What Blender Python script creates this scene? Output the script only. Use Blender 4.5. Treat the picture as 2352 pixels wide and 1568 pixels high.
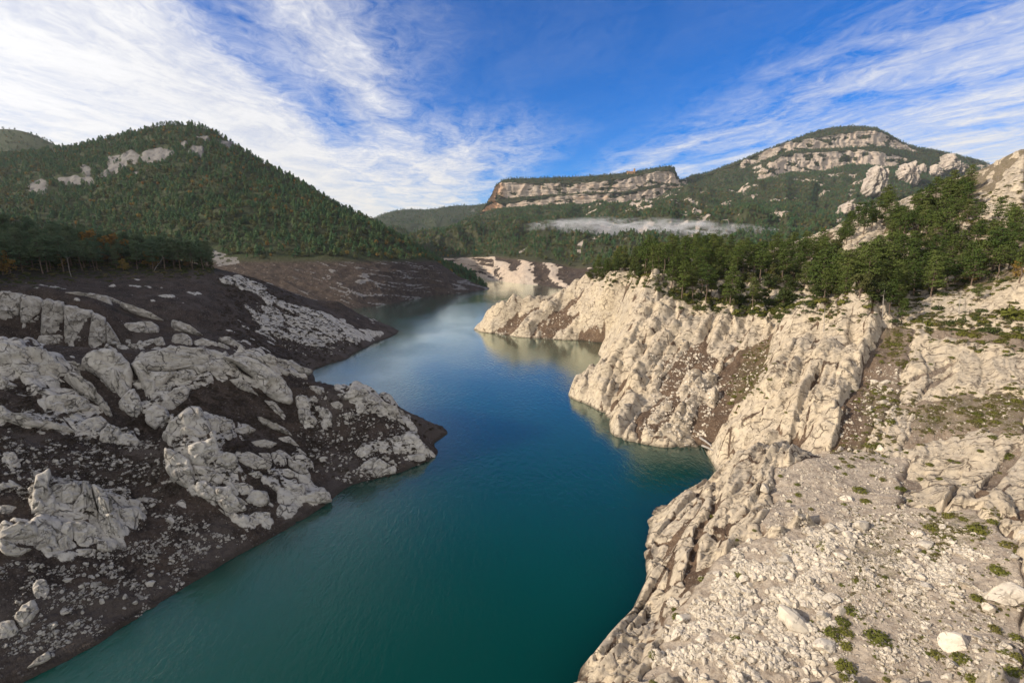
import bpy, math, random
import numpy as np
from mathutils import Vector

# ------------------------------------------------------------------ camera, sky, sun, exposure
C = bpy.context.scene.collection
SC = bpy.context.scene
for o in list(bpy.data.objects):
    bpy.data.objects.remove(o)
H = 45.0                      # camera height above the lake
FPX, CX, CY = 1110.0, 1176.0, 784.0   # focal length and centre of the 2352 x 1568 view the scene was measured in
PITCH = math.atan(209.0 / FPX)
cam = bpy.data.cameras.new('camera')
cam.sensor_width = 36.0
cam.lens = 36.0 * FPX / 2352.0
cam.clip_start = 0.5
cam.clip_end = 60000.0
camo = bpy.data.objects.new('camera', cam)
camo.location = (0, 0, H)
camo.rotation_euler = (math.pi / 2 - PITCH, 0, 0)
C.objects.link(camo)
SC.camera = camo

SUN_AZ, SUN_EL = math.radians(-105.0), math.radians(25.5)
SUN_DIR = Vector((math.cos(SUN_EL) * math.sin(SUN_AZ), math.cos(SUN_EL) * math.cos(SUN_AZ), math.sin(SUN_EL)))
SKY_STRENGTH = 0.15
CLOUD_STRENGTH = 2.7          # radiance of a thick cloud before SKY_STRENGTH
sun = bpy.data.lights.new('sun', 'SUN')
sun.energy = 2.4
sun.angle = math.radians(0.6)
sun.color = (1.0, 0.88, 0.72)
suno = bpy.data.objects.new('sun', sun)
suno.rotation_euler = (-SUN_DIR).to_track_quat('-Z', 'Y').to_euler()
suno.location = (-300, 0, 400)
C.objects.link(suno)

SC.view_settings.view_transform = 'Standard'
SC.view_settings.look = 'None'
SC.view_settings.exposure = 1.38
SC.view_settings.gamma = 1.0
SC.view_settings.use_curve_mapping = False
SC.cycles.use_denoising = True
SC.cycles.max_bounces = 5
SC.cycles.diffuse_bounces = 4
SC.cycles.glossy_bounces = 2
SC.cycles.transparent_max_bounces = 6
SC.cycles.volume_bounces = 0


class NT:
    """small helper that writes node trees"""
    def __init__(self, tree):
        self.t = tree
        self.t.nodes.clear()

    def n(self, kind, ins=None, **props):
        nd = self.t.nodes.new(kind)
        for k, v in props.items():
            setattr(nd, k, v)
        for k, v in (ins or {}).items():
            s = nd.inputs[k]
            if isinstance(v, bpy.types.NodeSocket):
                self.t.links.new(v, s)
            else:
                s.default_value = v
        return nd

    def math(self, op, a, b=0.0, c=None, clamp=False):
        ins = {0: a, 1: b}
        if c is not None:
            ins[2] = c
        return self.n('ShaderNodeMath', ins, operation=op, use_clamp=clamp).outputs[0]

    def mr(self, v, a, b, c=0.0, d=1.0, smooth=True):
        return self.n('ShaderNodeMapRange', {0: v, 1: a, 2: b, 3: c, 4: d},
                      interpolation_type='SMOOTHSTEP' if smooth else 'LINEAR').outputs[0]

    def mix(self, f, a, b, mode='MIX'):
        nd = self.n('ShaderNodeMix', data_type='RGBA', blend_type=mode)
        for s, v in ((nd.inputs[0], f), (nd.inputs[6], a), (nd.inputs[7], b)):
            if isinstance(v, bpy.types.NodeSocket):
                self.t.links.new(v, s)
            elif isinstance(v, (tuple, list)) and len(v) == 3:
                s.default_value = (*v, 1)
            else:
                s.default_value = v
        return nd.outputs[2]

    def noise(self, vec, scale, detail=4.0, rough=0.55, dist=0.0):
        return self.n('ShaderNodeTexNoise', {'Vector': vec, 'Scale': scale, 'Detail': detail, 'Roughness': rough,
                                             'Distortion': dist}).outputs[0]

    def ramp(self, f, stops, interp='LINEAR'):
        nd = self.n('ShaderNodeValToRGB', {0: f})
        cr = nd.color_ramp
        cr.interpolation = interp
        while len(cr.elements) < len(stops):
            cr.elements.new(0.5)
        for e, (p, c) in zip(cr.elements, stops):
            e.position = p
            e.color = (c, c, c, 1) if not isinstance(c, (tuple, list)) else (*c, 1)
        return nd.outputs[0]


def build_world():
    w = bpy.data.worlds.new('World')
    SC.world = w
    w.use_nodes = True
    t = NT(w.node_tree)
    sky = t.n('ShaderNodeTexSky', sky_type='NISHITA', sun_disc=False, sun_elevation=SUN_EL, sun_rotation=SUN_AZ,
              altitude=1500.0, air_density=1.0, dust_density=0.25, ozone_density=5.0).outputs[0]
    hsv = t.n('ShaderNodeHueSaturation', {'Hue': 0.512, 'Saturation': 1.62, 'Value': 0.42, 'Color': sky}).outputs[0]
    g = t.n('ShaderNodeTexCoord').outputs['Generated']
    xyz = t.n('ShaderNodeSeparateXYZ', {0: g})
    dx, dy, dz = xyz.outputs
    up = t.math('MAXIMUM', dz, 0.012)
    px, py = t.math('DIVIDE', dx, up), t.math('DIVIDE', dy, up)      # a flat cloud layer high above
    # streaks run towards azimuth -9 degrees: c across them, s along them
    ca, sa = math.cos(math.radians(9)), math.sin(math.radians(9))
    c = t.math('ADD', t.math('MULTIPLY', px, ca), t.math('MULTIPLY', py, sa))
    s = t.math('SUBTRACT', t.math('MULTIPLY', py, ca), t.math('MULTIPLY', px, sa))
    # gentle wander of the streaks
    v0 = t.n('ShaderNodeCombineXYZ', {0: t.math('MULTIPLY', c, 0.9), 1: t.math('MULTIPLY', s, 0.45), 2: 3.7}).outputs[0]
    wander = t.math('MULTIPLY', t.math('SUBTRACT', t.noise(v0, 1.0, 3.0, 0.6), 0.5), 0.55)
    cw = t.math('ADD', c, wander)
    cov = t.ramp(t.mr(cw, -4.0, 6.0, 0, 1, False), [
        (0.0, 0.93), (0.255, 0.96), (0.293, 0.86), (0.315, 0.20), (0.332, 0.24), (0.350, 0.64), (0.366, 0.54), (0.39, 0.13),
        (0.42, 0.02), (0.56, 0.015), (0.62, 0.20), (0.652, 0.46), (0.675, 0.34), (0.75, 0.50), (0.85, 0.70), (1.0, 0.82)])
    low = t.math('MULTIPLY', t.mr(s, 3.0, 6.2), t.mr(c, 1.75, 0.1, 0.0, 0.80))
    cov = t.math('MAXIMUM', cov, low)
    # unseen cloud added overhead and behind the view to brighten the shaded bank
    cov = t.math('MAXIMUM', cov, t.mr(s, 0.8, -1.0, 0.0, 0.95))
    v1 = t.n('ShaderNodeCombineXYZ', {0: t.math('MULTIPLY', cw, 1.8), 1: t.math('MULTIPLY', s, 0.85), 2: 0.0}).outputs[0]
    n1 = t.noise(v1, 1.3, 7.0, 0.62, 0.7)
    v2 = t.n('ShaderNodeCombineXYZ', {0: t.math('MULTIPLY', cw, 6.0), 1: t.math('MULTIPLY', s, 3.6), 2: 5.0}).outputs[0]
    n2 = t.noise(v2, 1.6, 10.0, 0.70, 1.5)
    n = t.math('ADD', t.math('MULTIPLY', n1, 0.62), t.math('MULTIPLY', n2, 0.38))
    nn = t.mr(n, 0.36, 0.64, -0.5, 0.5, False)
    spread = t.math('MULTIPLY', t.math('MULTIPLY', cov, t.math('SUBTRACT', 1.10, cov)), 2.9)
    den = t.math('ADD', cov, t.math('MULTIPLY', nn, spread), clamp=True)
    den = t.math('MULTIPLY', den, 1.0, clamp=True)
    tex = t.mr(t.math('ADD', t.math('MULTIPLY', n1, 0.7), t.math('MULTIPLY', n2, 0.3)), 0.25, 0.75, 0.78, 1.06, False)
    # thin cloud glows towards the sun
    toward = t.n('ShaderNodeVectorMath', {0: g, 1: tuple(SUN_DIR)}, operation='DOT_PRODUCT').outputs['Value']
    aur = t.math('POWER', t.math('MULTIPLY_ADD', toward, 0.5, 0.5), 5.0)
    tex = t.math('MULTIPLY', tex, t.math('MULTIPLY_ADD', aur, 0.55, 0.9))
    ccol = t.n('ShaderNodeVectorMath', {0: (0.97 * CLOUD_STRENGTH, 0.965 * CLOUD_STRENGTH, 0.98 * CLOUD_STRENGTH), 'Scale': tex},
               operation='SCALE').outputs[0]
    warm = t.mr(dz, 0.0, 0.22, 1.0, 0.0)
    ccol = t.mix(t.math('MULTIPLY', warm, 0.85), ccol, (CLOUD_STRENGTH * 0.98, CLOUD_STRENGTH * 0.92, CLOUD_STRENGTH * 0.80))
    den = t.math('MULTIPLY', den, t.mr(dz, -0.02, 0.05, 0.75, 1.0))
    col = t.mix(den, hsv, ccol)
    bg = t.n('ShaderNodeBackground', {0: col, 1: SKY_STRENGTH})
    out = t.n('ShaderNodeOutputWorld', {0: bg.outputs[0]})


build_world()

# ------------------------------------------------------------------ helpers
rng = np.random.default_rng(7)
random.seed(7)
_perm = rng.permutation(256)
_perm = np.concatenate([_perm, _perm, _perm]).astype(np.int64)
_ang = rng.uniform(0, 2 * math.pi, 256)
_gx, _gy = np.cos(_ang), np.sin(_ang)
_g3 = rng.normal(size=(256, 3))
_g3 /= np.linalg.norm(_g3, axis=1)[:, None]
_f1, _f2, _f3 = rng.uniform(size=256), rng.uniform(size=256), rng.uniform(size=256)


def perlin2(x, y):
    ix, iy = np.floor(x).astype(np.int64), np.floor(y).astype(np.int64)
    fx, fy = x - ix, y - iy
    ix &= 255
    iy &= 255
    u = fx * fx * fx * (fx * (fx * 6 - 15) + 10)
    v = fy * fy * fy * (fy * (fy * 6 - 15) + 10)
    def g(a, b, dx, dy):
        h = _perm[_perm[ix + a] + iy + b]
        return _gx[h] * dx + _gy[h] * dy
    n0 = g(0, 0, fx, fy) * (1 - u) + g(1, 0, fx - 1, fy) * u
    n1 = g(0, 1, fx, fy - 1) * (1 - u) + g(1, 1, fx - 1, fy - 1) * u
    return (n0 * (1 - v) + n1 * v) * 1.5


def fbm2(x, y, octv=4, gain=0.5, lac=2.03, ridge=False):
    a, s, tot = 1.0, np.zeros(np.shape(x)), 0.0
    for k in range(octv):
        p = perlin2(x + 17.3 * k, y - 9.1 * k)
        if ridge:
            p = 1 - 2 * np.abs(p)
        s += a * p
        tot += a
        a *= gain
        x, y = x * lac, y * lac
    return s / tot


def perlin3(x, y, z):
    ix, iy, iz = (np.floor(q).astype(np.int64) for q in (x, y, z))
    fx, fy, fz = x - ix, y - iy, z - iz
    ix &= 255
    iy &= 255
    iz &= 255
    u, v, w = (f * f * f * (f * (f * 6 - 15) + 10) for f in (fx, fy, fz))
    r = 0
    for a in (0, 1):
        for b in (0, 1):
            for c in (0, 1):
                h = _perm[_perm[_perm[ix + a] + iy + b] + iz + c]
                g = _g3[h]
                d = g[..., 0] * (fx - a) + g[..., 1] * (fy - b) + g[..., 2] * (fz - c)
                r = r + d * (u if a else 1 - u) * (v if b else 1 - v) * (w if c else 1 - w)
    return r * 1.4


def fbm3(x, y, z, octv=4, gain=0.5):
    a, s, tot = 1.0, 0.0, 0.0
    for k in range(octv):
        s = s + a * perlin3(x + 31.7 * k, y - 11.9 * k, z + 5.3 * k)
        tot += a
        a *= gain
        x, y, z = x * 2.03, y * 2.03, z * 2.03
    return s / tot


def worley2(x, y):
    ix, iy = np.floor(x).astype(np.int64), np.floor(y).astype(np.int64)
    F1 = np.full(np.shape(x), 9.0)
    F2 = np.full(np.shape(x), 9.0)
    ID = np.zeros(np.shape(x), dtype=np.int64)
    for a in (-1, 0, 1):
        for b in (-1, 0, 1):
            h = _perm[_perm[(ix + a) & 255] + ((iy + b) & 255)]
            d = np.hypot(ix + a + _f1[h] - x, iy + b + _f2[h] - y)
            m = d < F1
            F2 = np.where(m, F1, np.minimum(F2, d))
            ID = np.where(m, h, ID)
            F1 = np.where(m, d, F1)
    return F1, F2, ID


def facets(x, y, tilt=1.0):
    """broken rock: every cell a plane tilted its own way; returns height, distance to the cracks, cell id"""
    ix, iy = np.floor(x).astype(np.int64), np.floor(y).astype(np.int64)
    F1 = np.full(np.shape(x), 9.0)
    F2 = np.full(np.shape(x), 9.0)
    ID = np.zeros(np.shape(x), dtype=np.int64)
    DX, DY = np.zeros(np.shape(x)), np.zeros(np.shape(x))
    for a in (-1, 0, 1):
        for b in (-1, 0, 1):
            h = _perm[_perm[(ix + a) & 255] + ((iy + b) & 255)]
            dx, dy = x - ix - a - _f1[h], y - iy - b - _f2[h]
            d = np.maximum(np.abs(dx) * 0.8 + np.abs(dy) * 0.35, np.hypot(dx, dy) * 0.85)
            m = d < F1
            F2 = np.where(m, F1, np.minimum(F2, d))
            ID = np.where(m, h, ID)
            DX, DY = np.where(m, dx, DX), np.where(m, dy, DY)
            F1 = np.where(m, d, F1)
    H_ = (_f3[ID] - 0.5) + tilt * (DX * _gx[ID] + DY * _gy[ID])
    return H_, F2 - F1, ID


def saw(b):
    """tilted beds seen edge on: slow rise, sharp drop"""
    f = b - np.floor(b)
    return np.where(f < 0.82, f / 0.82, (1 - f) / 0.18)


def sstep(x, a, b):
    t = np.clip((x - a) / (b - a), 0, 1)
    return t * t * (3 - 2 * t)


# pixel of the measured view -> ray; crops of the photograph that were measured: (x0, y0, scale) in photo pixels
CP, SP = math.cos(PITCH), math.sin(PITCH)
CROPS = {'A': (0, 640, .38265), 'B': (0, 1107, .38265), 'T': (700, 900, .19133), 'K': (1100, 600, .2551), 'L': (1350, 650, .38265),
         'M': (1660, 750, .38265), 'N': (1400, 1107, .38265), 'R': (2060, 1107, .3826), 'S': (1660, 250, .38265),
         'G': (850, 350, .38265), 'F': (0, 500, .2551), 'D': (0, 200, .38265), 'E': (550, 620, .2976)}


def px(crop, pts):
    if crop is None:
        return [tuple(p) for p in pts]
    x0, y0, s = CROPS[crop]
    return [((x0 + p[0] * s) * .91875, (y0 + p[1] * s) * .91875) for p in pts]


def ray(u, v):
    a, b = (np.asarray(u) - CX) / FPX, -(np.asarray(v) - CY) / FPX
    return a, CP + SP * b, -SP + CP * b           # per unit of depth


def W(u, v, z=None, d=None):
    """world point on the ray through a measured pixel at height z or forward distance d"""
    a, b, c = ray(u, v)
    t = (z - H) / c if d is None else d / b
    return (float(a * t), float(b * t), float(H + c * t))


def project(x, y, z):
    dz = z - H
    dep = np.maximum(y * CP - dz * SP, 0.01)
    yc = y * SP + dz * CP
    return CX + FPX * x / dep, CY - FPX * yc / dep


def in_poly(u, v, poly):
    u, v = np.asarray(u), np.asarray(v)
    r = np.zeros(u.shape, bool)
    n = len(poly)
    for i in range(n):
        x1, y1 = poly[i]
        x2, y2 = poly[(i + 1) % n]
        if y1 == y2:
            continue
        c = ((y1 > v) != (y2 > v)) & (u < (x2 - x1) * (v - y1) / (y2 - y1) + x1)
        r ^= c
    return r


class RBF:
    def __init__(self, pts):
        P = np.array(pts, float)
        self.p = P[:, :2]
        n = len(P)
        D = np.sqrt((self.p[:, None, 0] - self.p[None, :, 0])**2 + (self.p[:, None, 1] - self.p[None, :, 1])**2 + 9.0)
        A = np.zeros((n + 3, n + 3))
        A[:n, :n] = D - np.eye(n) * 0.6
        A[:n, n] = 1
        A[:n, n + 1:] = self.p
        A[n, :n] = 1
        A[n + 1:, :n] = self.p.T
        b = np.zeros(n + 3)
        b[:n] = P[:, 2]
        self.w = np.linalg.solve(A, b)

    def __call__(self, x, y):
        x, y = np.asarray(x, float), np.asarray(y, float)
        n = len(self.p)
        r = self.w[n] + self.w[n + 1] * x + self.w[n + 2] * y
        for i in range(n):
            r = r + self.w[i] * np.sqrt((x - self.p[i, 0])**2 + (y - self.p[i, 1])**2 + 9.0)
        return r


def make_mesh(name, V, F, attrs=None, flat=False):
    me = bpy.data.meshes.new(name)
    V = np.ascontiguousarray(V, np.float32)
    F = np.ascontiguousarray(F, np.int32)
    k = F.shape[1]
    me.vertices.add(len(V))
    me.vertices.foreach_set('co', V.ravel())
    me.loops.add(F.size)
    me.loops.foreach_set('vertex_index', F.ravel())
    me.polygons.add(len(F))
    me.polygons.foreach_set('loop_start', np.arange(0, F.size, k, dtype=np.int32))
    me.update(calc_edges=True)
    for an, av in (attrs or {}).items():
        av = np.asarray(av, np.float32)
        if av.ndim == 1:
            me.attributes.new(an, 'FLOAT', 'POINT').data.foreach_set('value', av)
        else:
            me.attributes.new(an, 'FLOAT_VECTOR', 'POINT').data.foreach_set('vector', av.ravel())
    if flat:
        me.shade_flat()
    else:
        me.shade_smooth()
    return me


def link(name, me, mat=None, parent=None):
    o = bpy.data.objects.new(name, me)
    C.objects.link(o)
    if mat is not None and me is not None and not me.materials:
        me.materials.append(mat)
    if parent is not None:
        o.parent = parent
    return o


def tag(o, label=None, cat=None, group=None, kind=None):
    for k, v in (('label', label), ('category', cat), ('group', group), ('kind', kind)):
        if v:
            o[k] = v
    return o


def grid_faces(ni, nj, keep=None):
    i, j = np.meshgrid(np.arange(ni - 1), np.arange(nj - 1), indexing='ij')
    a = i * nj + j
    f = np.stack([a, a + 1, a + nj + 1, a + nj], -1).reshape(-1, 4)
    if keep is not None:
        k = keep.ravel()
        f = f[k[f].any(1)]
    return f


def compact(V, F, attrs):
    used = np.unique(F)
    m = np.full(len(V), -1, np.int64)
    m[used] = np.arange(len(used))
    return V[used], m[F], {k: np.asarray(a)[used] for k, a in attrs.items()}


class Fan:
    """a height field whose mesh gets coarser with distance, as terrain meshes do"""
    def __init__(self, y0, y1, k, ts):
        self.y0, self.k = y0, k
        self.n = int(math.log(y1 / y0) / k) + 1
        self.ys = y0 * np.exp(np.arange(self.n) * k)
        self.ts = np.asarray(ts)
        self.X = self.ys[:, None] * self.ts[None, :]
        self.Y = np.repeat(self.ys[:, None], len(self.ts), 1)
        self.Z = None

    def h(self, x, y):
        x, y = np.asarray(x, float), np.asarray(y, float)
        fi = np.clip(np.log(np.maximum(y, self.y0) / self.y0) / self.k, 0, self.n - 1.001)
        fj = np.clip(np.interp(x / np.maximum(y, 1e-3), self.ts, np.arange(len(self.ts))), 0, len(self.ts) - 1.001)
        i, j = fi.astype(int), fj.astype(int)
        a, b = fi - i, fj - j
        Z = self.Z
        return (Z[i, j] * (1 - b) + Z[i, j + 1] * b) * (1 - a) + (Z[i + 1, j] * (1 - b) + Z[i + 1, j + 1] * b) * a

    def hit(self, u, v, dmin=24.0, dmax=420.0):
        a, b, c = ray(u, v)
        ys = dmin * np.exp(np.linspace(0, math.log(dmax / dmin), 2500))
        t = ys / b
        below = (H + c * t) <= self.h(a * t, ys)
        if not below.any():
            return None
        i = int(np.argmax(below))
        y = ys[i]
        x = float(a * t[i])
        return np.array([x, y, float(self.h(x, y))])

    def normal(self, x, y, e=1.5):
        zx = (self.h(x + e, y) - self.h(x - e, y)) / (2 * e)
        zy = (self.h(x, y + e) - self.h(x, y - e)) / (2 * e)
        n = np.stack([-zx, -zy, np.ones_like(zx)], -1)
        return n / np.linalg.norm(n, axis=-1, keepdims=True)


def blur(m, k):
    for _ in range(k):
        p = np.pad(m, 1, mode='edge')
        m = (p[:-2, 1:-1] + p[2:, 1:-1] + p[1:-1, :-2] + p[1:-1, 2:] + 2 * p[1:-1, 1:-1]) / 6
    return m


def ease_steps(Z, X, Y):
    """soften only the steepest steps, which the mesh is too coarse to carry cleanly"""
    dz = np.maximum(np.abs(np.gradient(Z, axis=0)) / np.maximum(np.hypot(np.gradient(X, axis=0), np.gradient(Y, axis=0)), 1e-3),
                    np.abs(np.gradient(Z, axis=1)) / np.maximum(np.abs(np.gradient(X, axis=1)), 1e-3))
    m = blur(sstep(dz, 1.3, 2.6), 3)
    m = sstep(m, 0.02, 0.5)
    return Z * (1 - m) + blur(Z, 5) * m


def poly_mask(U, V, polys):
    m = np.zeros(U.shape, bool)
    for p in polys:
        us, vs = [q[0] for q in p], [q[1] for q in p]
        box = (U > min(us)) & (U < max(us)) & (V > min(vs)) & (V < max(vs))
        idx = np.nonzero(box)
        if len(idx[0]):
            m[idx] |= in_poly(U[idx], V[idx], p)
    return m
# ------------------------------------------------------------------ materials
def new_mat(name):
    m = bpy.data.materials.new(name)
    m.use_nodes = True
    return m, NT(m.node_tree)


def finish(t, color, rough=0.9, normal=None, spec=0.25, extra=None):
    ins = {'Base Color': color, 'Roughness': rough, 'Specular IOR Level': spec}
    if normal is not None:
        ins['Normal'] = normal
    ins.update(extra or {})
    b = t.n('ShaderNodeBsdfPrincipled', ins)
    t.n('ShaderNodeOutputMaterial', {0: b.outputs[0]})


def rock_color(t, P, tone, scale=1.0, grain=None):
    """pale conglomerate: cream and grey patches, dark lichen specks and fine cracks; returns colour and bump height"""
    big = t.noise(P, 0.11 * scale, 4, 0.6)
    mid = t.noise(P, 0.9 * scale, 6, 0.65, 0.4)
    fine = t.noise(P, 5.0 * scale, 6, 0.7)
    col = t.mix(t.mr(big, 0.38, 0.62), tone[0], tone[1])
    col = t.mix(t.mr(mid, 0.42, 0.68, 0, 0.55), col, tone[2])
    lich = t.math('MULTIPLY', t.mr(t.noise(P, 1.7 * scale, 8, 0.75), 0.54, 0.70), t.mr(fine, 0.4, 0.6))
    col = t.mix(t.math('MULTIPLY', lich, 0.6), col, tone[3])
    warp = t.n('ShaderNodeTexNoise', {'Vector': P, 'Scale': 0.5 * scale, 'Detail': 3.0}).outputs[1]
    Pw = t.n('ShaderNodeVectorMath', {0: P, 1: t.n('ShaderNodeVectorMath', {0: warp, 'Scale': 2.2 / scale}, operation='SCALE').outputs[0]},
             operation='ADD').outputs[0]
    Pg = Pw
    if grain is not None:
        Pg = t.n('ShaderNodeMapping', {'Vector': Pw, 'Rotation': (0, 0, -grain), 'Scale': (0.38, 1.0, 0.8)}).outputs[0]
    vor = t.n('ShaderNodeTexVoronoi', {'Vector': Pg, 'Scale': 0.42 * scale}, feature='DISTANCE_TO_EDGE').outputs[0]
    vo2 = t.n('ShaderNodeTexVoronoi', {'Vector': Pg, 'Scale': 1.5 * scale}, feature='DISTANCE_TO_EDGE').outputs[0]
    streak = t.noise(t.n('ShaderNodeMapping', {'Vector': P, 'Rotation': (0, 0, -(grain or 0.3)), 'Scale': (0.22, 1.0, 0.55)}).outputs[0], 0.9 * scale, 6, 0.7)
    col = t.mix(t.mr(streak, 0.50, 0.72, 0, 0.62), col, tone[3])
    brk = t.mr(t.noise(P, 0.35 * scale, 2), 0.42, 0.6)
    crack = t.math('MULTIPLY', t.mr(vor, 0.0, 0.060, 1.0, 0.0), brk)
    crack2 = t.math('MULTIPLY', t.mr(vo2, 0.0, 0.06, 1.0, 0.0), t.mr(t.noise(P, 0.8 * scale, 3), 0.48, 0.62))
    crack = t.math('MAXIMUM', crack, t.math('MULTIPLY', crack2, 0.8))
    col = t.mix(t.math('MULTIPLY', crack, 0.85), col, tone[4])
    hgt = t.math('ADD', t.math('MULTIPLY', mid, 0.55), t.math('MULTIPLY', fine, 0.16))
    hgt = t.math('SUBTRACT', hgt, t.math('MULTIPLY', crack, 0.35))
    return col, hgt


CREAMROCK = ((.49, .405, .29), (.43, .365, .28), (.30, .24, .175), (.15, .12, .092), (.075, .052, .036))
SHADEROCK = ((.50, .46, .40), (.46, .425, .37), (.37, .335, .285), (.12, .105, .09), (.05, .042, .035))  # the cream stone again, toned greyer and lighter for a bank in shade


def soil_color(t, P, tone, scale=1.0):
    a = t.noise(P, 0.25 * scale, 6, 0.65)
    b = t.noise(P, 2.3 * scale, 6, 0.7)
    col = t.mix(t.mr(a, 0.36, 0.64), tone[0], tone[1])
    col = t.mix(t.mr(b, 0.45, 0.7, 0, 0.7), col, tone[2])
    v = t.n('ShaderNodeTexVoronoi', {'Vector': P, 'Scale': 1.9 * scale, 'Randomness': 1.0})
    dot = t.mr(v.outputs[0], 0.22, 0.34, 1.0, 0.0)
    sel = t.mr(t.n('ShaderNodeSeparateColor', {0: v.outputs[1]}).outputs[0], 0.62, 0.7)
    v2 = t.n('ShaderNodeTexVoronoi', {'Vector': P, 'Scale': 5.0 * scale, 'Randomness': 1.0})
    dot2 = t.math('MULTIPLY', t.mr(v2.outputs[0], 0.22, 0.36, 1.0, 0.0),
                  t.mr(t.n('ShaderNodeSeparateColor', {0: v2.outputs[1]}).outputs[0], 0.55, 0.65))
    peb = t.math('MAXIMUM', t.math('MULTIPLY', dot, sel), dot2)
    return col, peb, b


def terrain_mat(name, rock, soil, pebble, scale=1.0, bump=0.5, grav=None, moss=(.05, .055, .02), dens=0.75, grain=None):
    m, t = new_mat(name)
    P = t.n('ShaderNodeTexCoord').outputs['Object']
    ar = t.n('ShaderNodeAttribute', attribute_name='rock').outputs['Fac']
    ag = t.n('ShaderNodeAttribute', attribute_name='gravel').outputs['Fac']
    am = t.n('ShaderNodeAttribute', attribute_name='moss').outputs['Fac']
    rc, rh = rock_color(t, P, rock, scale, grain)
    sc, peb, sb = soil_color(t, P, soil, scale)
    pv = t.noise(P, 1.1 * scale, 5, 0.7)
    pd = t.math('MULTIPLY', peb, t.mr(t.math('ADD', pv, t.math('MULTIPLY', ag, 0.35)), 0.42, 0.62))
    sc = t.mix(t.math('MULTIPLY', pd, dens), sc, pebble)
    if grav is not None:
        sc = t.mix(t.math('MULTIPLY', ag, t.mr(pv, 0.3, 0.6, 0.35, 0.9)), sc, grav)
    sc = t.mix(t.math('MULTIPLY', am, t.mr(sb, 0.42, 0.6)), sc, moss)
    zz = t.n('ShaderNodeSeparateXYZ', {0: P}).outputs[2]
    n = t.noise(P, 1.3 * scale, 6, 0.7)
    f = t.mr(t.math('ADD', ar, t.math('MULTIPLY', t.math('SUBTRACT', n, 0.5), 0.9)), 0.42, 0.58)
    col = t.mix(f, sc, rc)
    wet = t.mr(t.math('ADD', zz, t.math('MULTIPLY', t.math('SUBTRACT', n, 0.5), 1.2)), 0.75, 0.15, 0.0, 0.62)     # damp band at the water's edge
    col = t.mix(wet, col, (.035, .028, .02))
    hs = t.math('ADD', t.math('MULTIPLY', sb, 0.6), t.math('MULTIPLY', peb, 0.35))
    h = t.n('ShaderNodeMix', {0: f, 2: hs, 3: rh}, data_type='FLOAT').outputs[0]
    nb = t.n('ShaderNodeBump', {'Strength': bump, 'Distance': 0.55 / scale, 'Height': h}).outputs[0]
    finish(t, col, 0.92, nb, 0.15)
    return m


def forest_floor_mat(name, rock, dark, scale):
    m, t = new_mat(name)
    P = t.n('ShaderNodeTexCoord').outputs['Object']
    ar = t.n('ShaderNodeAttribute', attribute_name='rock').outputs['Fac']
    aw = t.n('ShaderNodeAttribute', attribute_name='warm').outputs['Fac']
    ad = t.n('ShaderNodeAttribute', attribute_name='soil').outputs['Fac']
    a = t.noise(P, 0.02 * scale, 6, 0.65)
    b = t.noise(P, 0.16 * scale, 8, 0.7)
    rc = t.mix(t.mr(a, 0.4, 0.6), rock[0], rock[1])
    rc = t.mix(t.mr(b, 0.45, 0.7, 0, 0.75), rc, rock[2])
    str_ = t.n('ShaderNodeVectorMath', {0: P, 1: (1.0, 1.0, 0.22)}, operation='MULTIPLY').outputs[0]
    vs = t.noise(str_, 0.09 * scale, 6, 0.7)
    rc = t.mix(t.mr(vs, 0.5, 0.72, 0, 0.55), rc, rock[3])
    b3 = t.noise(P, 0.75 * scale, 6, 0.7)
    rc = t.mix(t.mr(b3, 0.50, 0.66, 0, 0.6), rc, rock[3])
    rc = t.mix(t.math('MULTIPLY', aw, 0.8), rc, (.52, .27, .12))
    dc = t.mix(t.mr(b, 0.35, 0.65), dark[0], dark[1])
    sc = t.mix(t.mr(b, 0.4, 0.62), (.066, .050, .040), (.040, .031, .026))
    sc = t.mix(t.mr(t.noise(P, 0.55 * scale, 4, 0.6), 0.62, 0.7), sc, (.22, .19, .16))
    dc = t.mix(ad, dc, sc)
    f = t.mr(t.math('ADD', ar, t.math('MULTIPLY', t.math('SUBTRACT', b, 0.5), 0.8)), 0.4, 0.6)
    col = t.mix(f, dc, rc)
    h = t.math('ADD', t.math('MULTIPLY', b, 0.7), t.math('MULTIPLY', vs, 0.5))
    nb = t.n('ShaderNodeBump', {'Strength': 0.6, 'Distance': 5.0 / scale, 'Height': h}).outputs[0]
    finish(t, col, 0.95, nb, 0.1)
    return m


def simple_rock_mat(name, tone, scale=1.0, bump=0.5, var=0.12):
    m, t = new_mat(name)
    P = t.n('ShaderNodeTexCoord').outputs['Object']
    oi = t.n('ShaderNodeObjectInfo').outputs['Random']
    off = t.n('ShaderNodeCombineXYZ', {0: t.math('MULTIPLY', oi, 91.0), 1: t.math('MULTIPLY', oi, 37.0), 2: 0.0}).outputs[0]
    Pn = t.n('ShaderNodeVectorMath', {0: P, 1: off}, operation='ADD').outputs[0]
    c, h = rock_color(t, Pn, tone, scale)
    val = t.mr(oi, 0, 1, 1 - var, 1 + var, False)
    c = t.n('ShaderNodeHueSaturation', {'Value': val, 'Color': c}).outputs[0]
    nb = t.n('ShaderNodeBump', {'Strength': bump, 'Distance': 0.5 / scale, 'Height': h}).outputs[0]
    finish(t, c, 0.9, nb, 0.15)
    return m


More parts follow.
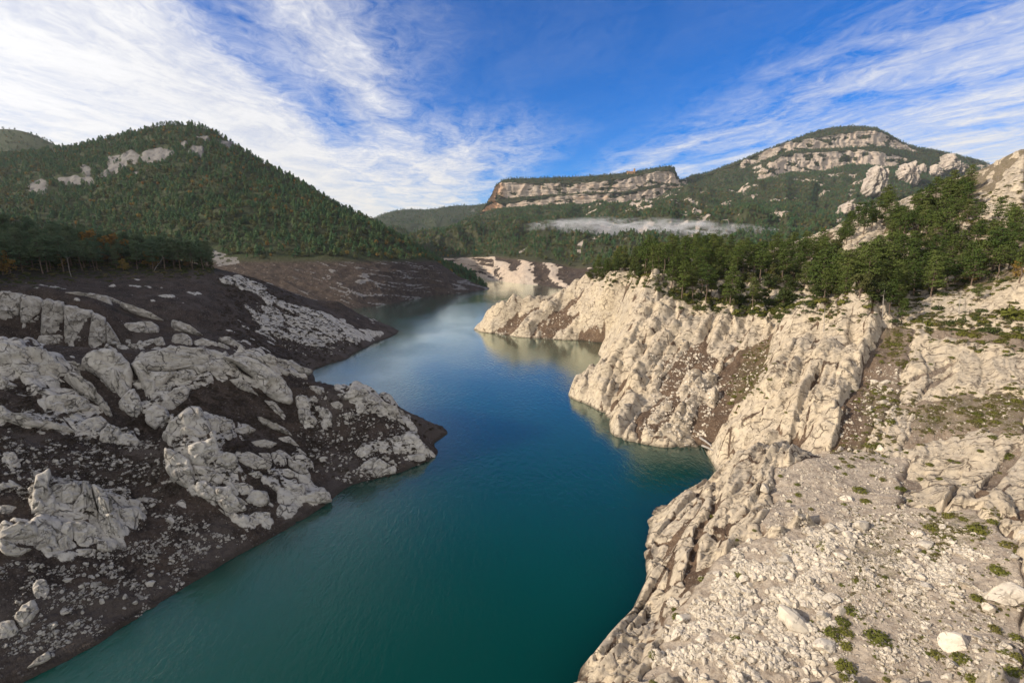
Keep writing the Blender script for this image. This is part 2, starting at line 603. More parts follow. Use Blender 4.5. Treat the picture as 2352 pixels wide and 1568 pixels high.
def leaf_mat(name, cols, trans=0.25):
    m, t = new_mat(name)
    oi = t.n('ShaderNodeObjectInfo').outputs['Random']
    P = t.n('ShaderNodeTexCoord').outputs['Object']
    n = t.noise(P, 0.9, 3, 0.6)
    k = t.math('ADD', t.math('MULTIPLY', oi, 0.65), t.math('MULTIPLY', n, 0.35))
    st = [(i / (len(cols) - 1), c) for i, c in enumerate(cols)]
    col = t.ramp(k, st)
    d = t.n('ShaderNodeBsdfDiffuse', {0: col})
    tr = t.n('ShaderNodeBsdfTranslucent', {0: col})
    mx = t.n('ShaderNodeMixShader', {0: trans, 1: d.outputs[0], 2: tr.outputs[0]})
    t.n('ShaderNodeOutputMaterial', {0: mx.outputs[0]})
    return m


def plain_mat(name, col, rough=0.85, col2=None, scale=3.0):
    m, t = new_mat(name)
    P = t.n('ShaderNodeTexCoord').outputs['Object']
    n = t.noise(P, scale, 5, 0.65)
    c = t.mix(t.mr(n, 0.35, 0.65), col, col2 or tuple(x * 0.6 for x in col))
    nb = t.n('ShaderNodeBump', {'Strength': 0.3, 'Distance': 0.1, 'Height': n}).outputs[0]
    finish(t, c, rough, nb, 0.2)
    return m


M_CREAMBANK = terrain_mat('cream_rock_and_soil', CREAMROCK, ((.125, .082, .053), (.070, .045, .030), (.21, .152, .106)), (.50, .43, .345), 1.0, 0.9,
                        grav=(.47, .395, .31), moss=(.11, .098, .042), grain=0.79)
M_SHADEBANK = terrain_mat('shaded_rock_and_dark_soil', SHADEROCK, ((.064, .046, .035), (.027, .020, .016), (.125, .097, .077)), (.26, .23, .20), 1.0, 1.0,
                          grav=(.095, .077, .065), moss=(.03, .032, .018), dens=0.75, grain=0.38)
M_HILL = forest_floor_mat('wooded_hill_ground', ((.20, .19, .18), (.17, .16, .15), (.12, .11, .10), (.08, .073, .066)),
                          ((.036, .048, .022), (.052, .055, .028)), 1.0)
M_MOUNT = forest_floor_mat('mountain_ground', ((.47, .375, .29), (.42, .35, .285), (.31, .25, .195), (.24, .2, .165)),
                           ((.040, .048, .022), (.065, .062, .034)), 0.6)
M_SLAB = simple_rock_mat('shaded_rock', SHADEROCK, 1.0, 1.0, 0.10)  # shade-toned copy of the cream stone
M_BOULDER = simple_rock_mat('cream_rock', ((.58, .51, .41), (.54, .475, .385), (.44, .375, .295), (.30, .25, .195), (.14, .11, .085)), 1.5, 0.7, 0.14)

# ------------------------------------------------------------------ the two near banks
def shore_pts(uv, out, offs=((7, -3.0), (22, -7.0))):
    """waterline points plus points under water; out = +1 when the water lies to the right of the walking direction"""
    P = [W(u, v, z=0.0) for u, v in uv]
    r = list(P)
    for i, p in enumerate(P):
        a, b = P[max(i - 1, 0)], P[min(i + 1, len(P) - 1)]
        t = np.array([b[0] - a[0], b[1] - a[1]])
        t /= max(np.linalg.norm(t), 1e-6)
        n = np.array([t[1], -t[0]]) * out
        for d, z in offs:
            r.append((p[0] + n[0] * d, p[1] + n[1] * d, z))
    return r


# outlines of the rocks of the shaded bank, measured crop by crop: (crop, outline, label or None for a shared one)
OUT = [
    # crop, outline, label (None = the shared one)
    ('A', [(0, 575), (110, 580), (210, 605), (300, 622), (370, 690), (440, 760), (500, 880), (420, 880), (330, 890), (230, 865), (180, 830), (90, 750), (0, 660)], 'long sloping pale slab at the crest of the shaded bank, by the photo edge'),
    ('A', [(390, 690), (470, 690), (570, 730), (580, 760), (490, 765), (420, 725)], 'low pale slab between the egg shaped boulder and the long sloping slab'),
    ('A', [(450, 770), (520, 800), (600, 870), (680, 950), (735, 1060), (690, 1050), (620, 960), (540, 890)], 'narrow pale rock rib running downhill below the long sloping slab'),
    ('A', [(330, 915), (440, 905), (530, 920), (580, 950), (540, 985), (430, 1045), (340, 1015), (300, 965)], 'rounded pale rock lying under the lower end of the long sloping slab'),
    ('A', [(440, 990), (560, 965), (620, 1000), (600, 1015), (510, 1012), (440, 1040)], None),
    ('A', [(0, 790), (60, 820), (110, 850), (50, 890), (0, 905)], 'small pale rock under the long sloping slab, cut by the photo edge'),
    ('A', [(555, 680), (580, 640), (650, 620), (720, 618), (790, 650), (840, 710), (860, 770), (855, 840), (820, 920), (790, 945), (720, 870), (650, 770), (590, 730)], 'smooth egg shaped pale boulder standing on the crest of the near shaded bank'),
    ('A', [(830, 890), (870, 870), (900, 910), (925, 980), (900, 1050), (850, 1045), (790, 990), (785, 950)], 'cracked pale rock under the narrow end of the egg shaped boulder'),
    ('A', [(920, 670), (1000, 630), (1090, 605), (1200, 602), (1330, 610), (1430, 630), (1480, 670), (1540, 750), (1490, 800), (1370, 800), (1290, 780), (1260, 740), (1170, 722), (1100, 760), (1050, 750), (950, 740)], 'broad flat topped pale dome, the widest rock on the crest of the shaded bank'),
    ('A', [(865, 705), (915, 690), (960, 755), (1060, 760), (1140, 770), (1070, 830), (1040, 880), (1000, 950), (970, 965), (940, 880), (910, 790)], 'smooth pale wedge hanging below the broad dome, beside the egg shaped boulder'),
    ('A', [(1140, 765), (1220, 742), (1280, 787), (1240, 810), (1180, 827), (1135, 802)], 'small flat pale rock tucked under the lip of the broad dome'),
    ('A', [(1050, 845), (1130, 838), (1110, 882), (1060, 912), (1040, 890)], None),
    ('A', [(1060, 925), (1130, 875), (1200, 848), (1235, 885), (1200, 950), (1140, 1010), (1090, 1040), (1060, 975)], 'leaning pale rock between the broad dome and the dark gully'),
    ('A', [(960, 1010), (1010, 970), (1080, 1000), (1095, 1050), (1020, 1120), (960, 1080), (950, 1040)], 'round cracked rock at the foot of the smooth wedge, above the dark gully'),
    ('A', [(1220, 850), (1310, 830), (1300, 870), (1240, 890)], None),
    ('A', [(1500, 670), (1600, 655), (1680, 685), (1790, 760), (1840, 800), (1890, 880), (1900, 930), (1870, 965), (1790, 940), (1700, 860), (1660, 780), (1560, 705)], 'big cracked pale rock sloping down to the water side of the broad dome'),
    ('A', [(1510, 812), (1580, 805), (1640, 860), (1700, 930), (1640, 900), (1570, 870)], None),
    ('A', [(1220, 1000), (1290, 990), (1340, 1060), (1370, 1150), (1290, 1210), (1230, 1225), (1240, 1290), (1150, 1270), (1100, 1200), (1070, 1170), (1120, 1090)], 'tall grey dome rock above the row of round blocks on the shaded point'),
    ('A', [(1340, 1075), (1440, 1050), (1500, 1080), (1505, 1120), (1400, 1165), (1370, 1140)], 'blocky pale rock beside the top of the tall grey dome'),
    ('A', [(1240, 1240), (1330, 1210), (1400, 1190), (1420, 1260), (1410, 1320), (1330, 1365), (1260, 1350), (1245, 1300)], 'square pale block under the tall grey dome'),
    ('A', [(1085, 1260), (1180, 1300), (1235, 1330), (1260, 1400), (1270, 1470), (1240, 1520), (1150, 1470), (1090, 1400)], 'long pale rock running down from the foot of the tall grey dome'),
    ('A', [(1265, 1370), (1330, 1370), (1410, 1400), (1455, 1450), (1420, 1510), (1360, 1500), (1310, 1470)], 'pitted pale rock below the square block'),
    ('A', [(1520, 1130), (1620, 1110), (1665, 1135), (1560, 1175), (1530, 1160)], None),
    ('A', [(1445, 1180), (1530, 1160), (1510, 1200), (1450, 1210)], None),
    ('A', [(1640, 1215), (1730, 1200), (1800, 1220), (1760, 1250), (1660, 1240)], None),
    ('A', [(1420, 1310), (1480, 1280), (1540, 1300), (1550, 1360), (1480, 1375), (1415, 1350)], 'first round block of the row beside the square block'),
    ('A', [(1555, 1300), (1620, 1280), (1690, 1310), (1770, 1350), (1750, 1385), (1640, 1390), (1560, 1340)], 'longest block of the row of round blocks on the shaded point'),
    ('A', [(1690, 1290), (1760, 1290), (1775, 1345), (1720, 1318)], None),
    ('A', [(1780, 1285), (1850, 1290), (1870, 1350), (1830, 1390), (1780, 1370)], 'upright end block of the row of round blocks, nearest the water'),
    ('A', [(1890, 1330), (1960, 1350), (2010, 1400), (2030, 1455), (1960, 1430), (1900, 1380)], None),
    ('A', [(1820, 1190), (1890, 1180), (1950, 1240), (1900, 1240), (1850, 1225)], None),
    ('A', [(1740, 950), (1800, 960), (1860, 1040), (1900, 1110), (1850, 1080), (1790, 1020)], None),
    ('A', [(1690, 1050), (1780, 1090), (1870, 1130), (1900, 1170), (1810, 1140), (1720, 1100)], None),
    ('A', [(0, 1045), (90, 1030), (150, 1030), (250, 1080), (380, 1100), (360, 1130), (280, 1130), (160, 1110), (60, 1080)], 'low flat pale ledge crossing the dark soil under the long sloping slab'),
    ('A', [(380, 1110), (440, 1110), (490, 1150), (400, 1140)], None),
    ('A', [(520, 1100), (590, 1060), (660, 1050), (700, 1090), (650, 1140), (640, 1200), (580, 1170)], None),
    ('A', [(710, 1100), (780, 1130), (770, 1180), (720, 1220), (660, 1215), (660, 1150)], None),
    ('A', [(780, 1170), (850, 1160), (920, 1215), (860, 1240), (770, 1225)], 'pointed end rock of the cracked slab above the dark gully'),
    ('A', [(1620, 1420), (1690, 1405), (1720, 1440), (1660, 1450)], None),
    ('A', [(1810, 1400), (1880, 1390), (1960, 1430), (1940, 1450), (1850, 1440)], None),
    ('B', [(20, 90), (90, 60), (135, 150), (60, 180), (20, 120)], None),
    ('B', [(220, 320), (240, 220), (320, 170), (330, 210), (310, 280), (350, 340), (360, 420), (300, 440), (210, 450)], 'ragged top rock of the fan of slabs low on the shaded bank'),
    ('B', [(230, 465), (340, 425), (360, 445), (300, 490), (240, 492)], None),
    ('B', [(410, 280), (490, 260), (530, 310), (500, 400), (450, 450), (405, 400)], None),
    ('B', [(545, 255), (590, 290), (620, 380), (635, 470), (640, 560), (560, 510), (470, 510), (490, 400), (540, 320)], 'tall pointed slab in the middle of the fan of slabs'),
    ('B', [(470, 525), (560, 518), (635, 563), (640, 640), (580, 690), (500, 680), (475, 600)], 'rounded pale block under the tall pointed slab of the fan'),
    ('B', [(610, 280), (700, 320), (740, 420), (790, 540), (820, 650), (740, 700), (680, 620), (650, 560), (645, 420)], 'longest leaning slab of the fan, on the side towards the water'),
    ('B', [(380, 620), (420, 530), (465, 520), (475, 620), (440, 720), (390, 680)], 'narrow upright rock between two blocks at the foot of the fan'),
    ('B', [(220, 680), (290, 560), (340, 580), (370, 650), (415, 720), (370, 765), (290, 740)], 'leaning pale block at the lowest edge of the fan of slabs'),
    ('B', [(490, 695), (620, 693), (620, 760), (540, 750), (480, 730)], None),
    ('B', [(0, 580), (120, 520), (230, 515), (235, 600), (130, 625), (20, 620)], 'flat pale slab beside the fan, near the photo edge'),
    ('B', [(140, 625), (220, 618), (220, 670), (170, 670)], None),
    ('B', [(0, 620), (80, 655), (150, 700), (200, 690), (130, 740), (40, 730), (0, 690)], None),
    ('B', [(0, 410), (100, 420), (60, 480), (0, 500)], None),
    ('B', [(0, 270), (100, 260), (155, 300), (60, 330), (0, 320)], None),
    ('B', [(640, 630), (690, 640), (720, 700), (640, 690)], None),
    ('B', [(780, 430), (860, 430), (880, 500), (800, 520)], None),
    ('B', [(840, 370), (910, 380), (965, 470), (930, 510), (880, 460)], None),
    ('B', [(1285, 260), (1340, 250), (1400, 310), (1400, 370), (1330, 355), (1285, 310)], None),
    ('B', [(1410, 300), (1500, 285), (1520, 330), (1590, 400), (1600, 430), (1500, 460), (1420, 380)], 'big smooth rock low on the shaded point, under the rows of blocks'),
    ('B', [(1530, 280), (1590, 260), (1650, 290), (1640, 345), (1570, 350), (1530, 320)], 'round ball like rock in the lowest row on the shaded point'),
    ('B', [(1610, 370), (1660, 310), (1740, 320), (1755, 390), (1700, 420), (1630, 400)], 'blunt pale rock at the end of the lowest row, close to the water'),
    ('B', [(1790, 290), (1860, 270), (1985, 270), (1980, 330), (1920, 360), (1820, 330)], None),
    ('B', [(1500, 330), (1570, 360), (1620, 400), (1590, 405), (1520, 360)], None),
    ('B', [(1950, 350), (2060, 320), (2140, 320), (2160, 375), (2060, 390), (1960, 380)], 'broken pale ledge at the waterline below the shaded point'),
    ('B', [(1590, 490), (1680, 450), (1760, 460), (1750, 510), (1660, 545), (1600, 520)], 'scabby pale rock just above the waterline of the shaded bank'),
    ('B', [(1430, 430), (1490, 460), (1520, 500), (1470, 470)], None),
    ('B', [(240, 900), (290, 890), (320, 960), (290, 1030), (240, 1020), (210, 950)], 'upright pale rock above the gravel shore of the shaded bank'),
    ('B', [(100, 1130), (150, 1060), (220, 1030), (250, 1090), (190, 1180), (140, 1200)], None),
    ('B', [(0, 1180), (80, 1160), (120, 1230), (40, 1310), (0, 1290)], None),
    ('B', [(180, 1470), (250, 1400), (330, 1355), (355, 1390), (270, 1440)], 'flat pale rock at the waterline, nearest to the photo corner'),
]
TIP = [
    [(220, 480), (300, 460), (350, 500), (385, 600), (380, 650), (260, 630), (225, 590)], [(250, 640), (370, 655), (400, 720), (470, 770), (460, 840), (370, 840), (270, 810)],
    [(395, 490), (450, 470), (495, 520), (470, 560), (410, 560)], [(460, 610), (520, 600), (505, 680), (470, 670)], [(510, 630), (570, 620), (590, 690), (580, 750), (520, 750)],
    [(592, 640), (630, 640), (645, 740), (600, 750)], [(390, 340), (450, 340), (540, 400), (530, 450), (470, 430)], [(665, 560), (760, 540), (820, 580), (800, 620), (740, 640), (680, 600)],
    [(830, 470), (910, 420), (960, 370), (1050, 400), (1090, 460), (960, 490), (860, 510)], [(1060, 375), (1110, 375), (1145, 410), (1145, 460), (1100, 460)],
    [(1090, 560), (1130, 500), (1280, 540), (1270, 570), (1110, 575)], [(1000, 660), (1060, 600), (1100, 600), (1110, 690), (1030, 700)], [(1115, 640), (1300, 590), (1340, 640), (1290, 690), (1140, 690)],
    [(1350, 540), (1420, 570), (1520, 610), (1550, 680), (1480, 710), (1400, 640)], [(1410, 690), (1490, 705), (1560, 720), (1540, 760)], [(1560, 640), (1620, 680), (1690, 740), (1710, 810), (1640, 770)],
    [(1570, 760), (1610, 790), (1630, 850), (1590, 830)], [(1680, 830), (1740, 850), (1780, 960), (1770, 1000), (1710, 960)], [(840, 700), (880, 690), (895, 780), (850, 760)],
    [(895, 690), (930, 680), (940, 760), (900, 760)], [(945, 670), (1000, 720), (990, 750), (950, 760)], [(840, 790), (910, 820), (910, 860), (850, 850)], [(550, 850), (600, 840), (630, 910), (570, 915)],
    [(610, 800), (660, 790), (680, 840), (640, 870)], [(1480, 1000), (1560, 990), (1610, 1040), (1600, 1090), (1530, 1080)],
    [(1615, 1010), (1660, 970), (1760, 980), (1840, 1050), (1885, 1130), (1880, 1210), (1780, 1230), (1700, 1180), (1640, 1080)], [(1892, 1130), (1930, 1150), (2030, 1240), (2020, 1270), (1900, 1300), (1890, 1220)],
    [(1570, 1290), (1680, 1245), (1880, 1225), (1890, 1300), (1750, 1370), (1620, 1410), (1570, 1340)], [(1290, 1150), (1340, 1130), (1395, 1170), (1370, 1215), (1310, 1215)],
    [(980, 1190), (1080, 1130), (1200, 1150), (1160, 1230), (1060, 1280), (1010, 1250)], [(1060, 1380), (1180, 1290), (1265, 1270), (1240, 1340), (1160, 1480), (1110, 1540), (1070, 1460)],
    [(1235, 1350), (1300, 1290), (1380, 1340), (1430, 1380), (1330, 1440), (1240, 1540), (1190, 1510)], [(1330, 1445), (1480, 1380), (1510, 1420), (1500, 1470), (1330, 1510), (1270, 1530)],
    [(1360, 1270), (1430, 1270), (1420, 1310), (1380, 1310)], [(1420, 1330), (1480, 1300), (1500, 1350), (1440, 1350)], [(510, 1280), (570, 1260), (605, 1320), (590, 1355), (530, 1330)],
    [(190, 1200), (250, 1160), (330, 1220), (370, 1300), (310, 1310), (250, 1260)], [(370, 1310), (420, 1360), (450, 1440), (430, 1500), (380, 1420)]]

# --- shaded bank: near promontory, inlet, second spur
SA = [(-300, 1750), (-100, 1640), (40, 1568), (120, 1528), (200, 1490), (330, 1405), (450, 1330), (560, 1265), (680, 1200), (760, 1145), (800, 1115),
      (900, 1090), (960, 1065), (1000, 1045)]
SB = [(730, 846), (795, 825), (824, 805), (861, 786), (911, 766)]
ptsL = shore_pts(SA, 1) + shore_pts(SB, 1, ((6, -3.0), (16, -6.0)))
ptsL += [W(1002, 1044, z=0), W(990, 1018, z=-0.3), W(1022, 985, z=0), (-12, 119, -3), (-2, 112, -5), (-5, 105, -5)]
for u, v, z in [(940, 945, 6), (900, 925, 8.5), (845, 900, 12), (780, 885, 14), (710, 878, 15), (620, 830, 19), (530, 808, 23), (420, 800, 24.5),
                (330, 806, 24.5), (250, 812, 25.2), (210, 818, 25), (130, 808, 26.5), (0, 792, 28), (200, 1200, 8), (400, 1100, 9), (600, 1000, 9.5),
                (750, 1000, 6), (900, 1000, 4.5), (100, 1000, 17), (0, 1200, 11.5), (0, 1400, 5), (450, 1000, 14.3), (330, 1000, 13), (960, 1010, 3.0),
                (990, 985, 2.2)]:
    ptsL.append(W(u, v, z=z))
ptsL += [(-140, 115, 18), (-110, 125, 14), (-85, 128, 9), (-64, 132, 4), (-48, 128, -1), (-36, 124, -1.5), (-52, 142, -2), (-62, 158, -2),
         (-25, 124, -2.5), (-40, 140, -4)]
ptsL += [W(714, 850, d=179)]
for u, v, d in [(598, 798, 165), (640, 816, 172), (680, 833, 176),
                (870, 747, 261), (819, 725, 262), (751, 706, 257), (669, 684, 239), (596, 646, 241), (548, 632, 236), (505, 624, 233),
                (490, 629, 222), (300, 633, 205), (200, 638, 190), (100, 642, 176), (0, 648, 165),
                (500, 700, 192), (600, 750, 195), (700, 780, 205), (640, 720, 215), (400, 700, 178), (300, 715, 166), (500, 780, 160), (350, 780, 146),
                (780, 770, 220), (820, 770, 232),
                (0, 673, 150), (60, 675, 151), (116, 686, 152), (180, 705, 152), (240, 735, 152), (276, 788, 150.5),
                (0, 757, 142.5), (60, 775, 144), (140, 798, 146), (240, 799, 148), (278, 802, 149),
                (207, 676, 172), (278, 695, 170), (373, 738, 168), (468, 775, 165)]:
    ptsL.append(W(u, v, d=d))
ptsL += [(-95, 262, 18), (-80, 275, 6), (-70, 285, -1), (-100, 300, -2), (-120, 290, 12), (-140, 290, 20), (-150, 330, 10), (-130, 350, -3),
         (-175, 262, 39), (-212, 205, 46), (-245, 232, 54), (-210, 260, 44), (-160, 250, 37.5), (-185, 225, 39.5), (-280, 260, 55), (-275, 295, 47), (-230, 320, 30),
         (-300, 380, 8), (-200, 400, -3), (-100, 420, -8), (-60, 330, -8), (-40, 200, -8), (-45, 250, -7)]
ptsL += [(-150, 70, 46), (-190, 100, 62), (-230, 55, 118), (-262, 125, 90), (-262, 205, 118), (-262, 35, 122), (-410, 230, 140), (-310, 270, 52), (-330, 330, 32), (-380, 150, 160), (-240, 0, 120), (-330, 30, 150), (-110, 20, 28),  # includes an unseen hill, raised to shade this bank, lowered to spare the water
         (-150, -50, 50), (-60, 10, -4), (-440, 410, 0), (-520, 380, 60), (-172, 150, 38), (-205, 170, 45), (-215, 195, 46), (-226, 215, 48), (-238, 190, 52), (-252, 215, 53), (-275, 240, 56), (-226, 168, 60)]
RL = RBF(ptsL)
fanL = Fan(16.0, 430.0, 0.0034, np.concatenate([np.linspace(-4.5, -1.30, 40), np.linspace(-1.29, 0.02, 470)]))
X, Y = fanL.X, fanL.Y
base = RL(X, Y)
U, V = project(X, Y, base)
# strata dip down towards the water: ribs along e
e = np.array([.93, .37])
s_, t_ = X * e[0] + Y * e[1], -X * e[1] + Y * e[0]
spur = sstep(Y, 135, 165)
rockyL = poly_mask(U, V, [
    px('E', [(250, 330), (480, 420), (900, 560), (1170, 690), (1480, 720), (1300, 770), (1150, 800), (1000, 800), (800, 830), (640, 800), (560, 640), (420, 520), (330, 400)]),
    px('E', [(200, 480), (420, 500), (620, 700), (850, 800), (820, 840), (480, 760), (300, 640)]),
    px('E', [(0, 230), (200, 250), (420, 340), (380, 420), (180, 350), (0, 300)]),
    px('E', [(150, 880), (350, 890), (770, 1020), (730, 1090), (400, 1060), (200, 1000)])]).astype(float)
rockyL = blur(rockyL, 3)
warp = fbm2(X / 14, Y / 14, 3)
rib = fbm2(t_ / (5.5 - 2.2 * spur) + warp * 0.8, s_ / 24 + warp * 0.4, 5, 0.55, ridge=True)
F1, F2, ID = worley2(s_ / 4.4 + warp * 0.7, t_ / 2.3 + warp * 0.7)
fh, fe, fid = facets(s_ / 4.0 + warp * 0.6, t_ / 2.6 + warp * 0.6, 1.3)
blk = (fh * 1.35 + 0.55) * sstep(fe, 0, .26)
g1, g2, gi = worley2(s_ / 1.7 + warp, t_ / 1.1)
small = sstep(g2 - g1, 0, .3) * 0.35
R = base + (rib - 0.32) * 2.1 + blk * 0.75 + small * 0.5 * spur - 0.95 + rockyL * 0.95 + fbm2(X / 1.3, Y / 1.3, 4) * 0.2 + fbm2(X / 20, Y / 20, 2) * 1.0
S = base + fbm2(X / 7, Y / 7, 5) * 0.6 + fbm2(X / 0.9, Y / 0.9, 4, 0.6) * 0.20 - np.abs(fbm2(t_ / 2.0 + warp, s_ / 11, 4)) * 0.8 + 0.2
near = 1 - sstep(Y, 118, 140)
rkn = blur(poly_mask(U + fbm2(X / 2, Y / 2, 3) * 22, V + fbm2(X / 2 + 30, Y / 2, 3) * 22, [px(c, p) for c, p, l in OUT] + [px('T', p) for p in TIP]).astype(float), 10)
ledge = blur(poly_mask(U + fbm2(X / 3, Y / 3, 4) * 26, V + fbm2(X / 3 + 30, Y / 3, 4) * 26, [
    px('A', [(0, 570), (300, 610), (560, 730), (640, 880), (735, 1060), (640, 1050), (430, 1050), (300, 1000), (200, 870), (60, 800), (0, 790)]),
    px('A', [(555, 640), (720, 615), (860, 700), (1000, 630), (1200, 600), (1430, 630), (1540, 750), (1490, 800), (1240, 890), (1140, 1010), (1020, 1120), (940, 1060), (850, 1050), (780, 940), (600, 740)]),
    px('A', [(1500, 660), (1680, 670), (1840, 790), (1905, 930), (1870, 968), (1700, 880), (1560, 800)]),
    px('A', [(1110, 1090), (1230, 975), (1340, 1055), (1505, 1050), (1670, 1105), (1640, 1190), (1480, 1225), (1440, 1290), (1560, 1275), (1870, 1280), (1950, 1240), (2010, 1330), (2050, 1470), (1990, 1540), (1740, 1620), (1500, 1680), (1290, 1560), (1240, 1530), (1080, 1400)]),
    px('B', [(200, 200), (330, 150), (545, 245), (720, 310), (850, 360), (970, 470), (930, 520), (830, 660), (740, 705), (620, 765), (370, 770), (220, 690), (0, 740), (0, 520), (190, 480)]),
    px('A', [(300, 1020), (660, 1050), (780, 1130), (920, 1215), (860, 1245), (640, 1210), (500, 1160), (250, 1140), (0, 1100), (0, 1040)]),
    px('B', [(1480, 500), (1680, 440), (1790, 280), (1990, 260), (2150, 310), (2160, 380), (1760, 540), (1600, 540)]),
    px('T', [(980, 1130), (1250, 1100), (1480, 985), (1660, 965), (1840, 1045), (2035, 1245), (1900, 1310), (1500, 1480), (1240, 1550), (1070, 1550), (1000, 1280)]),
    px('T', [(820, 480), (960, 365), (1150, 390), (1400, 550), (1710, 750), (1790, 1000), (1680, 920), (1560, 780), (1300, 710), (1000, 710)]),
    px('T', [(210, 470), (330, 450), (400, 640), (480, 780), (460, 850), (260, 820)]), px('T', [(450, 600), (620, 600), (660, 740), (680, 900), (560, 930), (540, 760)])]).astype(float), 5)
R += np.maximum(rkn * 1.5, ledge * 2.05) * near - 0.12 * near
R -= near * 0.75 * (1 - rockyL) + spur * (1 - rockyL) * 0.42
# horizontal benches left by the falling lake, low on the bank
bench = np.abs(((base / 0.55) % 1.0) - 0.5) * sstep(base, 6, 3) * 0.35
S = S + bench * 1.6
woodL = sstep(base, 33.5, 36)                      # above the old waterline: forest floor
R -= woodL * 1.0
wet = sstep(base, -0.7, 0.35)
R, S = base + (blur(R, 2) - base) * wet, base + (S - base) * wet
Z = ease_steps(np.maximum(R, S), X, Y)
rockL = sstep(R - S, -0.12, 0.22)
rockL *= 1 - 0.95 * (1 - sstep(fe, 0.02, 0.12))
rockL *= 1 - 0.3 * spur * (1 - sstep(g2 - g1, 0.02, 0.12)) * sstep(fbm2(X / 5, Y / 5, 3), -0.1, 0.2)
rockL = blur(rockL, 2)
fanL.Z = Z
gravL = sstep(fbm2(X / 9 + 4, Y / 9, 4) + sstep(base, 5.5, 2.0) * 0.45, 0.12, 0.5)
mossL = np.maximum(woodL, sstep(fbm2(X / 11 - 7, Y / 11, 4), 0.22, 0.5) * 0.6 * sstep(base, 8, 14))


def fan_obj(fan, name, mat, attrs, zmin):
    V3 = np.stack([fan.X, fan.Y, fan.Z], -1).reshape(-1, 3)
    F = grid_faces(*fan.X.shape, keep=fan.Z > zmin)
    V3, F, at = compact(V3, F, {k: a.ravel() for k, a in attrs.items()})
    return link(name, make_mesh(name, V3, F[:, ::-1], at), mat)


o = fan_obj(fanL, 'shaded_bank', M_SHADEBANK, {'rock': rockL, 'gravel': gravL, 'moss': mossL}, -3.0)
tag(o, 'shaded bank of dark soil and pale rock running out in two points into the lake', kind='structure')

# --- sunlit bank
SN = [(1150, 1900), (1250, 1700), (1330, 1568), (1380, 1490), (1430, 1440), (1470, 1390), (1500, 1340), (1490, 1280), (1497, 1220), (1497, 1172)]
SN2 = [(1510, 1160), (1560, 1150), (1600, 1130), (1640, 1110), (1655, 1096)]
SM = [(1648, 1080), (1640, 1055), (1634, 1037), (1560, 1030), (1500, 1025), (1440, 1012), (1405, 985), (1400, 960), (1367, 935), (1345, 925), (1320, 915)]
SK = [(1395, 786), (1350, 783), (1292, 780), (1240, 777), (1184, 773), (1123, 764), (1076, 760)]
ptsR = shore_pts(SN, -1) + shore_pts(SN2, -1, ((5, -3.0),)) + shore_pts(SM, -1, ((6, -4.0), (14, -7))) + shore_pts(SK, -1, ((8, -3.5), (20, -6)))
for u, v, z in [(1600, 1250, 5), (1700, 1200, 8), (1850, 1150, 10), (1600, 1400, 5), (1540, 1420, 2.7), (1750, 1400, 7.5), (1900, 1400, 9), (2050, 1400, 10),
                (2200, 1400, 11), (2352, 1400, 12.5), (1500, 1500, 3), (1700, 1500, 6.5), (1900, 1500, 8), (2100, 1500, 9.5), (2352, 1500, 12),
                (1450, 1568, 2.5), (1700, 1568, 6), (1950, 1568, 8), (2352, 1568, 12), (1560, 1200, 3.6), (1550, 1300, 4.0), (2000, 1300, 10.6), (2200, 1300, 12)]:
    ptsR.append(W(u, v, z=z))
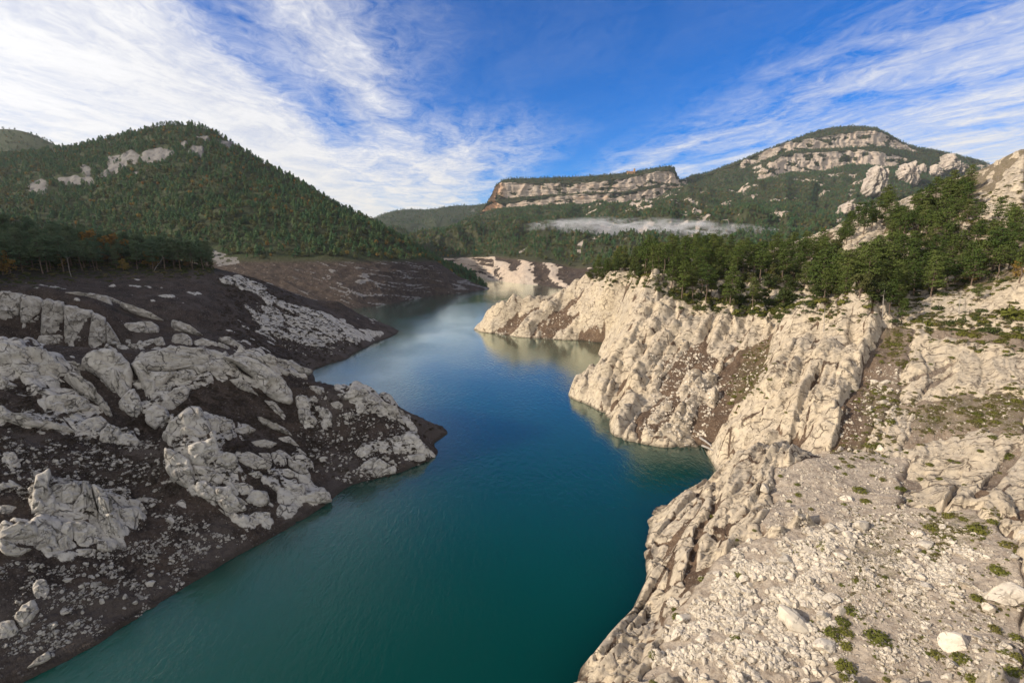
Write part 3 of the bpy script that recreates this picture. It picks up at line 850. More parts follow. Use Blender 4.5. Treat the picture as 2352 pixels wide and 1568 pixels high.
for u, v, d in [(1640, 1084, 85), (1690, 1058, 83), (1740, 1036, 81), (1800, 1029, 79.5), (1850, 1031, 78), (1905, 1044, 76), (1960, 1040, 76), (2050, 1031, 77),
                (2000, 1100, 68), (2000, 1200, 56), (2150, 1200, 54), (2352, 1200, 50), (2352, 1100, 59), (2352, 1000, 69), (2250, 1100, 63), (2150, 1060, 70),
                (1850, 1033, 85), (1780, 1034, 87), (1900, 1043, 82.5),
                (2100, 760, 110), (2060, 850, 98), (2352, 760, 100), (2352, 850, 88), (2200, 800, 102), (2200, 900, 86), (2352, 930, 78), (2060, 905, 91),
                (2010, 1000, 80), (2150, 1000, 77), (1970, 950, 88), (1990, 870, 100), (2015, 800, 110), (2040, 740, 118), (2250, 1000, 73.5), (1950, 1015, 82),
                (2050, 700, 126), (2150, 650, 135), (2250, 660, 120), (2352, 650, 112), (2352, 560, 130), (2250, 560, 145), (2150, 560, 155), (2200, 480, 170),
                (2290, 430, 178), (2352, 400, 172), (2352, 335, 195), (2300, 385, 192), (2240, 425, 196), (2130, 465, 195), (2060, 530, 188), (2000, 560, 180),
                (1960, 560, 176), (1930, 585, 182), (1900, 605, 180), (1800, 640, 178), (1700, 625, 198), (1600, 625, 198), (1500, 605, 215), (1450, 625, 215),
                (1510, 640, 176), (1530, 668, 170), (1600, 690, 164), (1700, 705, 158), (1780, 712, 152), (1468, 648, 195), (1348, 644, 270), (1400, 645, 238),
                (1460, 740, 160), (1400, 850, 147), (1500, 800, 146), (1500, 900, 128), (1450, 950, 122), (1600, 800, 143), (1600, 900, 123), (1600, 980, 112),
                (1700, 780, 142), (1700, 850, 129), (1650, 950, 113), (1700, 900, 119), (1680, 980, 107), (1750, 850, 124), (1780, 770, 136),
                (1640, 1020, 103), (1705, 930, 112.5), (1762, 830, 127), (1795, 740, 143),
                (1660, 1000, 99), (1750, 950, 98), (1750, 870, 108), (1790, 800, 119), (1805, 722, 134), (1850, 692, 142), (1880, 740, 126), (1900, 850, 103),
                (1850, 950, 92), (1750, 1030, 90), (1890, 1000, 85), (1935, 900, 97), (1960, 820, 106), (1990, 745, 117), (1993, 697, 121),
                (1950, 680, 142), (1900, 660, 160), (1410, 790, 152), (1365, 850, 148), (1440, 720, 170), (1480, 672, 175),
                (1117, 722, 275), (1151, 713, 272), (1184, 704, 270), (1233, 685, 272), (1297, 666, 278), (1250, 740, 256), (1350, 720, 248), (1350, 680, 258),
                (1420, 700, 235), (1420, 760, 229), (1300, 700, 265), (1180, 740, 265), (1400, 660, 240)]:
    ptsR.append(W(u, v, d=d))
ptsR += [(37, 200, -3), (32, 180, -4), (26, 162, -4), (30, 215, -5), (24, 180, -6),
         (-22, 272, -3), (-16, 291, -3), (8, 300, -3), (30, 318, -3), (50, 345, -3), (60, 380, -4), (95, 390, 18), (85, 330, 26), (130, 340, 32), (70, 300, 29),
         (100, 270, 37), (150, 300, 38), (130, 425, 10), (60, 425, -5), (220, 300, 70), (250, 420, 50), (300, 250, 110), (330, 150, 90), (200, 150, 56), (260, 60, 60),
         (150, 60, 38), (90, 35, 24), (60, 20, 15), (45, 10, 9), (20, 14, 0), (4, 20, -4), (-10, 30, -7), (0, 60, -9), (0, 100, -9), (0, 200, -9), (180, 230, 66), (230, 200, 84)]
RR = RBF(ptsR)
fanR = Fan(16.0, 430.0, 0.0033, np.concatenate([np.linspace(-0.14, 1.30, 590), np.linspace(1.32, 4.5, 40)]))
X, Y = fanR.X, fanR.Y
base = RR(X, Y)


def polyline_bump(X, Y, base, uvw, fan_hit):
    """raised (or cut) ribs of rock along measured crest lines: (points, width m, height m)"""
    add = np.zeros_like(X)
    for pts, wd, ht in uvw:
        P = [fan_hit(u, v) for u, v in pts]
        P = np.array([p for p in P if p is not None])
        if len(P) < 2:
            continue
        lo, hi = P[:, :2].min(0) - 4 * wd, P[:, :2].max(0) + 4 * wd
        idx = np.nonzero((X > lo[0]) & (X < hi[0]) & (Y > lo[1]) & (Y < hi[1]))
        x, y = X[idx], Y[idx]
        wx, wy = fbm2(x / 6, y / 6, 3) * wd * 0.7, fbm2(x / 6 + 50, y / 6, 3) * wd * 0.7
        best = np.full(x.shape, 1e9)
        bs = np.zeros(x.shape)
        L = np.concatenate([[0], np.cumsum(np.linalg.norm(np.diff(P[:, :2], axis=0), axis=1))])
        for i in range(len(P) - 1):
            a, b = P[i, :2], P[i + 1, :2]
            d = b - a
            k = np.clip(((x + wx - a[0]) * d[0] + (y + wy - a[1]) * d[1]) / max(d @ d, 1e-6), 0, 1)
            r = np.hypot(x + wx - a[0] - k * d[0], y + wy - a[1] - k * d[1])
            m = r < best
            best = np.where(m, r, best)
            bs = np.where(m, L[i] + k * (L[i + 1] - L[i]), bs)
        lump = 0.75 + 0.5 * perlin2(bs / (wd * 1.3), np.full_like(bs, wd * 3.1)) + 0.25 * perlin2(bs / (wd * 0.5), np.full_like(bs, 7.7))
        q = best / wd
        prof = np.where(q < 1, np.sqrt(np.clip(1 - q * q, 0, 1)), 0)
        prof = 0.7 * prof + 0.3 * np.exp(-q * q * 1.2)
        add[idx] += prof * ht * np.clip(lump, 0.5, 1.2) * (0.98 if ht > 2 else 1.0)
    return add


fanR.Z = base
RIBS = [
    (px('L', [(590, 225), (560, 290), (520, 370), (470, 460), (410, 590), (340, 700), (260, 810), (225, 890)]), 3.4, 3.6),
    (px('L', [(760, 130), (740, 200), (690, 290), (640, 400), (560, 530), (490, 660), (430, 780), (390, 900), (380, 960)]), 3.6, 4.4),
    (px('L', [(840, 300), (760, 380), (700, 470), (640, 560), (600, 660), (600, 760), (580, 870)]), 2.6, 2.6),
    (px('L', [(960, 420), (850, 480), (780, 560), (720, 650), (660, 740), (620, 860), (580, 940)]), 2.6, 2.6),
    (px('L', [(1060, 330), (1030, 450), (940, 560), (870, 620)]), 3.0, 2.2),
    (px('L', [(1240, 330), (1200, 440), (1140, 560), (1110, 640)]), 2.8, 2.0),
    (px('L', [(1420, 340), (1440, 440), (1400, 540)]), 2.8, 2.2),
    (px('L', [(1270, 560), (1230, 660), (1190, 700)]), 1.8, 1.6),
    (px('L', [(1010, 820), (1080, 880), (1140, 900)]), 2.0, 1.6),
    (px('L', [(560, 970), (530, 1050), (490, 1120)]), 2.8, 2.6),
    (px('L', [(820, 960), (760, 1080), (700, 1180)]), 2.0, 1.5), (px('L', [(1010, 1000), (930, 1110), (860, 1190)]), 1.6, 1.3),
    (px('K', [(1440, 400), (1330, 470), (1200, 560), (1080, 650), (960, 760), (860, 850), (780, 930)]), 4.0, 3.8),
    (px('K', [(850, 620), (740, 660), (600, 760), (500, 890)]), 4.0, 3.2), (px('K', [(740, 650), (590, 700), (470, 740), (340, 860), (290, 885)]), 3.4, 4.2),
    (px('K', [(1620, 420), (1500, 520), (1400, 610), (1310, 700)]), 3.6, 3.4),
    (px('K', [(1560, 400), (1460, 480), (1380, 580)]), 2.2, 2.2),
    (px('K', [(1580, 620), (1480, 730), (1380, 810), (1280, 890), (1210, 960)]), 3.4, 3.8), (px('K', [(1640, 690), (1560, 740)]), 3.0, 2.6),
    (px('K', [(1050, 820), (1010, 890), (970, 940)]), 2.0, 2.2), (px('K', [(1060, 770), (830, 790), (700, 880)]), 2.0, 1.6),
    (px('K', [(1770, 580), (1680, 590)]), 2.4, 2.4),
    # the slabby spur
    (px('L', [(2140, 150), (2110, 260), (2090, 340)]), 2.6, 5.0), (px('L', [(2190, 260), (2190, 400), (2140, 560), (2050, 640), (2030, 770), (1950, 860), (1920, 960), (1900, 1080), (1880, 1230)]), 2.4, 2.2),
    (px('L', [(1990, 390), (1900, 560), (1850, 720), (1790, 820), (1700, 960), (1650, 1080)]), 3.0, 1.6),
    (px('L', [(1760, 330), (1660, 390), (1570, 470), (1560, 580), (1500, 720), (1430, 860), (1300, 980), (1200, 1130), (1150, 1250)]), 3.0, 1.8),
    (px('L', [(1700, 480), (1640, 640), (1560, 800), (1480, 930), (1360, 1050)]), 2.6, 1.3),
    (px('L', [(1820, 760), (1740, 900), (1690, 1010), (1675, 1110), (1680, 1210)]), 0.8, -1.8), (px('L', [(1820, 740), (1780, 830), (1720, 930)]), 0.6, -0.9),
    (px('L', [(1900, 1010), (1800, 1010), (1700, 1000)]), 0.45, -0.6), (px('L', [(1900, 1120), (1790, 1115), (1690, 1120)]), 0.45, -0.7),
    (px('L', [(1950, 690), (1800, 760), (1640, 810), (1500, 880)]), 0.6, -0.8), (px('L', [(1980, 480), (1800, 560), (1600, 640)]), 0.6, -0.7),
    (px('L', [(2000, 560), (1840, 640), (1640, 740), (1560, 760)]), 0.5, -0.7), (px('L', [(1640, 900), (1500, 1000), (1330, 1090)]), 0.5, -0.7),
    # near rocks by the water
    (px('N', [(880, 690), (865, 780), (840, 880)]), 0.6, -2.2), (px('N', [(1000, 400), (990, 470), (900, 560), (880, 690)]), 0.5, -1.2),
    (px('N', [(640, 520), (780, 490), (860, 430), (950, 350)]), 0.45, -0.9), (px('N', [(620, 650), (780, 620), (920, 610), (1090, 600)]), 0.45, -1.1),
    (px('N', [(620, 820), (760, 790), (860, 780)]), 0.4, -0.8), (px('N', [(600, 960), (740, 920), (850, 860), (960, 800)]), 0.45, -0.9),
    (px('N', [(430, 1270), (560, 1160), (590, 1060)]), 0.45, -0.8), (px('N', [(240, 1440), (400, 1330), (600, 1270)]), 0.4, -0.7),
    (px('N', [(1100, 480), (1100, 600)]), 0.35, -0.6), (px('N', [(930, 520), (920, 610)]), 0.35, -0.7), (px('N', [(1250, 330), (1180, 420), (1240, 440), (1270, 380)]), 0.35, -0.5),
    (px('N', [(1020, 250), (1000, 330), (1020, 440)]), 0.45, -0.8),
    # slabs of the sunlit slope
    (px('M', [(1890, 470), (1780, 520), (1710, 590)]), 0.6, -1.6), (px('M', [(1900, 400), (1750, 470), (1560, 560)]), 0.8, -1.2), (px('M', [(2120, 590), (1900, 600), (1700, 620)]), 0.8, -0.6),
    (px('M', [(2330, 960), (2240, 1060), (2140, 1180), (2060, 1310)]), 0.8, -1.3), (px('M', [(2352, 1380), (2280, 1430)]), 0.8, -1.0),
]
ribs = polyline_bump(X, Y, base, RIBS, fanR.hit)
U, V = project(X, Y, base)
U = U + fbm2(X / 3.5, Y / 3.5, 4) * 26 * 90 / (Y + 20)
V = V + fbm2(X / 3.5 + 40, Y / 3.5, 4) * 26 * 90 / (Y + 20)
soilP = [
    px('L', [(840, 590), (960, 540), (1040, 530), (1100, 520), (1110, 600), (1170, 660), (1180, 720), (1260, 560), (1350, 560), (1470, 520), (1530, 430), (1530, 560), (1500, 690), (1460, 790), (1330, 930), (1220, 1000), (1150, 1120), (1120, 1240), (1040, 1210), (1000, 1080), (1040, 940), (1160, 920), (1180, 800), (1060, 720), (980, 720), (900, 860), (780, 850), (800, 700)]),
    px('L', [(660, 1010), (780, 900), (880, 850), (920, 900), (880, 1020), (760, 1150), (640, 1160), (600, 1100)]),
    px('L', [(1000, 330), (1080, 340), (1010, 420), (940, 400)]), px('L', [(1100, 440), (1160, 430), (1080, 540), (1040, 520)]),
    px('L', [(660, 530), (740, 540), (700, 600), (660, 700), (620, 760), (640, 640)]), px('L', [(550, 740), (600, 760), (570, 890), (540, 960), (510, 880)]),
    px('L', [(2210, 440), (2352, 430), (2352, 900), (2200, 1100), (2050, 1260), (1890, 1270), (1920, 1120), (1960, 960), (2060, 840), (2120, 640), (2190, 560)]),
    px('K', [(560, 880), (700, 760), (860, 700), (1040, 600), (1180, 520), (1250, 490), (1000, 690), (820, 830), (740, 930), (600, 910)]),
    px('K', [(880, 930), (1000, 780), (1200, 690), (1330, 560), (1560, 420), (1440, 520), (1320, 700), (1250, 730), (1420, 690), (1330, 780), (1160, 900), (1100, 960)]),
    px('K', [(1320, 960), (1440, 820), (1540, 780), (1680, 650), (1800, 660), (1720, 820), (1640, 1000), (1400, 990)]),
    px('K', [(1680, 430), (1900, 420), (1880, 500), (1800, 570), (1640, 560)]),
    px('M', [(730, 1090), (1000, 1010), (1500, 990), (1600, 1040), (1540, 1170), (1560, 1290), (1500, 1400), (1100, 1400), (800, 1480), (640, 1500), (660, 1340), (740, 1200)]),
    px('M', [(1500, 680), (1700, 640), (2352, 600), (2352, 850), (2000, 850), (1780, 880), (1700, 940), (1560, 960), (1620, 820), (1700, 720)]),
    px('M', [(1440, 170), (1640, 180), (1600, 300), (1600, 400), (1500, 500), (1440, 430)]),
    px('M', [(1620, 180), (2352, 200), (2352, 330), (2000, 250)]),
    px('R', [(0, 480), (260, 430), (480, 400), (760, 420), (960, 460), (1140, 520), (1307, 780), (1307, 1568), (0, 1568)]),
    px('N', [(1180, 650), (1350, 600), (1900, 480), (2352, 480), (2352, 1568), (520, 1568), (700, 1300), (700, 1180), (860, 960), (1000, 760)]),
]
soil = blur(poly_mask(U, V, soilP).astype(float), 9)
grav = blur(poly_mask(U, V, soilP[-2:] + [soilP[11]]).astype(float), 6)
mossP = [px('M', [(1600, 700), (1800, 640), (2352, 560), (2352, 850), (2000, 830), (1780, 860), (1650, 850)]), px('M', [(1290, 560), (1540, 580), (1560, 700), (1480, 900), (1560, 1000), (1100, 1000), (1330, 900), (1300, 700)]),
         px('L', [(1340, 560), (1520, 520), (1480, 780), (1320, 940), (1240, 900)]), px('R', [(200, 560), (480, 560), (520, 760), (420, 1000), (180, 1000), (160, 800)]), px('R', [(640, 480), (1100, 500), (1000, 720), (700, 620)]),
         px('L', [(2240, 440), (2352, 430), (2352, 600), (2240, 560)])]
mossR = blur(poly_mask(U, V, mossP).astype(float), 6)
woodR = sstep(base, 33.0, 38.0) * sstep(Y, 105, 125)
bare = blur(poly_mask(U, V, [px('S', [(1040, 960), (1160, 870), (1400, 790), (1430, 860), (1380, 1000), (1230, 1080), (1060, 1060)]), px('S', [(2050, 740), (2352, 330), (2352, 820), (2260, 820), (2160, 760)]),
                             px('S', [(780, 1380), (950, 1290), (1250, 1240), (1280, 1420), (980, 1420), (760, 1500)])]).astype(float), 3)
e = np.array([.70, .71])
s_, t_ = X * e[0] + Y * e[1], -X * e[1] + Y * e[0]
warp = fbm2(X / 13, Y / 13, 3)
bl = fbm2(t_ / 6 + warp * 0.6, s_ / 38 + warp * 0.4, 4, 0.5, ridge=True)
F1, F2, ID = worley2(s_ / 5.2 + warp * 0.9, t_ / 2.5 + warp * 0.9)
fh, fe, fid = facets(s_ / 15.0 + warp * 0.4, t_ / 3.9 + warp * 0.45, 1.2)
pil = (fh * 1.0 + 0.45) * sstep(fe, 0.0, 0.20)
g1, g2, gi = worley2(s_ / 2.6 + warp * 1.3, t_ / 1.1 - warp)
fh2, fe2, _i = facets(s_ / 2.3 - warp, t_ / 1.0 + warp * 1.3, 1.2)
pil2 = (fh2 * 0.18 + 0.1) * sstep(fe2, 0.0, 0.25)
bed = saw(t_ / 4.6 + warp * 0.6 + fbm2(s_ / 34, t_ / 30, 2) * 1.3) * 1.5 + saw(t_ / 1.7 + warp * 1.1 + 0.3) * 0.42
bed *= 0.35 + 0.65 * sstep(fbm2(s_ / 18 + 5, t_ / 10, 3), -0.3, 0.2)
smooth_zone = sstep(X / Y, 0.72, 0.86) * sstep(Y, 55, 66)          # the big smooth slabs of the slope
far = sstep(Y, 190, 250)
slab = blur(poly_mask(U, V, [px('L', [(1760, 330), (2060, 400), (2040, 640), (1960, 860), (1880, 1240), (1560, 1220), (1330, 1010), (1480, 780), (1540, 600), (1560, 470)])]).astype(float), 10)
amp = (1 - 0.55 * smooth_zone) * (1 - 0.35 * slab)
R = base + ribs + amp * ((bl - 0.30) * 0.55 + pil + pil2 + bed - 0.45) + fbm2(s_ / 1.2, t_ / 0.6, 5, 0.6) * 0.16 + fbm2(s_ / 20, t_ / 6, 4) * 0.8 - 0.2
rill = -np.abs(fbm2(t_ / 2.2 + warp, s_ / 14, 4)) * 0.9
S = base + fbm2(X / 8, Y / 8, 5) * 0.5 + fbm2(X / 0.8, Y / 0.8, 4, 0.6) * 0.16 + rill * sstep(Y, 75, 90)
shelf = sstep(X / Y, 0.30, 0.42) * sstep(Y, 72, 62)
R = R - soil * (1.9 - 0.75 * shelf) - bed * shelf * soil * 0.9
S = S + (soil * 0.95 - 0.75) + fbm2(X / 5 + 9, Y / 5, 4) * 0.55

R -= woodR * 1.2 * (1 - bare)
R += bare * 0.4
wet = sstep(base, -0.7, 0.35)
R, S = base + (R - base) * wet, base + (S - base) * wet
Z = ease_steps(np.maximum(R, S), X, Y)
rockR = sstep(R - S, -0.15, 0.25)
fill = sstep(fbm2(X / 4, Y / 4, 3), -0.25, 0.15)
rockR *= 1 - 0.92 * (1 - sstep(fe, 0.01, 0.09)) * fill * (1 - 0.6 * smooth_zone)  # soil fills the cracks, deepened to put crevice shade into the colour
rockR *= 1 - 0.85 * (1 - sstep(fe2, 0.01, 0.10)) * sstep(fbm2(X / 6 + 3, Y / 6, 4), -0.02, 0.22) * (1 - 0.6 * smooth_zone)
rockR *= 1 - 0.8 * sstep(ribs, -0.35, -0.8)
rockR = blur(rockR, 1)
fanR.Z = Z
mossR = np.maximum(mossR * 0.6, woodR * (1 - bare) * 0.85)
gravR = np.maximum(grav * 0.9, smooth_zone * 0.35)
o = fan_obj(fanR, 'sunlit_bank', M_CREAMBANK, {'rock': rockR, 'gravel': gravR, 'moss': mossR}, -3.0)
tag(o, 'sunlit bank of cream rock ribs, brown soil gullies and a stony shelf', kind='structure')
gravF = grav
# ------------------------------------------------------------------ hills and mountains beyond: skins stretched over measured profiles
def catmull(P, n):
    """resample rows of control columns smoothly; P (k, ...)"""
    k = len(P)
    q = np.linspace(0, k - 1, n)
    i = np.minimum(q.astype(int), k - 2)
    f = (q - i).reshape(-1, *([1] * (P.ndim - 1)))
    p0, p1, p2, p3 = P[np.maximum(i - 1, 0)], P[i], P[i + 1], P[np.minimum(i + 2, k - 1)]
    # limited tangents keep skylines from overshooting
    m1, m2 = (p2 - p0) * 0.5, (p3 - p1) * 0.5
    d = p2 - p1
    m1 = np.where(m1 * d <= 0, 0, np.sign(d) * np.minimum(np.abs(m1), 2 * np.abs(d)))
    m2 = np.where(m2 * d <= 0, 0, np.sign(d) * np.minimum(np.abs(m2), 2 * np.abs(d)))
    return (2 * f**3 - 3 * f**2 + 1) * p1 + (f**3 - 2 * f**2 + f) * m1 + (-2 * f**3 + 3 * f**2) * p2 + (f**3 - f**2) * m2


class Loft:
    def __init__(self, cols, ncol, nsub):
        P = np.array([[list(p) for p in c] for c in cols], float)     # column, line, xyz
        A = catmull(P, ncol)                                          # ncol, line, 3
        rows, frac = [], []
        for k, n in enumerate(nsub):
            for j in range(n):
                rows.append(A[:, k] + (A[:, k + 1] - A[:, k]) * j / n)
                frac.append(k + j / n)
        rows.append(A[:, -1])
        frac.append(len(nsub))
        self.G = np.stack(rows, 0)                                    # row, col, 3
        self.f = np.array(frac)[:, None] * np.ones((1, ncol))
        self.shape = self.G.shape[:2]

    def normals(self):
        du = np.gradient(self.G, axis=1)
        dv = np.gradient(self.G, axis=0)
        n = np.cross(du, dv)
        n /= np.maximum(np.linalg.norm(n, axis=-1, keepdims=True), 1e-9)
        return n

    def build(self, name, mat, attrs):
        F = grid_faces(*self.shape)
        V = self.G.reshape(-1, 3)
        return link(name, make_mesh(name, V, F, {k: a.ravel() for k, a in attrs.items()}), mat)

    def scatter(self, weight, count):
        """random points on the skin, weight per vertex; returns xyz"""
        G = self.G
        a = np.linalg.norm(np.cross(G[1:, :-1] - G[:-1, :-1], G[:-1, 1:] - G[:-1, :-1]), axis=-1)
        w = a * (weight[1:, 1:] + weight[:-1, :-1]) * 0.5
        p = (w / w.sum()).ravel()
        idx = rng.choice(len(p), size=count, p=p)
        i, j = np.unravel_index(idx, a.shape)
        u, v = rng.uniform(size=(2, count, 1))
        return (G[i, j] * (1 - u) + G[i + 1, j] * u) * (1 - v) + (G[i, j + 1] * (1 - u) + G[i + 1, j + 1] * u) * v


def col4(sh, ring, mid, sky, back=(260, 0.55)):
    a = W(*sh, z=0.0)
    und = (a[0] + 4, a[1] - 12, -6.0)
    r, m, s = W(ring[0], ring[1], d=ring[2]), W(mid[0], mid[1], d=mid[2]), W(sky[0], sky[1], d=sky[2])
    bk = (s[0] - 40, s[1] + back[0], s[2] * back[1])
    return [und, a, r, m, s, bk]


hill = Loft([
    col4((-800, 760), (-900, 600, 500), (-900, 480, 700), (-950, 400, 1050)),
    col4((-200, 740), (-250, 600, 480), (-250, 470, 680), (-250, 375, 980)),
    col4((150, 735), (100, 600, 470), (80, 460, 670), (100, 346, 950)),
    col4((400, 728), (350, 600, 460), (260, 450, 660), (225, 322, 925)),
    col4((600, 718), (520, 598, 452), (400, 440, 640), (330, 298, 900)),
    col4((700, 714), (590, 597, 450), (460, 440, 635), (385, 287, 893)),
    col4((762, 711), (640, 597, 450), (520, 450, 630), (440, 287, 888)),
    col4((820, 708), (740, 597, 455), (620, 470, 610), (505, 312, 875)),
    col4((860, 703), (800, 597, 462), (690, 485, 590), (580, 361, 840)),
    col4((902, 697), (860, 597, 475), (770, 505, 580), (670, 409, 795)),
    col4((950, 688), (915, 597, 495), (840, 530, 575), (770, 469, 755)),
    col4((997, 678), (955, 597, 520), (900, 560, 580), (860, 512, 715)),
    col4((1040, 675), (985, 598, 545), (950, 583, 595), (930, 560, 680)),
    col4((1079, 671), (1005, 601, 565), (990, 597, 600), (985, 594, 650)),
    col4((1100, 667), (1050, 632, 575), (1045, 621, 605), (1045, 616, 640)),
    col4((1112, 665), (1090, 650, 580), (1088, 640, 602), (1090, 638, 630)),
    col4((1120, 664), (1112, 659, 583), (1110, 653, 602), (1108, 650, 615), (60, -0.5)),
    col4((1124, 663), (1122, 662, 590), (1122, 660, 604), (1122, 660, 612), (40, -1)),
], 520, [2, 46, 60, 60, 14])
G, f = hill.G, hill.f
X, Y, Z = G[..., 0], G[..., 1], G[..., 2]
U, V = project(X, Y, Z)
n = hill.normals()
bankm = sstep(f, 2.05, 1.9)
slopem = sstep(f, 1.95, 2.2)
tl = X * 0.75 + Z * 1.6
nz = (fbm3(X / 60, Y / 60, Z / 60, 5, 0.55) * 14 * slopem + fbm3(X / 160, Y / 160, Z / 160, 2) * 14 * slopem) * sstep(f, 4.0, 3.3)
strat = fbm2((X * 0.5 + Z * 1.9) / 9, (X - Z * 0.6) / 60, 5, 0.55, ridge=True)
nz += bankm * sstep(f, 1.0, 1.2) * ((strat - 0.35) * 1.8 + fbm3(X / 12, Y / 12, Z / 8, 4) * 1.2) * sstep(f, 2.0, 1.85)
rk = sstep(fbm3(X / 45 + 3, Y / 45, Z / 45, 5, 0.6), 0.10, 0.26)
rockP = [px('D', p) for p in [
    [(790, 480), (860, 450), (920, 500), (900, 560), (800, 540)], [(720, 560), (800, 540), (840, 570), (760, 610), (660, 640), (640, 600)],
    [(930, 470), (1040, 430), (1140, 460), (1130, 500), (1000, 560), (930, 540)], [(190, 680), (280, 650), (340, 690), (300, 730), (240, 760), (190, 720)],
    [(380, 650), (500, 630), (610, 640), (600, 670), (400, 680)], [(1180, 410), (1230, 400), (1230, 440), (1190, 450)], [(1270, 370), (1370, 370), (1370, 400), (1290, 390)],
    [(1410, 400), (1500, 400), (1560, 430), (1480, 440)], [(850, 600), (1000, 590), (1010, 620), (880, 630)], [(1520, 370), (1560, 410), (1540, 420)],
    [(700, 490), (780, 480), (760, 540), (700, 560)], [(1260, 430), (1330, 430), (1330, 500), (1220, 480)], [(540, 570), (600, 580), (580, 640), (540, 620)], [(690, 410), (740, 410), (720, 440)]]]
near_rocks = blur(poly_mask(U, V, rockP).astype(float), 2)
hz = sstep(V, 560, 380)
rk_up = np.clip(near_rocks + rk * hz * 0.35 * sstep(U, 950, 500), 0, 1)
rk_bank = sstep(strat + 0.25 * fbm3(X / 25, Y / 25, Z / 25, 3), 0.60, 0.80) * 0.75 * bankm * sstep(U, 560, 760)
ringedge = np.exp(-((f - 2.0) / 0.05)**2) * 0.4
wall = sstep(fbm3(X / 7, Y / 7, Z / 4, 4), -0.25, 0.1) * blur(poly_mask(U, V, [px('F', [(1950, 560), (2030, 470), (2100, 500), (2352, 580), (2352, 620), (2130, 660), (2060, 600)])]).astype(float), 2)
rock = np.clip(np.maximum(rk_up * slopem, rk_bank) + wall, 0, 1)
near_rocks *= sstep(fbm3(X / 14, Y / 14, Z / 12, 4), -0.22, 0.08)
nz += near_rocks * slopem * (2.5 + fbm3(X / 9, Y / 9, Z / 9, 4) * 4.0)
G += n * nz[..., None] * np.where((f > 0.98) & (f < 1.02), 0.0, 1.0)[..., None]
o = hill.build('wooded_hill', M_HILL, {'rock': rock, 'warm': np.zeros_like(rock), 'soil': bankm})
tag(o, 'steep wooded hill above the bare brown lake shore', kind='structure')
HILL_ROCK = rock

def col8(sh, ring, mid, b1, t1, b2, t2, sky, back=(500, 0.7)):
    if 1110 < sky[0] < 1550:                    # the two bands of the flat topped cliff
        b1, t1, b2, t2 = ((p[0], p[1] + dv, p[2]) for p, dv in ((b1, 4), (t1, -1), (b2, 2.5), (t2, -3.5)))
        sky = (sky[0], sky[1] - 3, sky[2])
    a = W(*sh, z=0.0)
    ring = (ring[0], ring[1], a[1] + 30)
    r = [(a[0] + 4, a[1] - 14, -6.0), a] + [W(p[0], p[1], d=p[2]) for p in (ring, mid, b1, t1, b2, t2, sky)]
    s = r[-1]
    return r + [(s[0] + 30, s[1] + back[0], s[2] * back[1])]


def fl(u, v, d, top):
    """columns without cliffs: four lines climb evenly from (u,v,d) to top"""
    u2, v2, d2 = top
    return [(u + (u2 - u) * k / 4, v + (v2 - v) * k / 4, d + (d2 - d) * k / 4) for k in range(5)]


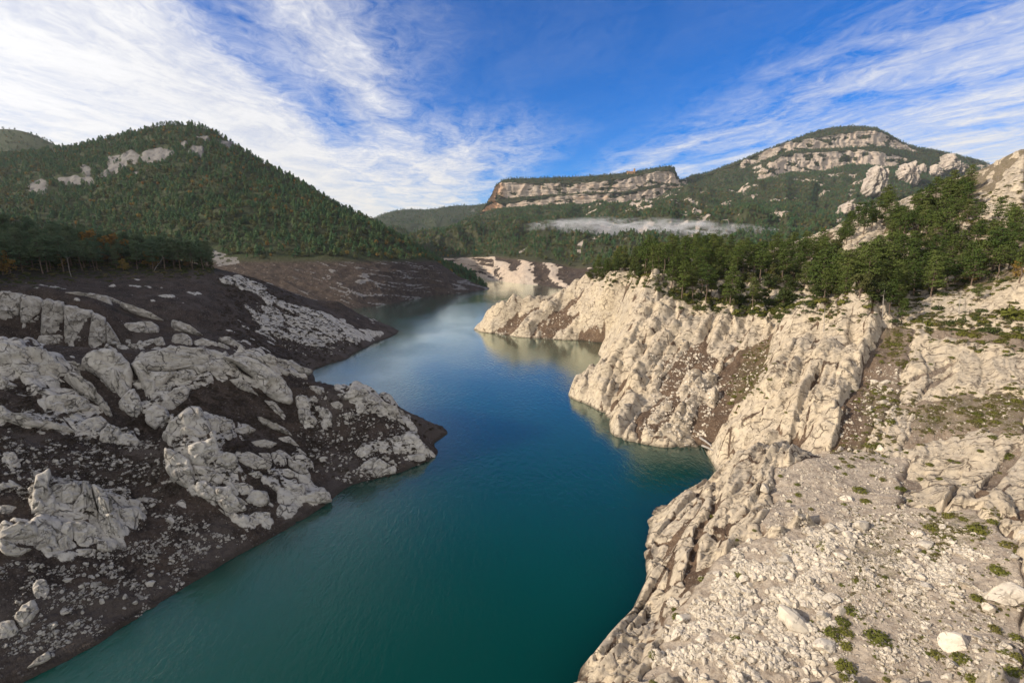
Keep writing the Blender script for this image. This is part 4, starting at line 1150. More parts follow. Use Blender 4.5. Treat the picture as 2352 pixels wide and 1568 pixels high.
mount = Loft([
    col8((900, 642), (820, 592, 780), (800, 575, 1200), *fl(800, 565, 1900, (800, 562, 2000))),
    col8((960, 640), (900, 592, 760), (900, 572, 1200), *fl(910, 557, 1900, (910, 553, 2000))),
    col8((1020, 636), (960, 592, 740), (960, 562, 1250), *fl(960, 546, 2000, (960, 541, 2080))),
    col8((1062, 633), (1030, 592, 725), (1030, 550, 1300), *fl(1040, 526, 2120, (1040, 517, 2170))),
    col8((1090, 633), (1090, 590, 715), (1090, 540, 1350), (1093, 502, 2200), (1096, 495, 2210), (1098, 492, 2220), (1104, 486, 2230), (1108, 481, 2260)),
    col8((1102, 636), (1120, 590, 710), (1118, 535, 1350), (1112, 487, 2215), (1116, 472, 2225), (1122, 469, 2235), (1128, 452, 2245), (1130, 450, 2262)),
    col8((1110, 638), (1140, 588, 705), (1140, 530, 1350), (1130, 477, 2230), (1134, 463, 2240), (1137, 459, 2245), (1140, 430, 2255), (1143, 425, 2270)),
    col8((1125, 642), (1170, 592, 690), (1180, 525, 1350), (1160, 475, 2235), (1162, 469, 2242), (1165, 452, 2252), (1165, 423, 2262), (1170, 414, 2300)),
    col8((1180, 650), (1230, 600, 670), (1250, 520, 1350), (1240, 470, 2230), (1240, 456, 2240), (1240, 446, 2252), (1240, 425, 2262), (1240, 412, 2310)),
    col8((1215, 653), (1290, 606, 650), (1330, 515, 1350), (1340, 468, 2230), (1340, 447, 2240), (1340, 440, 2256), (1340, 424, 2266), (1343, 408, 2320)),
    col8((1242, 655), (1320, 612, 640), (1400, 510, 1350), (1430, 465, 2240), (1430, 444, 2250), (1430, 437, 2262), (1430, 414, 2272), (1440, 400, 2330)),
    col8((1265, 659), (1340, 613, 620), (1470, 505, 1350), (1490, 458, 2260), (1490, 437, 2268), (1490, 425, 2280), (1490, 402, 2290), (1500, 390, 2340)),
    col8((1285, 662), (1360, 613, 600), (1510, 505, 1350), (1530, 445, 2280), (1530, 430, 2288), (1530, 418, 2296), (1530, 396, 2304), (1533, 385, 2350)),
    col8((1295, 663), (1380, 612, 595), (1525, 503, 1350), (1545, 438, 2290), (1546, 428, 2296), (1547, 418, 2304), (1547, 400, 2312), (1548, 389, 2360)),
    col8((1305, 664), (1400, 612, 590), (1540, 500, 1350), (1560, 437, 2300), (1561, 430, 2306), (1562, 424, 2312), (1563, 419, 2318), (1564, 412, 2370)),
    col8((1318, 665), (1425, 612, 585), (1570, 500, 1380), (1590, 438, 2250), (1590, 428, 2300), (1590, 420, 2360), (1592, 412, 2400), (1594, 402, 2440)),
    col8((1330, 665), (1450, 612, 580), (1600, 500, 1400), (1620, 440, 2200), (1620, 425, 2300), (1620, 410, 2450), (1620, 402, 2470), (1622, 397, 2500)),
    col8((1350, 668), (1500, 612, 580), (1660, 500, 1400), (1680, 430, 2200), (1685, 405, 2320), (1690, 390, 2440), (1690, 378, 2460), (1690, 372, 2500)),
    col8((1370, 668), (1540, 612, 580), (1710, 500, 1400), (1725, 420, 2200), (1728, 400, 2330), (1722, 380, 2450), (1722, 362, 2462), (1724, 359, 2500)),
    col8((1390, 668), (1580, 612, 580), (1790, 500, 1400), (1800, 398, 2330), (1800, 354, 2360), (1800, 350, 2440), (1800, 330, 2455), (1805, 327, 2480)),
    col8((1420, 668), (1615, 612, 580), (1835, 500, 1400), (1845, 394, 2335), (1845, 351, 2365), (1845, 345, 2445), (1843, 322, 2460), (1845, 312, 2520)),
    col8((1450, 668), (1650, 612, 580), (1880, 500, 1400), (1890, 392, 2340), (1890, 350, 2370), (1890, 341, 2450), (1890, 314, 2465), (1885, 299, 2560)),
    col8((1480, 668), (1700, 612, 580), (1950, 500, 1400), (1960, 375, 2360), (1960, 345, 2385), (1960, 338, 2450), (1960, 303, 2470), (1950, 290, 2580)),
    col8((1510, 668), (1750, 612, 580), (2010, 500, 1400), (2020, 380, 2350), (2020, 350, 2380), (2020, 335, 2460), (2015, 301, 2480), (2012, 295, 2560)),
    col8((1540, 668), (1800, 612, 580), (2080, 500, 1400), (2090, 390, 2350), (2090, 365, 2420), (2090, 345, 2500), (2090, 337, 2520), (2090, 334, 2560)),
    col8((1570, 668), (1900, 612, 580), (2160, 500, 1400), (2170, 420, 2200), (2170, 390, 2350), (2170, 365, 2480), (2170, 353, 2520), (2165, 349, 2560)),
    col8((1600, 668), (2000, 612, 580), (2260, 500, 1400), (2270, 430, 2200), (2270, 400, 2350), (2270, 388, 2450), (2270, 379, 2500), (2270, 376, 2560)),
    col8((1700, 668), (2200, 612, 580), (2400, 520, 1400), (2400, 460, 2200), (2400, 440, 2350), (2400, 432, 2450), (2400, 426, 2500), (2400, 420, 2560)),
    col8((1900, 668), (2600, 612, 580), (2900, 540, 1400), (2900, 500, 2200), (2900, 490, 2350), (2900, 480, 2450), (2900, 470, 2500), (2900, 460, 2560)),
], 760, [2, 34, 60, 70, 22, 10, 22, 10, 10])
G, f = mount.G, mount.f
X, Y, Z = G[..., 0], G[..., 1], G[..., 2]
U, V = project(X, Y, Z)
n = mount.normals()
cl1 = sstep(f, 3.9, 4.05) * sstep(f, 5.1, 4.95)
cl2 = sstep(f, 5.9, 6.05) * sstep(f, 7.1, 6.95)
cliffs = np.maximum(cl1, cl2)
mid = sstep(f, 2.0, 2.5) * sstep(f, 4.0, 3.6)
nz = mid * (fbm3(X / 230, Y / 230, Z / 230, 6, 0.55) * 60 + fbm2(U / 90, f * 0.8, 3, ridge=True) * 25)
nz += cliffs * (fbm3(X / 40, Y / 40, Z / 90, 5, 0.6) * 16 - np.abs(perlin3(X / 27 + fbm3(X / 70, Y / 70, Z / 40, 2) * 1.5, Y / 27, Z / 110)) * 15 + fbm2(Z / 7, X / 160, 3, 0.6) * 5)
bankm = sstep(f, 2.05, 1.92)
# rocky ribs of the far shore, dipping towards the lake
rb = fbm2((X * 0.8 + Z * 1.0) / 34 + fbm2(X / 60, Z / 20, 2) * 0.5, (X - Z) / 140, 4, 0.5, ridge=True)
layer = fbm2(Z / 5.5, X / 90, 3, 0.6, ridge=True)
stripe = np.where(U < 1135, layer, rb)
nz += bankm * sstep(f, 1.02, 1.3) * ((stripe - 0.4) * 5.0 + fbm3(X / 15, Y / 15, Z / 10, 4) * 2.5)
G += n * nz[..., None]
rk = sstep(fbm3(X / 70, Y / 70, Z / 60, 5, 0.62), 0.09, 0.24)
rockP = [px('S', p) for p in [
    [(1000, 560), (1060, 490), (1180, 480), (1100, 520), (1020, 570)], [(560, 660), (610, 610), (630, 630), (580, 670)], [(700, 500), (860, 470), (840, 500), (720, 520)],
    [(1290, 380), (1370, 340), (1360, 390), (1310, 410)], [(1460, 300), (1620, 280), (1640, 330), (1480, 320)], [(1640, 540), (1560, 440), (1600, 420), (1660, 480)],
    [(2030, 420), (2180, 420), (2180, 470), (2060, 460)], [(570, 440), (640, 400), (640, 470), (590, 480)], [(1200, 490), (1270, 480), (1240, 530)],
    [(480, 620), (560, 590), (540, 640)], [(100, 930), (230, 860), (250, 880), (130, 940)], [(300, 790), (430, 770), (420, 800), (310, 810)], [(1900, 440), (2020, 460), (2000, 480), (1900, 470)],
    [(1170, 740), (1190, 680), (1320, 700), (1380, 760), (1260, 760)]]]
rockP += [px('G', p) for p in [
    [(1850, 520), (1900, 440), (2030, 420), (2050, 450), (1950, 510), (1870, 540)], [(1320, 640), (1380, 600), (1400, 610), (1330, 650)], [(1620, 680), (1780, 560), (1800, 590), (1660, 710)],
    [(1520, 740), (1600, 700), (1570, 770)], [(1170, 730), (1240, 700), (1220, 730), (1150, 760)], [(2180, 330), (2260, 250), (2280, 290), (2200, 350)], [(2220, 660), (2330, 610), (2340, 620), (2240, 680)],
    [(930, 460), (1050, 430), (1040, 410), (960, 430)], [(1890, 360), (2040, 320), (2230, 250), (2200, 280), (2000, 350), (1900, 380)]]]
pr = blur(poly_mask(U, V, rockP).astype(float), 1)
fade = 1 - sstep(fbm3(X / 60, Y / 60, Z / 22, 4), 0.06, 0.22)         # green ledges break the cliffs
hasc = sstep(U, 1085, 1120)
flat = (U > 1566) & (U < 1700)
c1 = cl1 * np.where(U < 1566, 1 - 0.85 * sstep(U, 1500, 1545) * 0, np.where(U < 1740, 0.0, sstep(U, 2110, 2060)))
c2 = cl2 * np.where(U < 1566, 1.0, np.where(U < 1700, 0.0, sstep(U, 2130, 2080)))
gapn = 1 - 0.9 * sstep(fbm2(U / 60 + 3, f * 1.5, 3), 0.18, 0.34)
fade = np.where(U < 1566, 0.35 + 0.65 * fade, fade)
rock = np.maximum.reduce([c1 * fade * gapn, c2 * fade * (1 - 0.6 * (1 - gapn)), pr * 0.8 * sstep(fbm3(X / 40, Y / 40, Z / 40, 4), -0.2, 0.15), rk * mid * 0.75 * sstep(U, 1150, 1350) * 0.9]) * hasc
shore_rock = bankm * 0.68 * np.where(U < 1135, sstep(layer + 0.3 * fbm3(X / 20, Y / 20, Z / 5, 3), 0.12, 0.4), sstep(rb + 0.35 * fbm3(X / 10, Y / 10, Z / 6, 5, 0.6) * 1.6, 0.36, 0.62))
rock = np.clip(np.maximum(rock, shore_rock), 0, 1)
warm = (sstep(U, 1170, 1138) * cliffs * 0.8 + sstep(fbm2(U / 30, V / 14, 3), 0.25, 0.45) * cliffs * 0.3) * (U < 1570) + bankm * sstep(fbm3(X / 30, Y / 30, Z / 6, 3), 0.2, 0.4) * 0.25 * (U < 1135)
o = mount.build('mountain', M_MOUNT, {'rock': rock, 'warm': np.clip(warm, 0, 1), 'soil': bankm})
tag(o, 'wooded mountain with a flat topped cliff and a banded rocky summit', kind='structure')
MOUNT_ROCK, MOUNT_U = rock, U


def ridge_hill(name, label, sky, d0, drop, depth, seed):
    """a far hill from its skyline: (u, v, d) points"""
    cols = []
    for u, v, d in sky:
        s = W(u, v, d=d)
        cols.append([(s[0], s[1] - depth, -10.0 + s[2] * 0.0), (s[0], s[1] - depth * 0.5, s[2] * drop), s, (s[0], s[1] + depth, s[2] * 0.4)])
    L = Loft(cols, 200, [30, 40, 20])
    X, Y, Z = L.G[..., 0], L.G[..., 1], L.G[..., 2]
    L.G += L.normals() * (fbm3(X / 200 + seed, Y / 200, Z / 200, 5) * 40 * sstep(L.f, 2.0, 1.2))[..., None]
    rock = sstep(fbm3(X / 90, Y / 90, Z / 60, 4), 0.25, 0.4) * 0.5
    o = L.build(name, M_HILL, {'rock': rock, 'warm': np.zeros_like(rock), 'soil': np.zeros_like(rock)})
    tag(o, label, kind='structure')
    return L, rock


hazy, hazy_r = ridge_hill('hazy_hill', 'pale hazy hill behind the wooded hill, at the edge of the valley',
                          [(-900, 380, 1700), (-300, 290, 1600), (-60, 298, 1550), (20, 297, 1520), (70, 307, 1500), (130, 334, 1480), (230, 380, 1450), (400, 450, 1400), (600, 500, 1400)], 0, 0.55, 420, 3.0)
gap, gap_r = ridge_hill('far_hill', 'low blue green wooded hill at the end of the lake',
                        [(600, 560, 3000), (760, 530, 3000), (860, 502, 3000), (885, 490, 3000), (930, 481, 3050), (985, 481, 3100), (1020, 476, 3100), (1050, 472, 3150), (1085, 472, 3150), (1120, 468, 3200), (1160, 472, 3200), (1300, 480, 3300), (1500, 500, 3300)], 0, 0.6, 900, 9.0)
gap2, gap2_r = ridge_hill('near_spur', 'wooded spur with a pale cliff behind the lake bend',
                          [(760, 575, 1600), (850, 545, 1580), (900, 521, 1560), (925, 526, 1550), (950, 541, 1540), (985, 560, 1520), (1040, 588, 1500)], 0, 0.6, 250, 21.0)
gap2.G  # spur keeps its own trees

# ------------------------------------------------------------------ lake and lake bed
def water_mat():
    m, t = new_mat('lake_water')
    P = t.n('ShaderNodeTexCoord').outputs['Object']
    r = t.n('ShaderNodeMapping', {'Vector': P, 'Rotation': (0, 0, math.radians(28)), 'Scale': (1.0, 0.42, 1.0)}).outputs[0]
    w1 = t.noise(r, 1.15, 3, 0.55, 0.6)
    w2 = t.noise(r, 3.2, 3, 0.6, 0.3)
    gust = t.noise(P, 0.018, 4, 0.6)
    h = t.math('ADD', t.math('MULTIPLY', w1, 0.6), t.math('MULTIPLY', w2, 0.25))
    amp = t.mr(gust, 0.35, 0.65, 0.35, 1.0)
    nb = t.n('ShaderNodeBump', {'Strength': t.math('MULTIPLY', amp, 0.45), 'Distance': 0.35, 'Height': h}).outputs[0]
    big = t.noise(P, 0.012, 3, 0.5)
    col = t.mix(t.mr(big, 0.4, 0.65), (.0004, .035, .028), (.0005, .041, .034))
    body = t.n('ShaderNodeBsdfPrincipled', {'Base Color': col, 'Roughness': 1.0, 'Specular IOR Level': 0.0, 'Subsurface Weight': 1.0,
                                            'Subsurface Radius': (10.0, 28.0, 28.0), 'Subsurface Scale': 1.0}, subsurface_method='BURLEY')
    lw = t.n('ShaderNodeLayerWeight', {'Blend': 0.5, 'Normal': nb}).outputs['Facing']
    f = t.math('MULTIPLY_ADD', t.math('POWER', lw, 3.6), 1.3, 0.006, clamp=True)
    gl = t.n('ShaderNodeBsdfGlossy', {'Color': (.92, 1, .93, 1), 'Roughness': 0.07, 'Normal': nb})
    mx = t.n('ShaderNodeMixShader', {0: f, 1: body.outputs[0], 2: gl.outputs[0]})
    t.n('ShaderNodeOutputMaterial', {0: mx.outputs[0]})
    return m


M_WATER = water_mat()
V3 = np.array([(-900, -60, 0), (2500, -60, 0), (2500, 2600, 0), (-900, 2600, 0)], float)
o = link('lake', make_mesh('lake', V3, np.array([[0, 1, 2, 3]])), M_WATER)
tag(o, 'calm teal lake winding back between bare rocky banks', kind='structure')
V3 = np.array([(-7000, -900, -14), (7000, -900, -14), (7000, 11600, -14), (-7000, 11600, -14)], float)
o = link('ground', make_mesh('ground', V3, np.array([[0, 1, 2, 3]])), M_HILL)
tag(o, 'valley floor under the lake and hills', kind='structure')
# ------------------------------------------------------------------ rock outcrops of the shaded bank
def smooth_poly(P, n, rough, seed, a=0.20):
    """closed outline through P, n points, slightly ragged"""
    P = np.asarray(P, float)
    k = len(P)
    L = np.concatenate([[0], np.cumsum(np.linalg.norm(np.roll(P, -1, 0) - P, axis=1))])
    q = np.linspace(0, L[-1], n, endpoint=False)
    i = np.clip(np.searchsorted(L, q, 'right') - 1, 0, k - 1)
    f = ((q - L[i]) / np.maximum(L[i + 1] - L[i], 1e-6))[:, None]
    p0, p1, p2, p3 = P[(i - 1) % k], P[i], P[(i + 1) % k], P[(i + 2) % k]
    m1, m2 = (p2 - p0) * a, (p3 - p1) * a
    R = (2 * f**3 - 3 * f**2 + 1) * p1 + (f**3 - 2 * f**2 + f) * m1 + (-2 * f**3 + 3 * f**2) * p2 + (f**3 - f**2) * m2
    c = R.mean(0)
    s = math.sqrt(max(abs(0.5 * np.sum(R[:, 0] * np.roll(R[:, 1], -1) - np.roll(R[:, 0], -1) * R[:, 1])), 0.01))
    j = 1.09 + rough * fbm2(R[:, 0] / s * 5 + seed, R[:, 1] / s * 5, 4, 0.65)
    return c + (R - c) * j[:, None], s


def inner_pole(R):
    """point inside the outline farthest from it"""
    lo, hi = R.min(0), R.max(0)
    gx, gy = np.meshgrid(np.linspace(lo[0], hi[0], 22), np.linspace(lo[1], hi[1], 22))
    ins = in_poly(gx, gy, [tuple(p) for p in R])
    if not ins.any():
        return R.mean(0)
    q = np.stack([gx[ins], gy[ins]], -1)
    d = np.linalg.norm(q[:, None] - R[None], axis=-1).min(1)
    c = R.mean(0)
    return q[np.argmax(d - 0.15 * np.linalg.norm(q - c, axis=1))]


def outcrop(name, poly, Cpt, nrm, T, mat, seed, deep=1.6, res=1.0, rough=0.16, tension=0.20, tower=False):
    nrm = np.asarray(nrm, float)
    nrm /= np.linalg.norm(nrm)
    P3 = []
    for u, v in poly:
        a, b, c = ray(u, v)
        d = np.array([a, b, c], float)
        t = ((Cpt - np.array([0, 0, H])) @ nrm) / (d @ nrm)
        P3.append(np.array([0, 0, H]) + d * t)
    P3 = np.array(P3)
    ex = np.cross([0, 0, 1.0], nrm)
    ex /= max(np.linalg.norm(ex), 1e-6)
    ey = np.cross(nrm, ex)
    P2 = np.stack([(P3 - Cpt) @ ex, (P3 - Cpt) @ ey], -1)
    size = np.ptp(P2, axis=0).max()
    n = int(np.clip(size / 0.22 * res, 36, 110))
    R, s = smooth_poly(P2, n, rough, seed, tension)
    pole = inner_pole(R)
    es = [-1, 0, .05, .12, .22, .34, .47, .60, .72, .83, .92]
    if n < 50:
        es = [-1, 0, .08, .2, .36, .54, .72, .88]
    V, E = [], []
    for q in es:
        k = max(q, 0)
        V.append(R + (pole - R) * k if q >= 0 else R + (R - pole) / np.linalg.norm(R - pole, axis=1, keepdims=True) * 0.12 * s * 0.3)
        E.append(np.full(n, q))
    V, E = np.concatenate(V + [pole[None]]), np.concatenate(E + [[1.0]])
    e = np.clip(E, 0, 1)
    hgt = T * (1 - (1 - np.minimum(e / 0.26, 1))**2.2)**0.7 + 0.22 * T * e
    hgt = np.where(E < 0, -deep - T * 0.4, hgt - 0.12 * T)
    world = Cpt + V[:, :1] * ex + V[:, 1:] * ey
    nz = fbm3(world[:, 0] / 2.6 + seed, world[:, 1] / 2.6, world[:, 2] / 2.6, 5, 0.55)
    fh, fe, fid = facets(V[:, 0] / (s * 0.34) + seed * 3.1, V[:, 1] / (s * 0.26), 1.2)
    hgt = hgt + (E >= 0) * (nz * 0.55 * min(T, 2.5) * (0.35 + e) - (1 - sstep(fe, 0, .10)) * 0.25 * T * sstep(e, 0.0, 0.2) + fh * 0.9 * T * sstep(e, 0, .15) * sstep(fe, 0, .22))
    if tower:          # upright flutes and ledges instead of a dome
        hgt = np.where(E < 0, -deep, T * np.minimum(e / 0.3, 1)**0.8 + T * 1.6 * (fbm2(V[:, 0] / (s * .16) + seed, V[:, 1] / (s * .9), 4, 0.6, ridge=True) - 0.35) * sstep(e, 0, .12)
                       + T * 0.6 * fbm2(V[:, 0] / (s * .5), V[:, 1] / (s * .12), 3))
    world = world + hgt[:, None] * nrm
    k = len(es)
    i, j = np.meshgrid(np.arange(k - 1), np.arange(n), indexing='ij')
    a, b = i * n + j, i * n + (j + 1) % n
    F = np.stack([a, b, b + n, a + n], -1).reshape(-1, 4)
    j = np.arange(n)
    tip = np.stack([(k - 1) * n + j, (k - 1) * n + (j + 1) % n, np.full(n, k * n), np.full(n, k * n)], -1)
    org = Cpt - nrm * deep * 0.3
    tri = np.concatenate([F[:, [0, 1, 2]], F[:, [0, 2, 3]], tip[:, :3]])
    area = np.sum(R[:, 0] * np.roll(R[:, 1], -1) - np.roll(R[:, 0], -1) * R[:, 1])
    if area < 0:
        tri = tri[:, ::-1]
    o = link(name, make_mesh(name, world - org, tri), mat)
    o.location = org
    return o


def bank_outcrop(poly, label, group, T=None, tilt=0.55, mat=None, fan=None, dz=0.0):
    fan = fan or fanL
    P = np.array(poly)
    c = inner_pole(P)
    hp = fan.hit(c[0], c[1] + 2)
    if hp is None:
        return None
    n = fan.normal(hp[0], hp[1], 2.5)
    vw = np.array([0, 0, H]) - hp
    dist = np.linalg.norm(vw)
    vw /= dist
    nr = n * (1 - tilt) + vw * tilt
    sz = math.sqrt(max(np.ptp(P[:, 0]) * np.ptp(P[:, 1]), 1)) * dist / FPX
    T = T or np.clip(sz * 0.115, 0.22, 1.1)
    bank_outcrop.k += 1
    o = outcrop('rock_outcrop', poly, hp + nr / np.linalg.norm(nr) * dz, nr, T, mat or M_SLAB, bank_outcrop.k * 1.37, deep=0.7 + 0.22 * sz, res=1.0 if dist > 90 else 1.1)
    tag(o, label, 'rock', group)
    return o


bank_outcrop.k = 0
GA = 'pale rocks bedded in the dark soil of the shaded point'
LA = 'pale rock bedded in the dark soil of the near shaded point'
TIPL = {0: 'upright pale block, upper of two stacked on the flank of the shaded point', 1: 'pale block with a bulging foot, lower of two stacked blocks on the shaded point',
        7: 'single pale rock ringed by dark scrub above the tip of the shaded point', 8: 'split pale dome on the skyline of the shaded point, against the water', 9: 'small grey knob beside the split dome on the skyline of the shaded point',
        25: 'large smooth rock at the very tip of the shaded point', 26: 'wedge of rock ending the tip of the shaded point in the water', 27: 'long low rock along the waterline at the tip of the shaded point',
        28: 'small round rock above the waterline ledges of the shaded point', 30: 'steep pale slab standing in the water below the shaded point', 35: 'lone round rock in the dark slope of the shaded point'}
SPUR = [
    ([(0, 250), (60, 245), (140, 265), (130, 400), (150, 520), (20, 490), (0, 480)], 'orange stained end block of the pale cliff on the shaded spur'),
    ([(150, 265), (235, 270), (275, 290), (268, 400), (262, 480), (240, 555), (155, 525), (137, 400)], 'second block of the pale cliff, next to the stained end block'),
    ([(285, 290), (410, 310), (420, 400), (410, 510), (340, 515), (270, 508), (277, 400)], 'smooth middle block of the pale cliff, between two dark cracks'),
    ([(270, 520), (410, 517), (430, 560), (360, 595), (270, 590), (248, 555)], 'bulging foot of the middle block of the pale cliff'),
    ([(430, 330), (520, 345), (600, 365), (605, 410), (580, 480), (575, 600), (460, 590), (433, 560), (427, 480)], 'widest block of the pale cliff on the shaded spur'),
    ([(612, 375), (680, 410), (690, 470), (690, 600), (585, 600), (590, 480)], 'tall block near the thin end of the pale cliff'),
    ([(697, 430), (740, 490), (790, 570), (765, 605), (700, 600)], 'sloping last block at the thin end of the pale cliff'),
    ([(440, 240), (590, 245), (700, 265), (730, 335), (640, 320), (560, 290)], None), ([(710, 268), (790, 300), (830, 345), (745, 338)], None), ([(795, 305), (900, 340), (980, 370), (1060, 420), (1000, 415), (900, 385), (840, 350)], None),
    ([(1130, 420), (1180, 430), (1250, 460), (1300, 500), (1330, 525), (1280, 520), (1200, 490), (1140, 460)], None), ([(830, 440), (980, 430), (1030, 460), (1030, 540), (960, 545), (870, 510), (820, 475)], 'rounded pale crag right above the broad dome on the shaded spur'),
    ([(1010, 545), (1060, 530), (1085, 600), (1030, 592)], None), ([(1140, 470), (1190, 480), (1200, 505), (1150, 500)], None), ([(1140, 515), (1210, 510), (1250, 540), (1250, 600), (1160, 590), (1130, 560)], None),
    ([(1270, 560), (1330, 540), (1420, 570), (1425, 610), (1340, 615), (1280, 600)], None), ([(1432, 565), (1490, 590), (1510, 620), (1460, 625), (1428, 605)], None),
    ([(1440, 535), (1500, 530), (1560, 570), (1600, 600), (1540, 605), (1470, 570)], None), ([(1610, 610), (1670, 620), (1680, 640), (1620, 635)], None), ([(850, 570), (1000, 595), (990, 620), (900, 615), (845, 590)], None),
    ([(1560, 645), (1640, 640), (1700, 680), (1760, 720), (1690, 690), (1600, 660)], None), ([(1700, 655), (1760, 640), (1810, 670), (1800, 715), (1730, 690)], None), ([(1815, 670), (1880, 685), (1900, 740), (1810, 720)], None),
    ([(1885, 690), (1960, 720), (2040, 745), (2000, 770), (1905, 745)], 'last rock at the end of the low stony tongue in the shaded inlet'), ([(1880, 760), (1990, 770), (2005, 800), (1950, 805), (1870, 780)], None), ([(1790, 725), (1890, 755), (1870, 780), (1800, 750)], None)]
def size_word(w, lo, hi):
    return 'small' if w < lo else 'large' if w > hi else 'middling'


def shape_word(w, h):
    return 'flat' if h < 0.58 * w else 'upright' if h > 0.9 * w else 'blocky'


def rock_label(P):
    """words for a rock without a label of its own: size, shape and what it lies by"""
    P = np.array(P)
    w, h = np.ptp(P, axis=0)
    u, v = P.mean(0)
    where = ('in the fan of slabs' if u < 300 and v > 1080 else 'under the long sloping slab' if u < 330 else 'below the broad dome' if v < 1010 and u < 560 else
             'among the rows of round blocks' if u < 640 and v < 1150 else 'close to the water below the round blocks' if u < 640 else 'on the flank facing the water')
    return '%s %s pale rock %s on the shaded point' % (size_word(max(w, h), 32, 60), shape_word(w, h), where)


for cr, poly, lab in OUT:
    poly = px(cr, poly)
    bank_outcrop(poly, lab or rock_label(poly), None if lab else GA)
for k, poly in enumerate(TIP):
    poly = px('T', poly)
    w, h = np.ptp(np.array(poly), axis=0)
    u, v = np.mean(poly, axis=0)
    tl = '%s %s pale rock %s near the tip of the shaded point' % (size_word(max(w, h), 14, 26), shape_word(w, h), 'on the ridge line' if v < 960 and u > 800 else 'in the dark scrub slope' if u < 800 else 'just above the water' if v > 1020 else 'on the bare flank')
    bank_outcrop(poly, TIPL.get(k) or tl, None if k in TIPL else 'small pale rocks near the tip of the shaded point')
for poly, lab in SPUR:
    poly = px('A', poly)
    w, h = np.ptp(np.array(poly), axis=0)
    u, v = np.mean(poly, axis=0)
    sl = '%s %s block of the broken pale band %s' % (size_word(max(w, h), 24, 48), shape_word(w, h), 'above the pale cliff' if u < 330 else 'behind the broad dome' if u < 540 else 'along the stony tongue in the inlet')
    bank_outcrop(poly, lab or sl, None if lab else 'blocks of the rock band along the shaded spur', tilt=0.7)

# rock towers on the mountain side
_mu, _mv = project(mount.G[..., 0], mount.G[..., 1], mount.G[..., 2])


def mount_at(u, v):
    k = np.argmin((_mu - u)**2 + (_mv - v)**2)
    return mount.G.reshape(-1, 3)[k]


M_TOWER = simple_rock_mat('tower_rock', ((.47, .40, .335), (.42, .37, .31), (.28, .24, .2), (.2, .165, .14), (.14, .11, .09)), 0.08, 0.6, 0.06)
for poly, lab in [
    ([(1326, 620), (1345, 530), (1375, 450), (1392, 436), (1410, 450), (1440, 430), (1462, 470), (1450, 530), (1480, 600), (1400, 625)], 'tallest white rock tower standing out of the mountain forest'),
    ([(1548, 515), (1565, 440), (1585, 420), (1605, 430), (1640, 412), (1668, 470), (1660, 540), (1600, 555)], 'blunt white rock tower behind the tallest tower on the mountain'),
    ([(1745, 490), (1775, 425), (1790, 430), (1825, 475), (1800, 500)], 'small pale rock tooth between the towers on the mountain shoulder'),
    ([(1826, 460), (1845, 370), (1860, 362), (1890, 400), (1930, 425), (2020, 480), (1940, 490), (1860, 470)], 'sharp pale peak of rock at the end of the row of towers'),
    ([(1680, 470), (1695, 420), (1712, 430), (1715, 475)], 'thin pale rock spike on the mountain shoulder'),
    ([(1165, 750), (1190, 690), (1205, 670), (1235, 690), (1300, 690), (1340, 740), (1280, 770)], 'low grey crag half hidden behind the pines, below the towers')]:
    P = np.array(px('S', poly))
    c = inner_pole(P)
    b = mount_at(c[0], P[:, 1].max() - 3)
    cp = np.array(W(c[0], c[1], d=b[1] - 12))
    o = outcrop('rock_tower', [tuple(p) for p in P], cp, (-0.25, -1, 0.12), np.ptp(P[:, 0]) * b[1] / FPX * 0.20, M_TOWER, c[0], deep=40, res=0.5, rough=0.5, tension=0.04, tower=True)
    tag(o, lab, 'rock tower')

# ------------------------------------------------------------------ loose boulders and stones
def ico(n):
    import bmesh
    bm = bmesh.new()
    bmesh.ops.create_icosphere(bm, subdivisions=n, radius=1.0)
    V = np.array([v.co[:] for v in bm.verts])
    F = np.array([[v.index for v in f.verts] for f in bm.faces])
    bm.free()
    return V, F


_ICO = {k: ico(k) for k in (1, 2, 3)}


def stone_mesh(name, sub, r, mat, cuts=9, rough=0.10):
    V, F = _ICO[sub]
    V = V * np.array([1.0, r.uniform(.62, .9), r.uniform(.5, .75)])
    for _ in range(cuts):
        n = r.normal(size=3)
        n /= np.linalg.norm(n)
        d = V @ n
        lim = np.percentile(d, r.uniform(72, 92))
        V = V - np.maximum(d - lim, 0)[:, None] * n
    s = r.uniform(0, 90)
    k = fbm3(V[:, 0] * 1.6 + s, V[:, 1] * 1.6, V[:, 2] * 1.6, 3)
    V = V * (1 + rough * k)[:, None]
    V = V - (V.max(0) + V.min(0)) / 2
    V = V / np.abs(V).max(0) * np.array([1.0, r.uniform(.72, .95), r.uniform(.62, .8)])
    me = make_mesh(name, V, F, flat=True)
    me.materials.append(mat)
    return me


_r = np.random.default_rng(3)
BOULD = [stone_mesh('boulder', 3, _r, M_BOULDER, 15, 0.20) for _ in range(10)]
SHBOULD = []
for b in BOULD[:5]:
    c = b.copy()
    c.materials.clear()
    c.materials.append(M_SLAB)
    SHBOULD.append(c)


def put_boulder(u, v, w, h, label, group, fan=None, meshes=BOULD, flat=1.0):
    fan = fan or fanR
    p = fan.hit(u, v + h * 0.22)
    if p is None:
        return None
    dep = p[1] * CP - (p[2] - H) * SP
    sx, sz = w * dep / FPX * 0.47, h * dep / FPX * 0.50
    o = bpy.data.objects.new('boulder', random.choice(meshes))
    C.objects.link(o)
    o.location = (p[0], p[1], p[2] + sz * 0.25)
    o.scale = (sx, sx * random.uniform(.7, 1.0), max(sz, 0.45 * sx) * flat * 1.25)
    o.rotation_euler = (random.uniform(-.2, .2), random.uniform(-.2, .2), random.choice([0, math.pi]) + random.uniform(-.35, .35))
    tag(o, label, 'boulder', group)
    return o


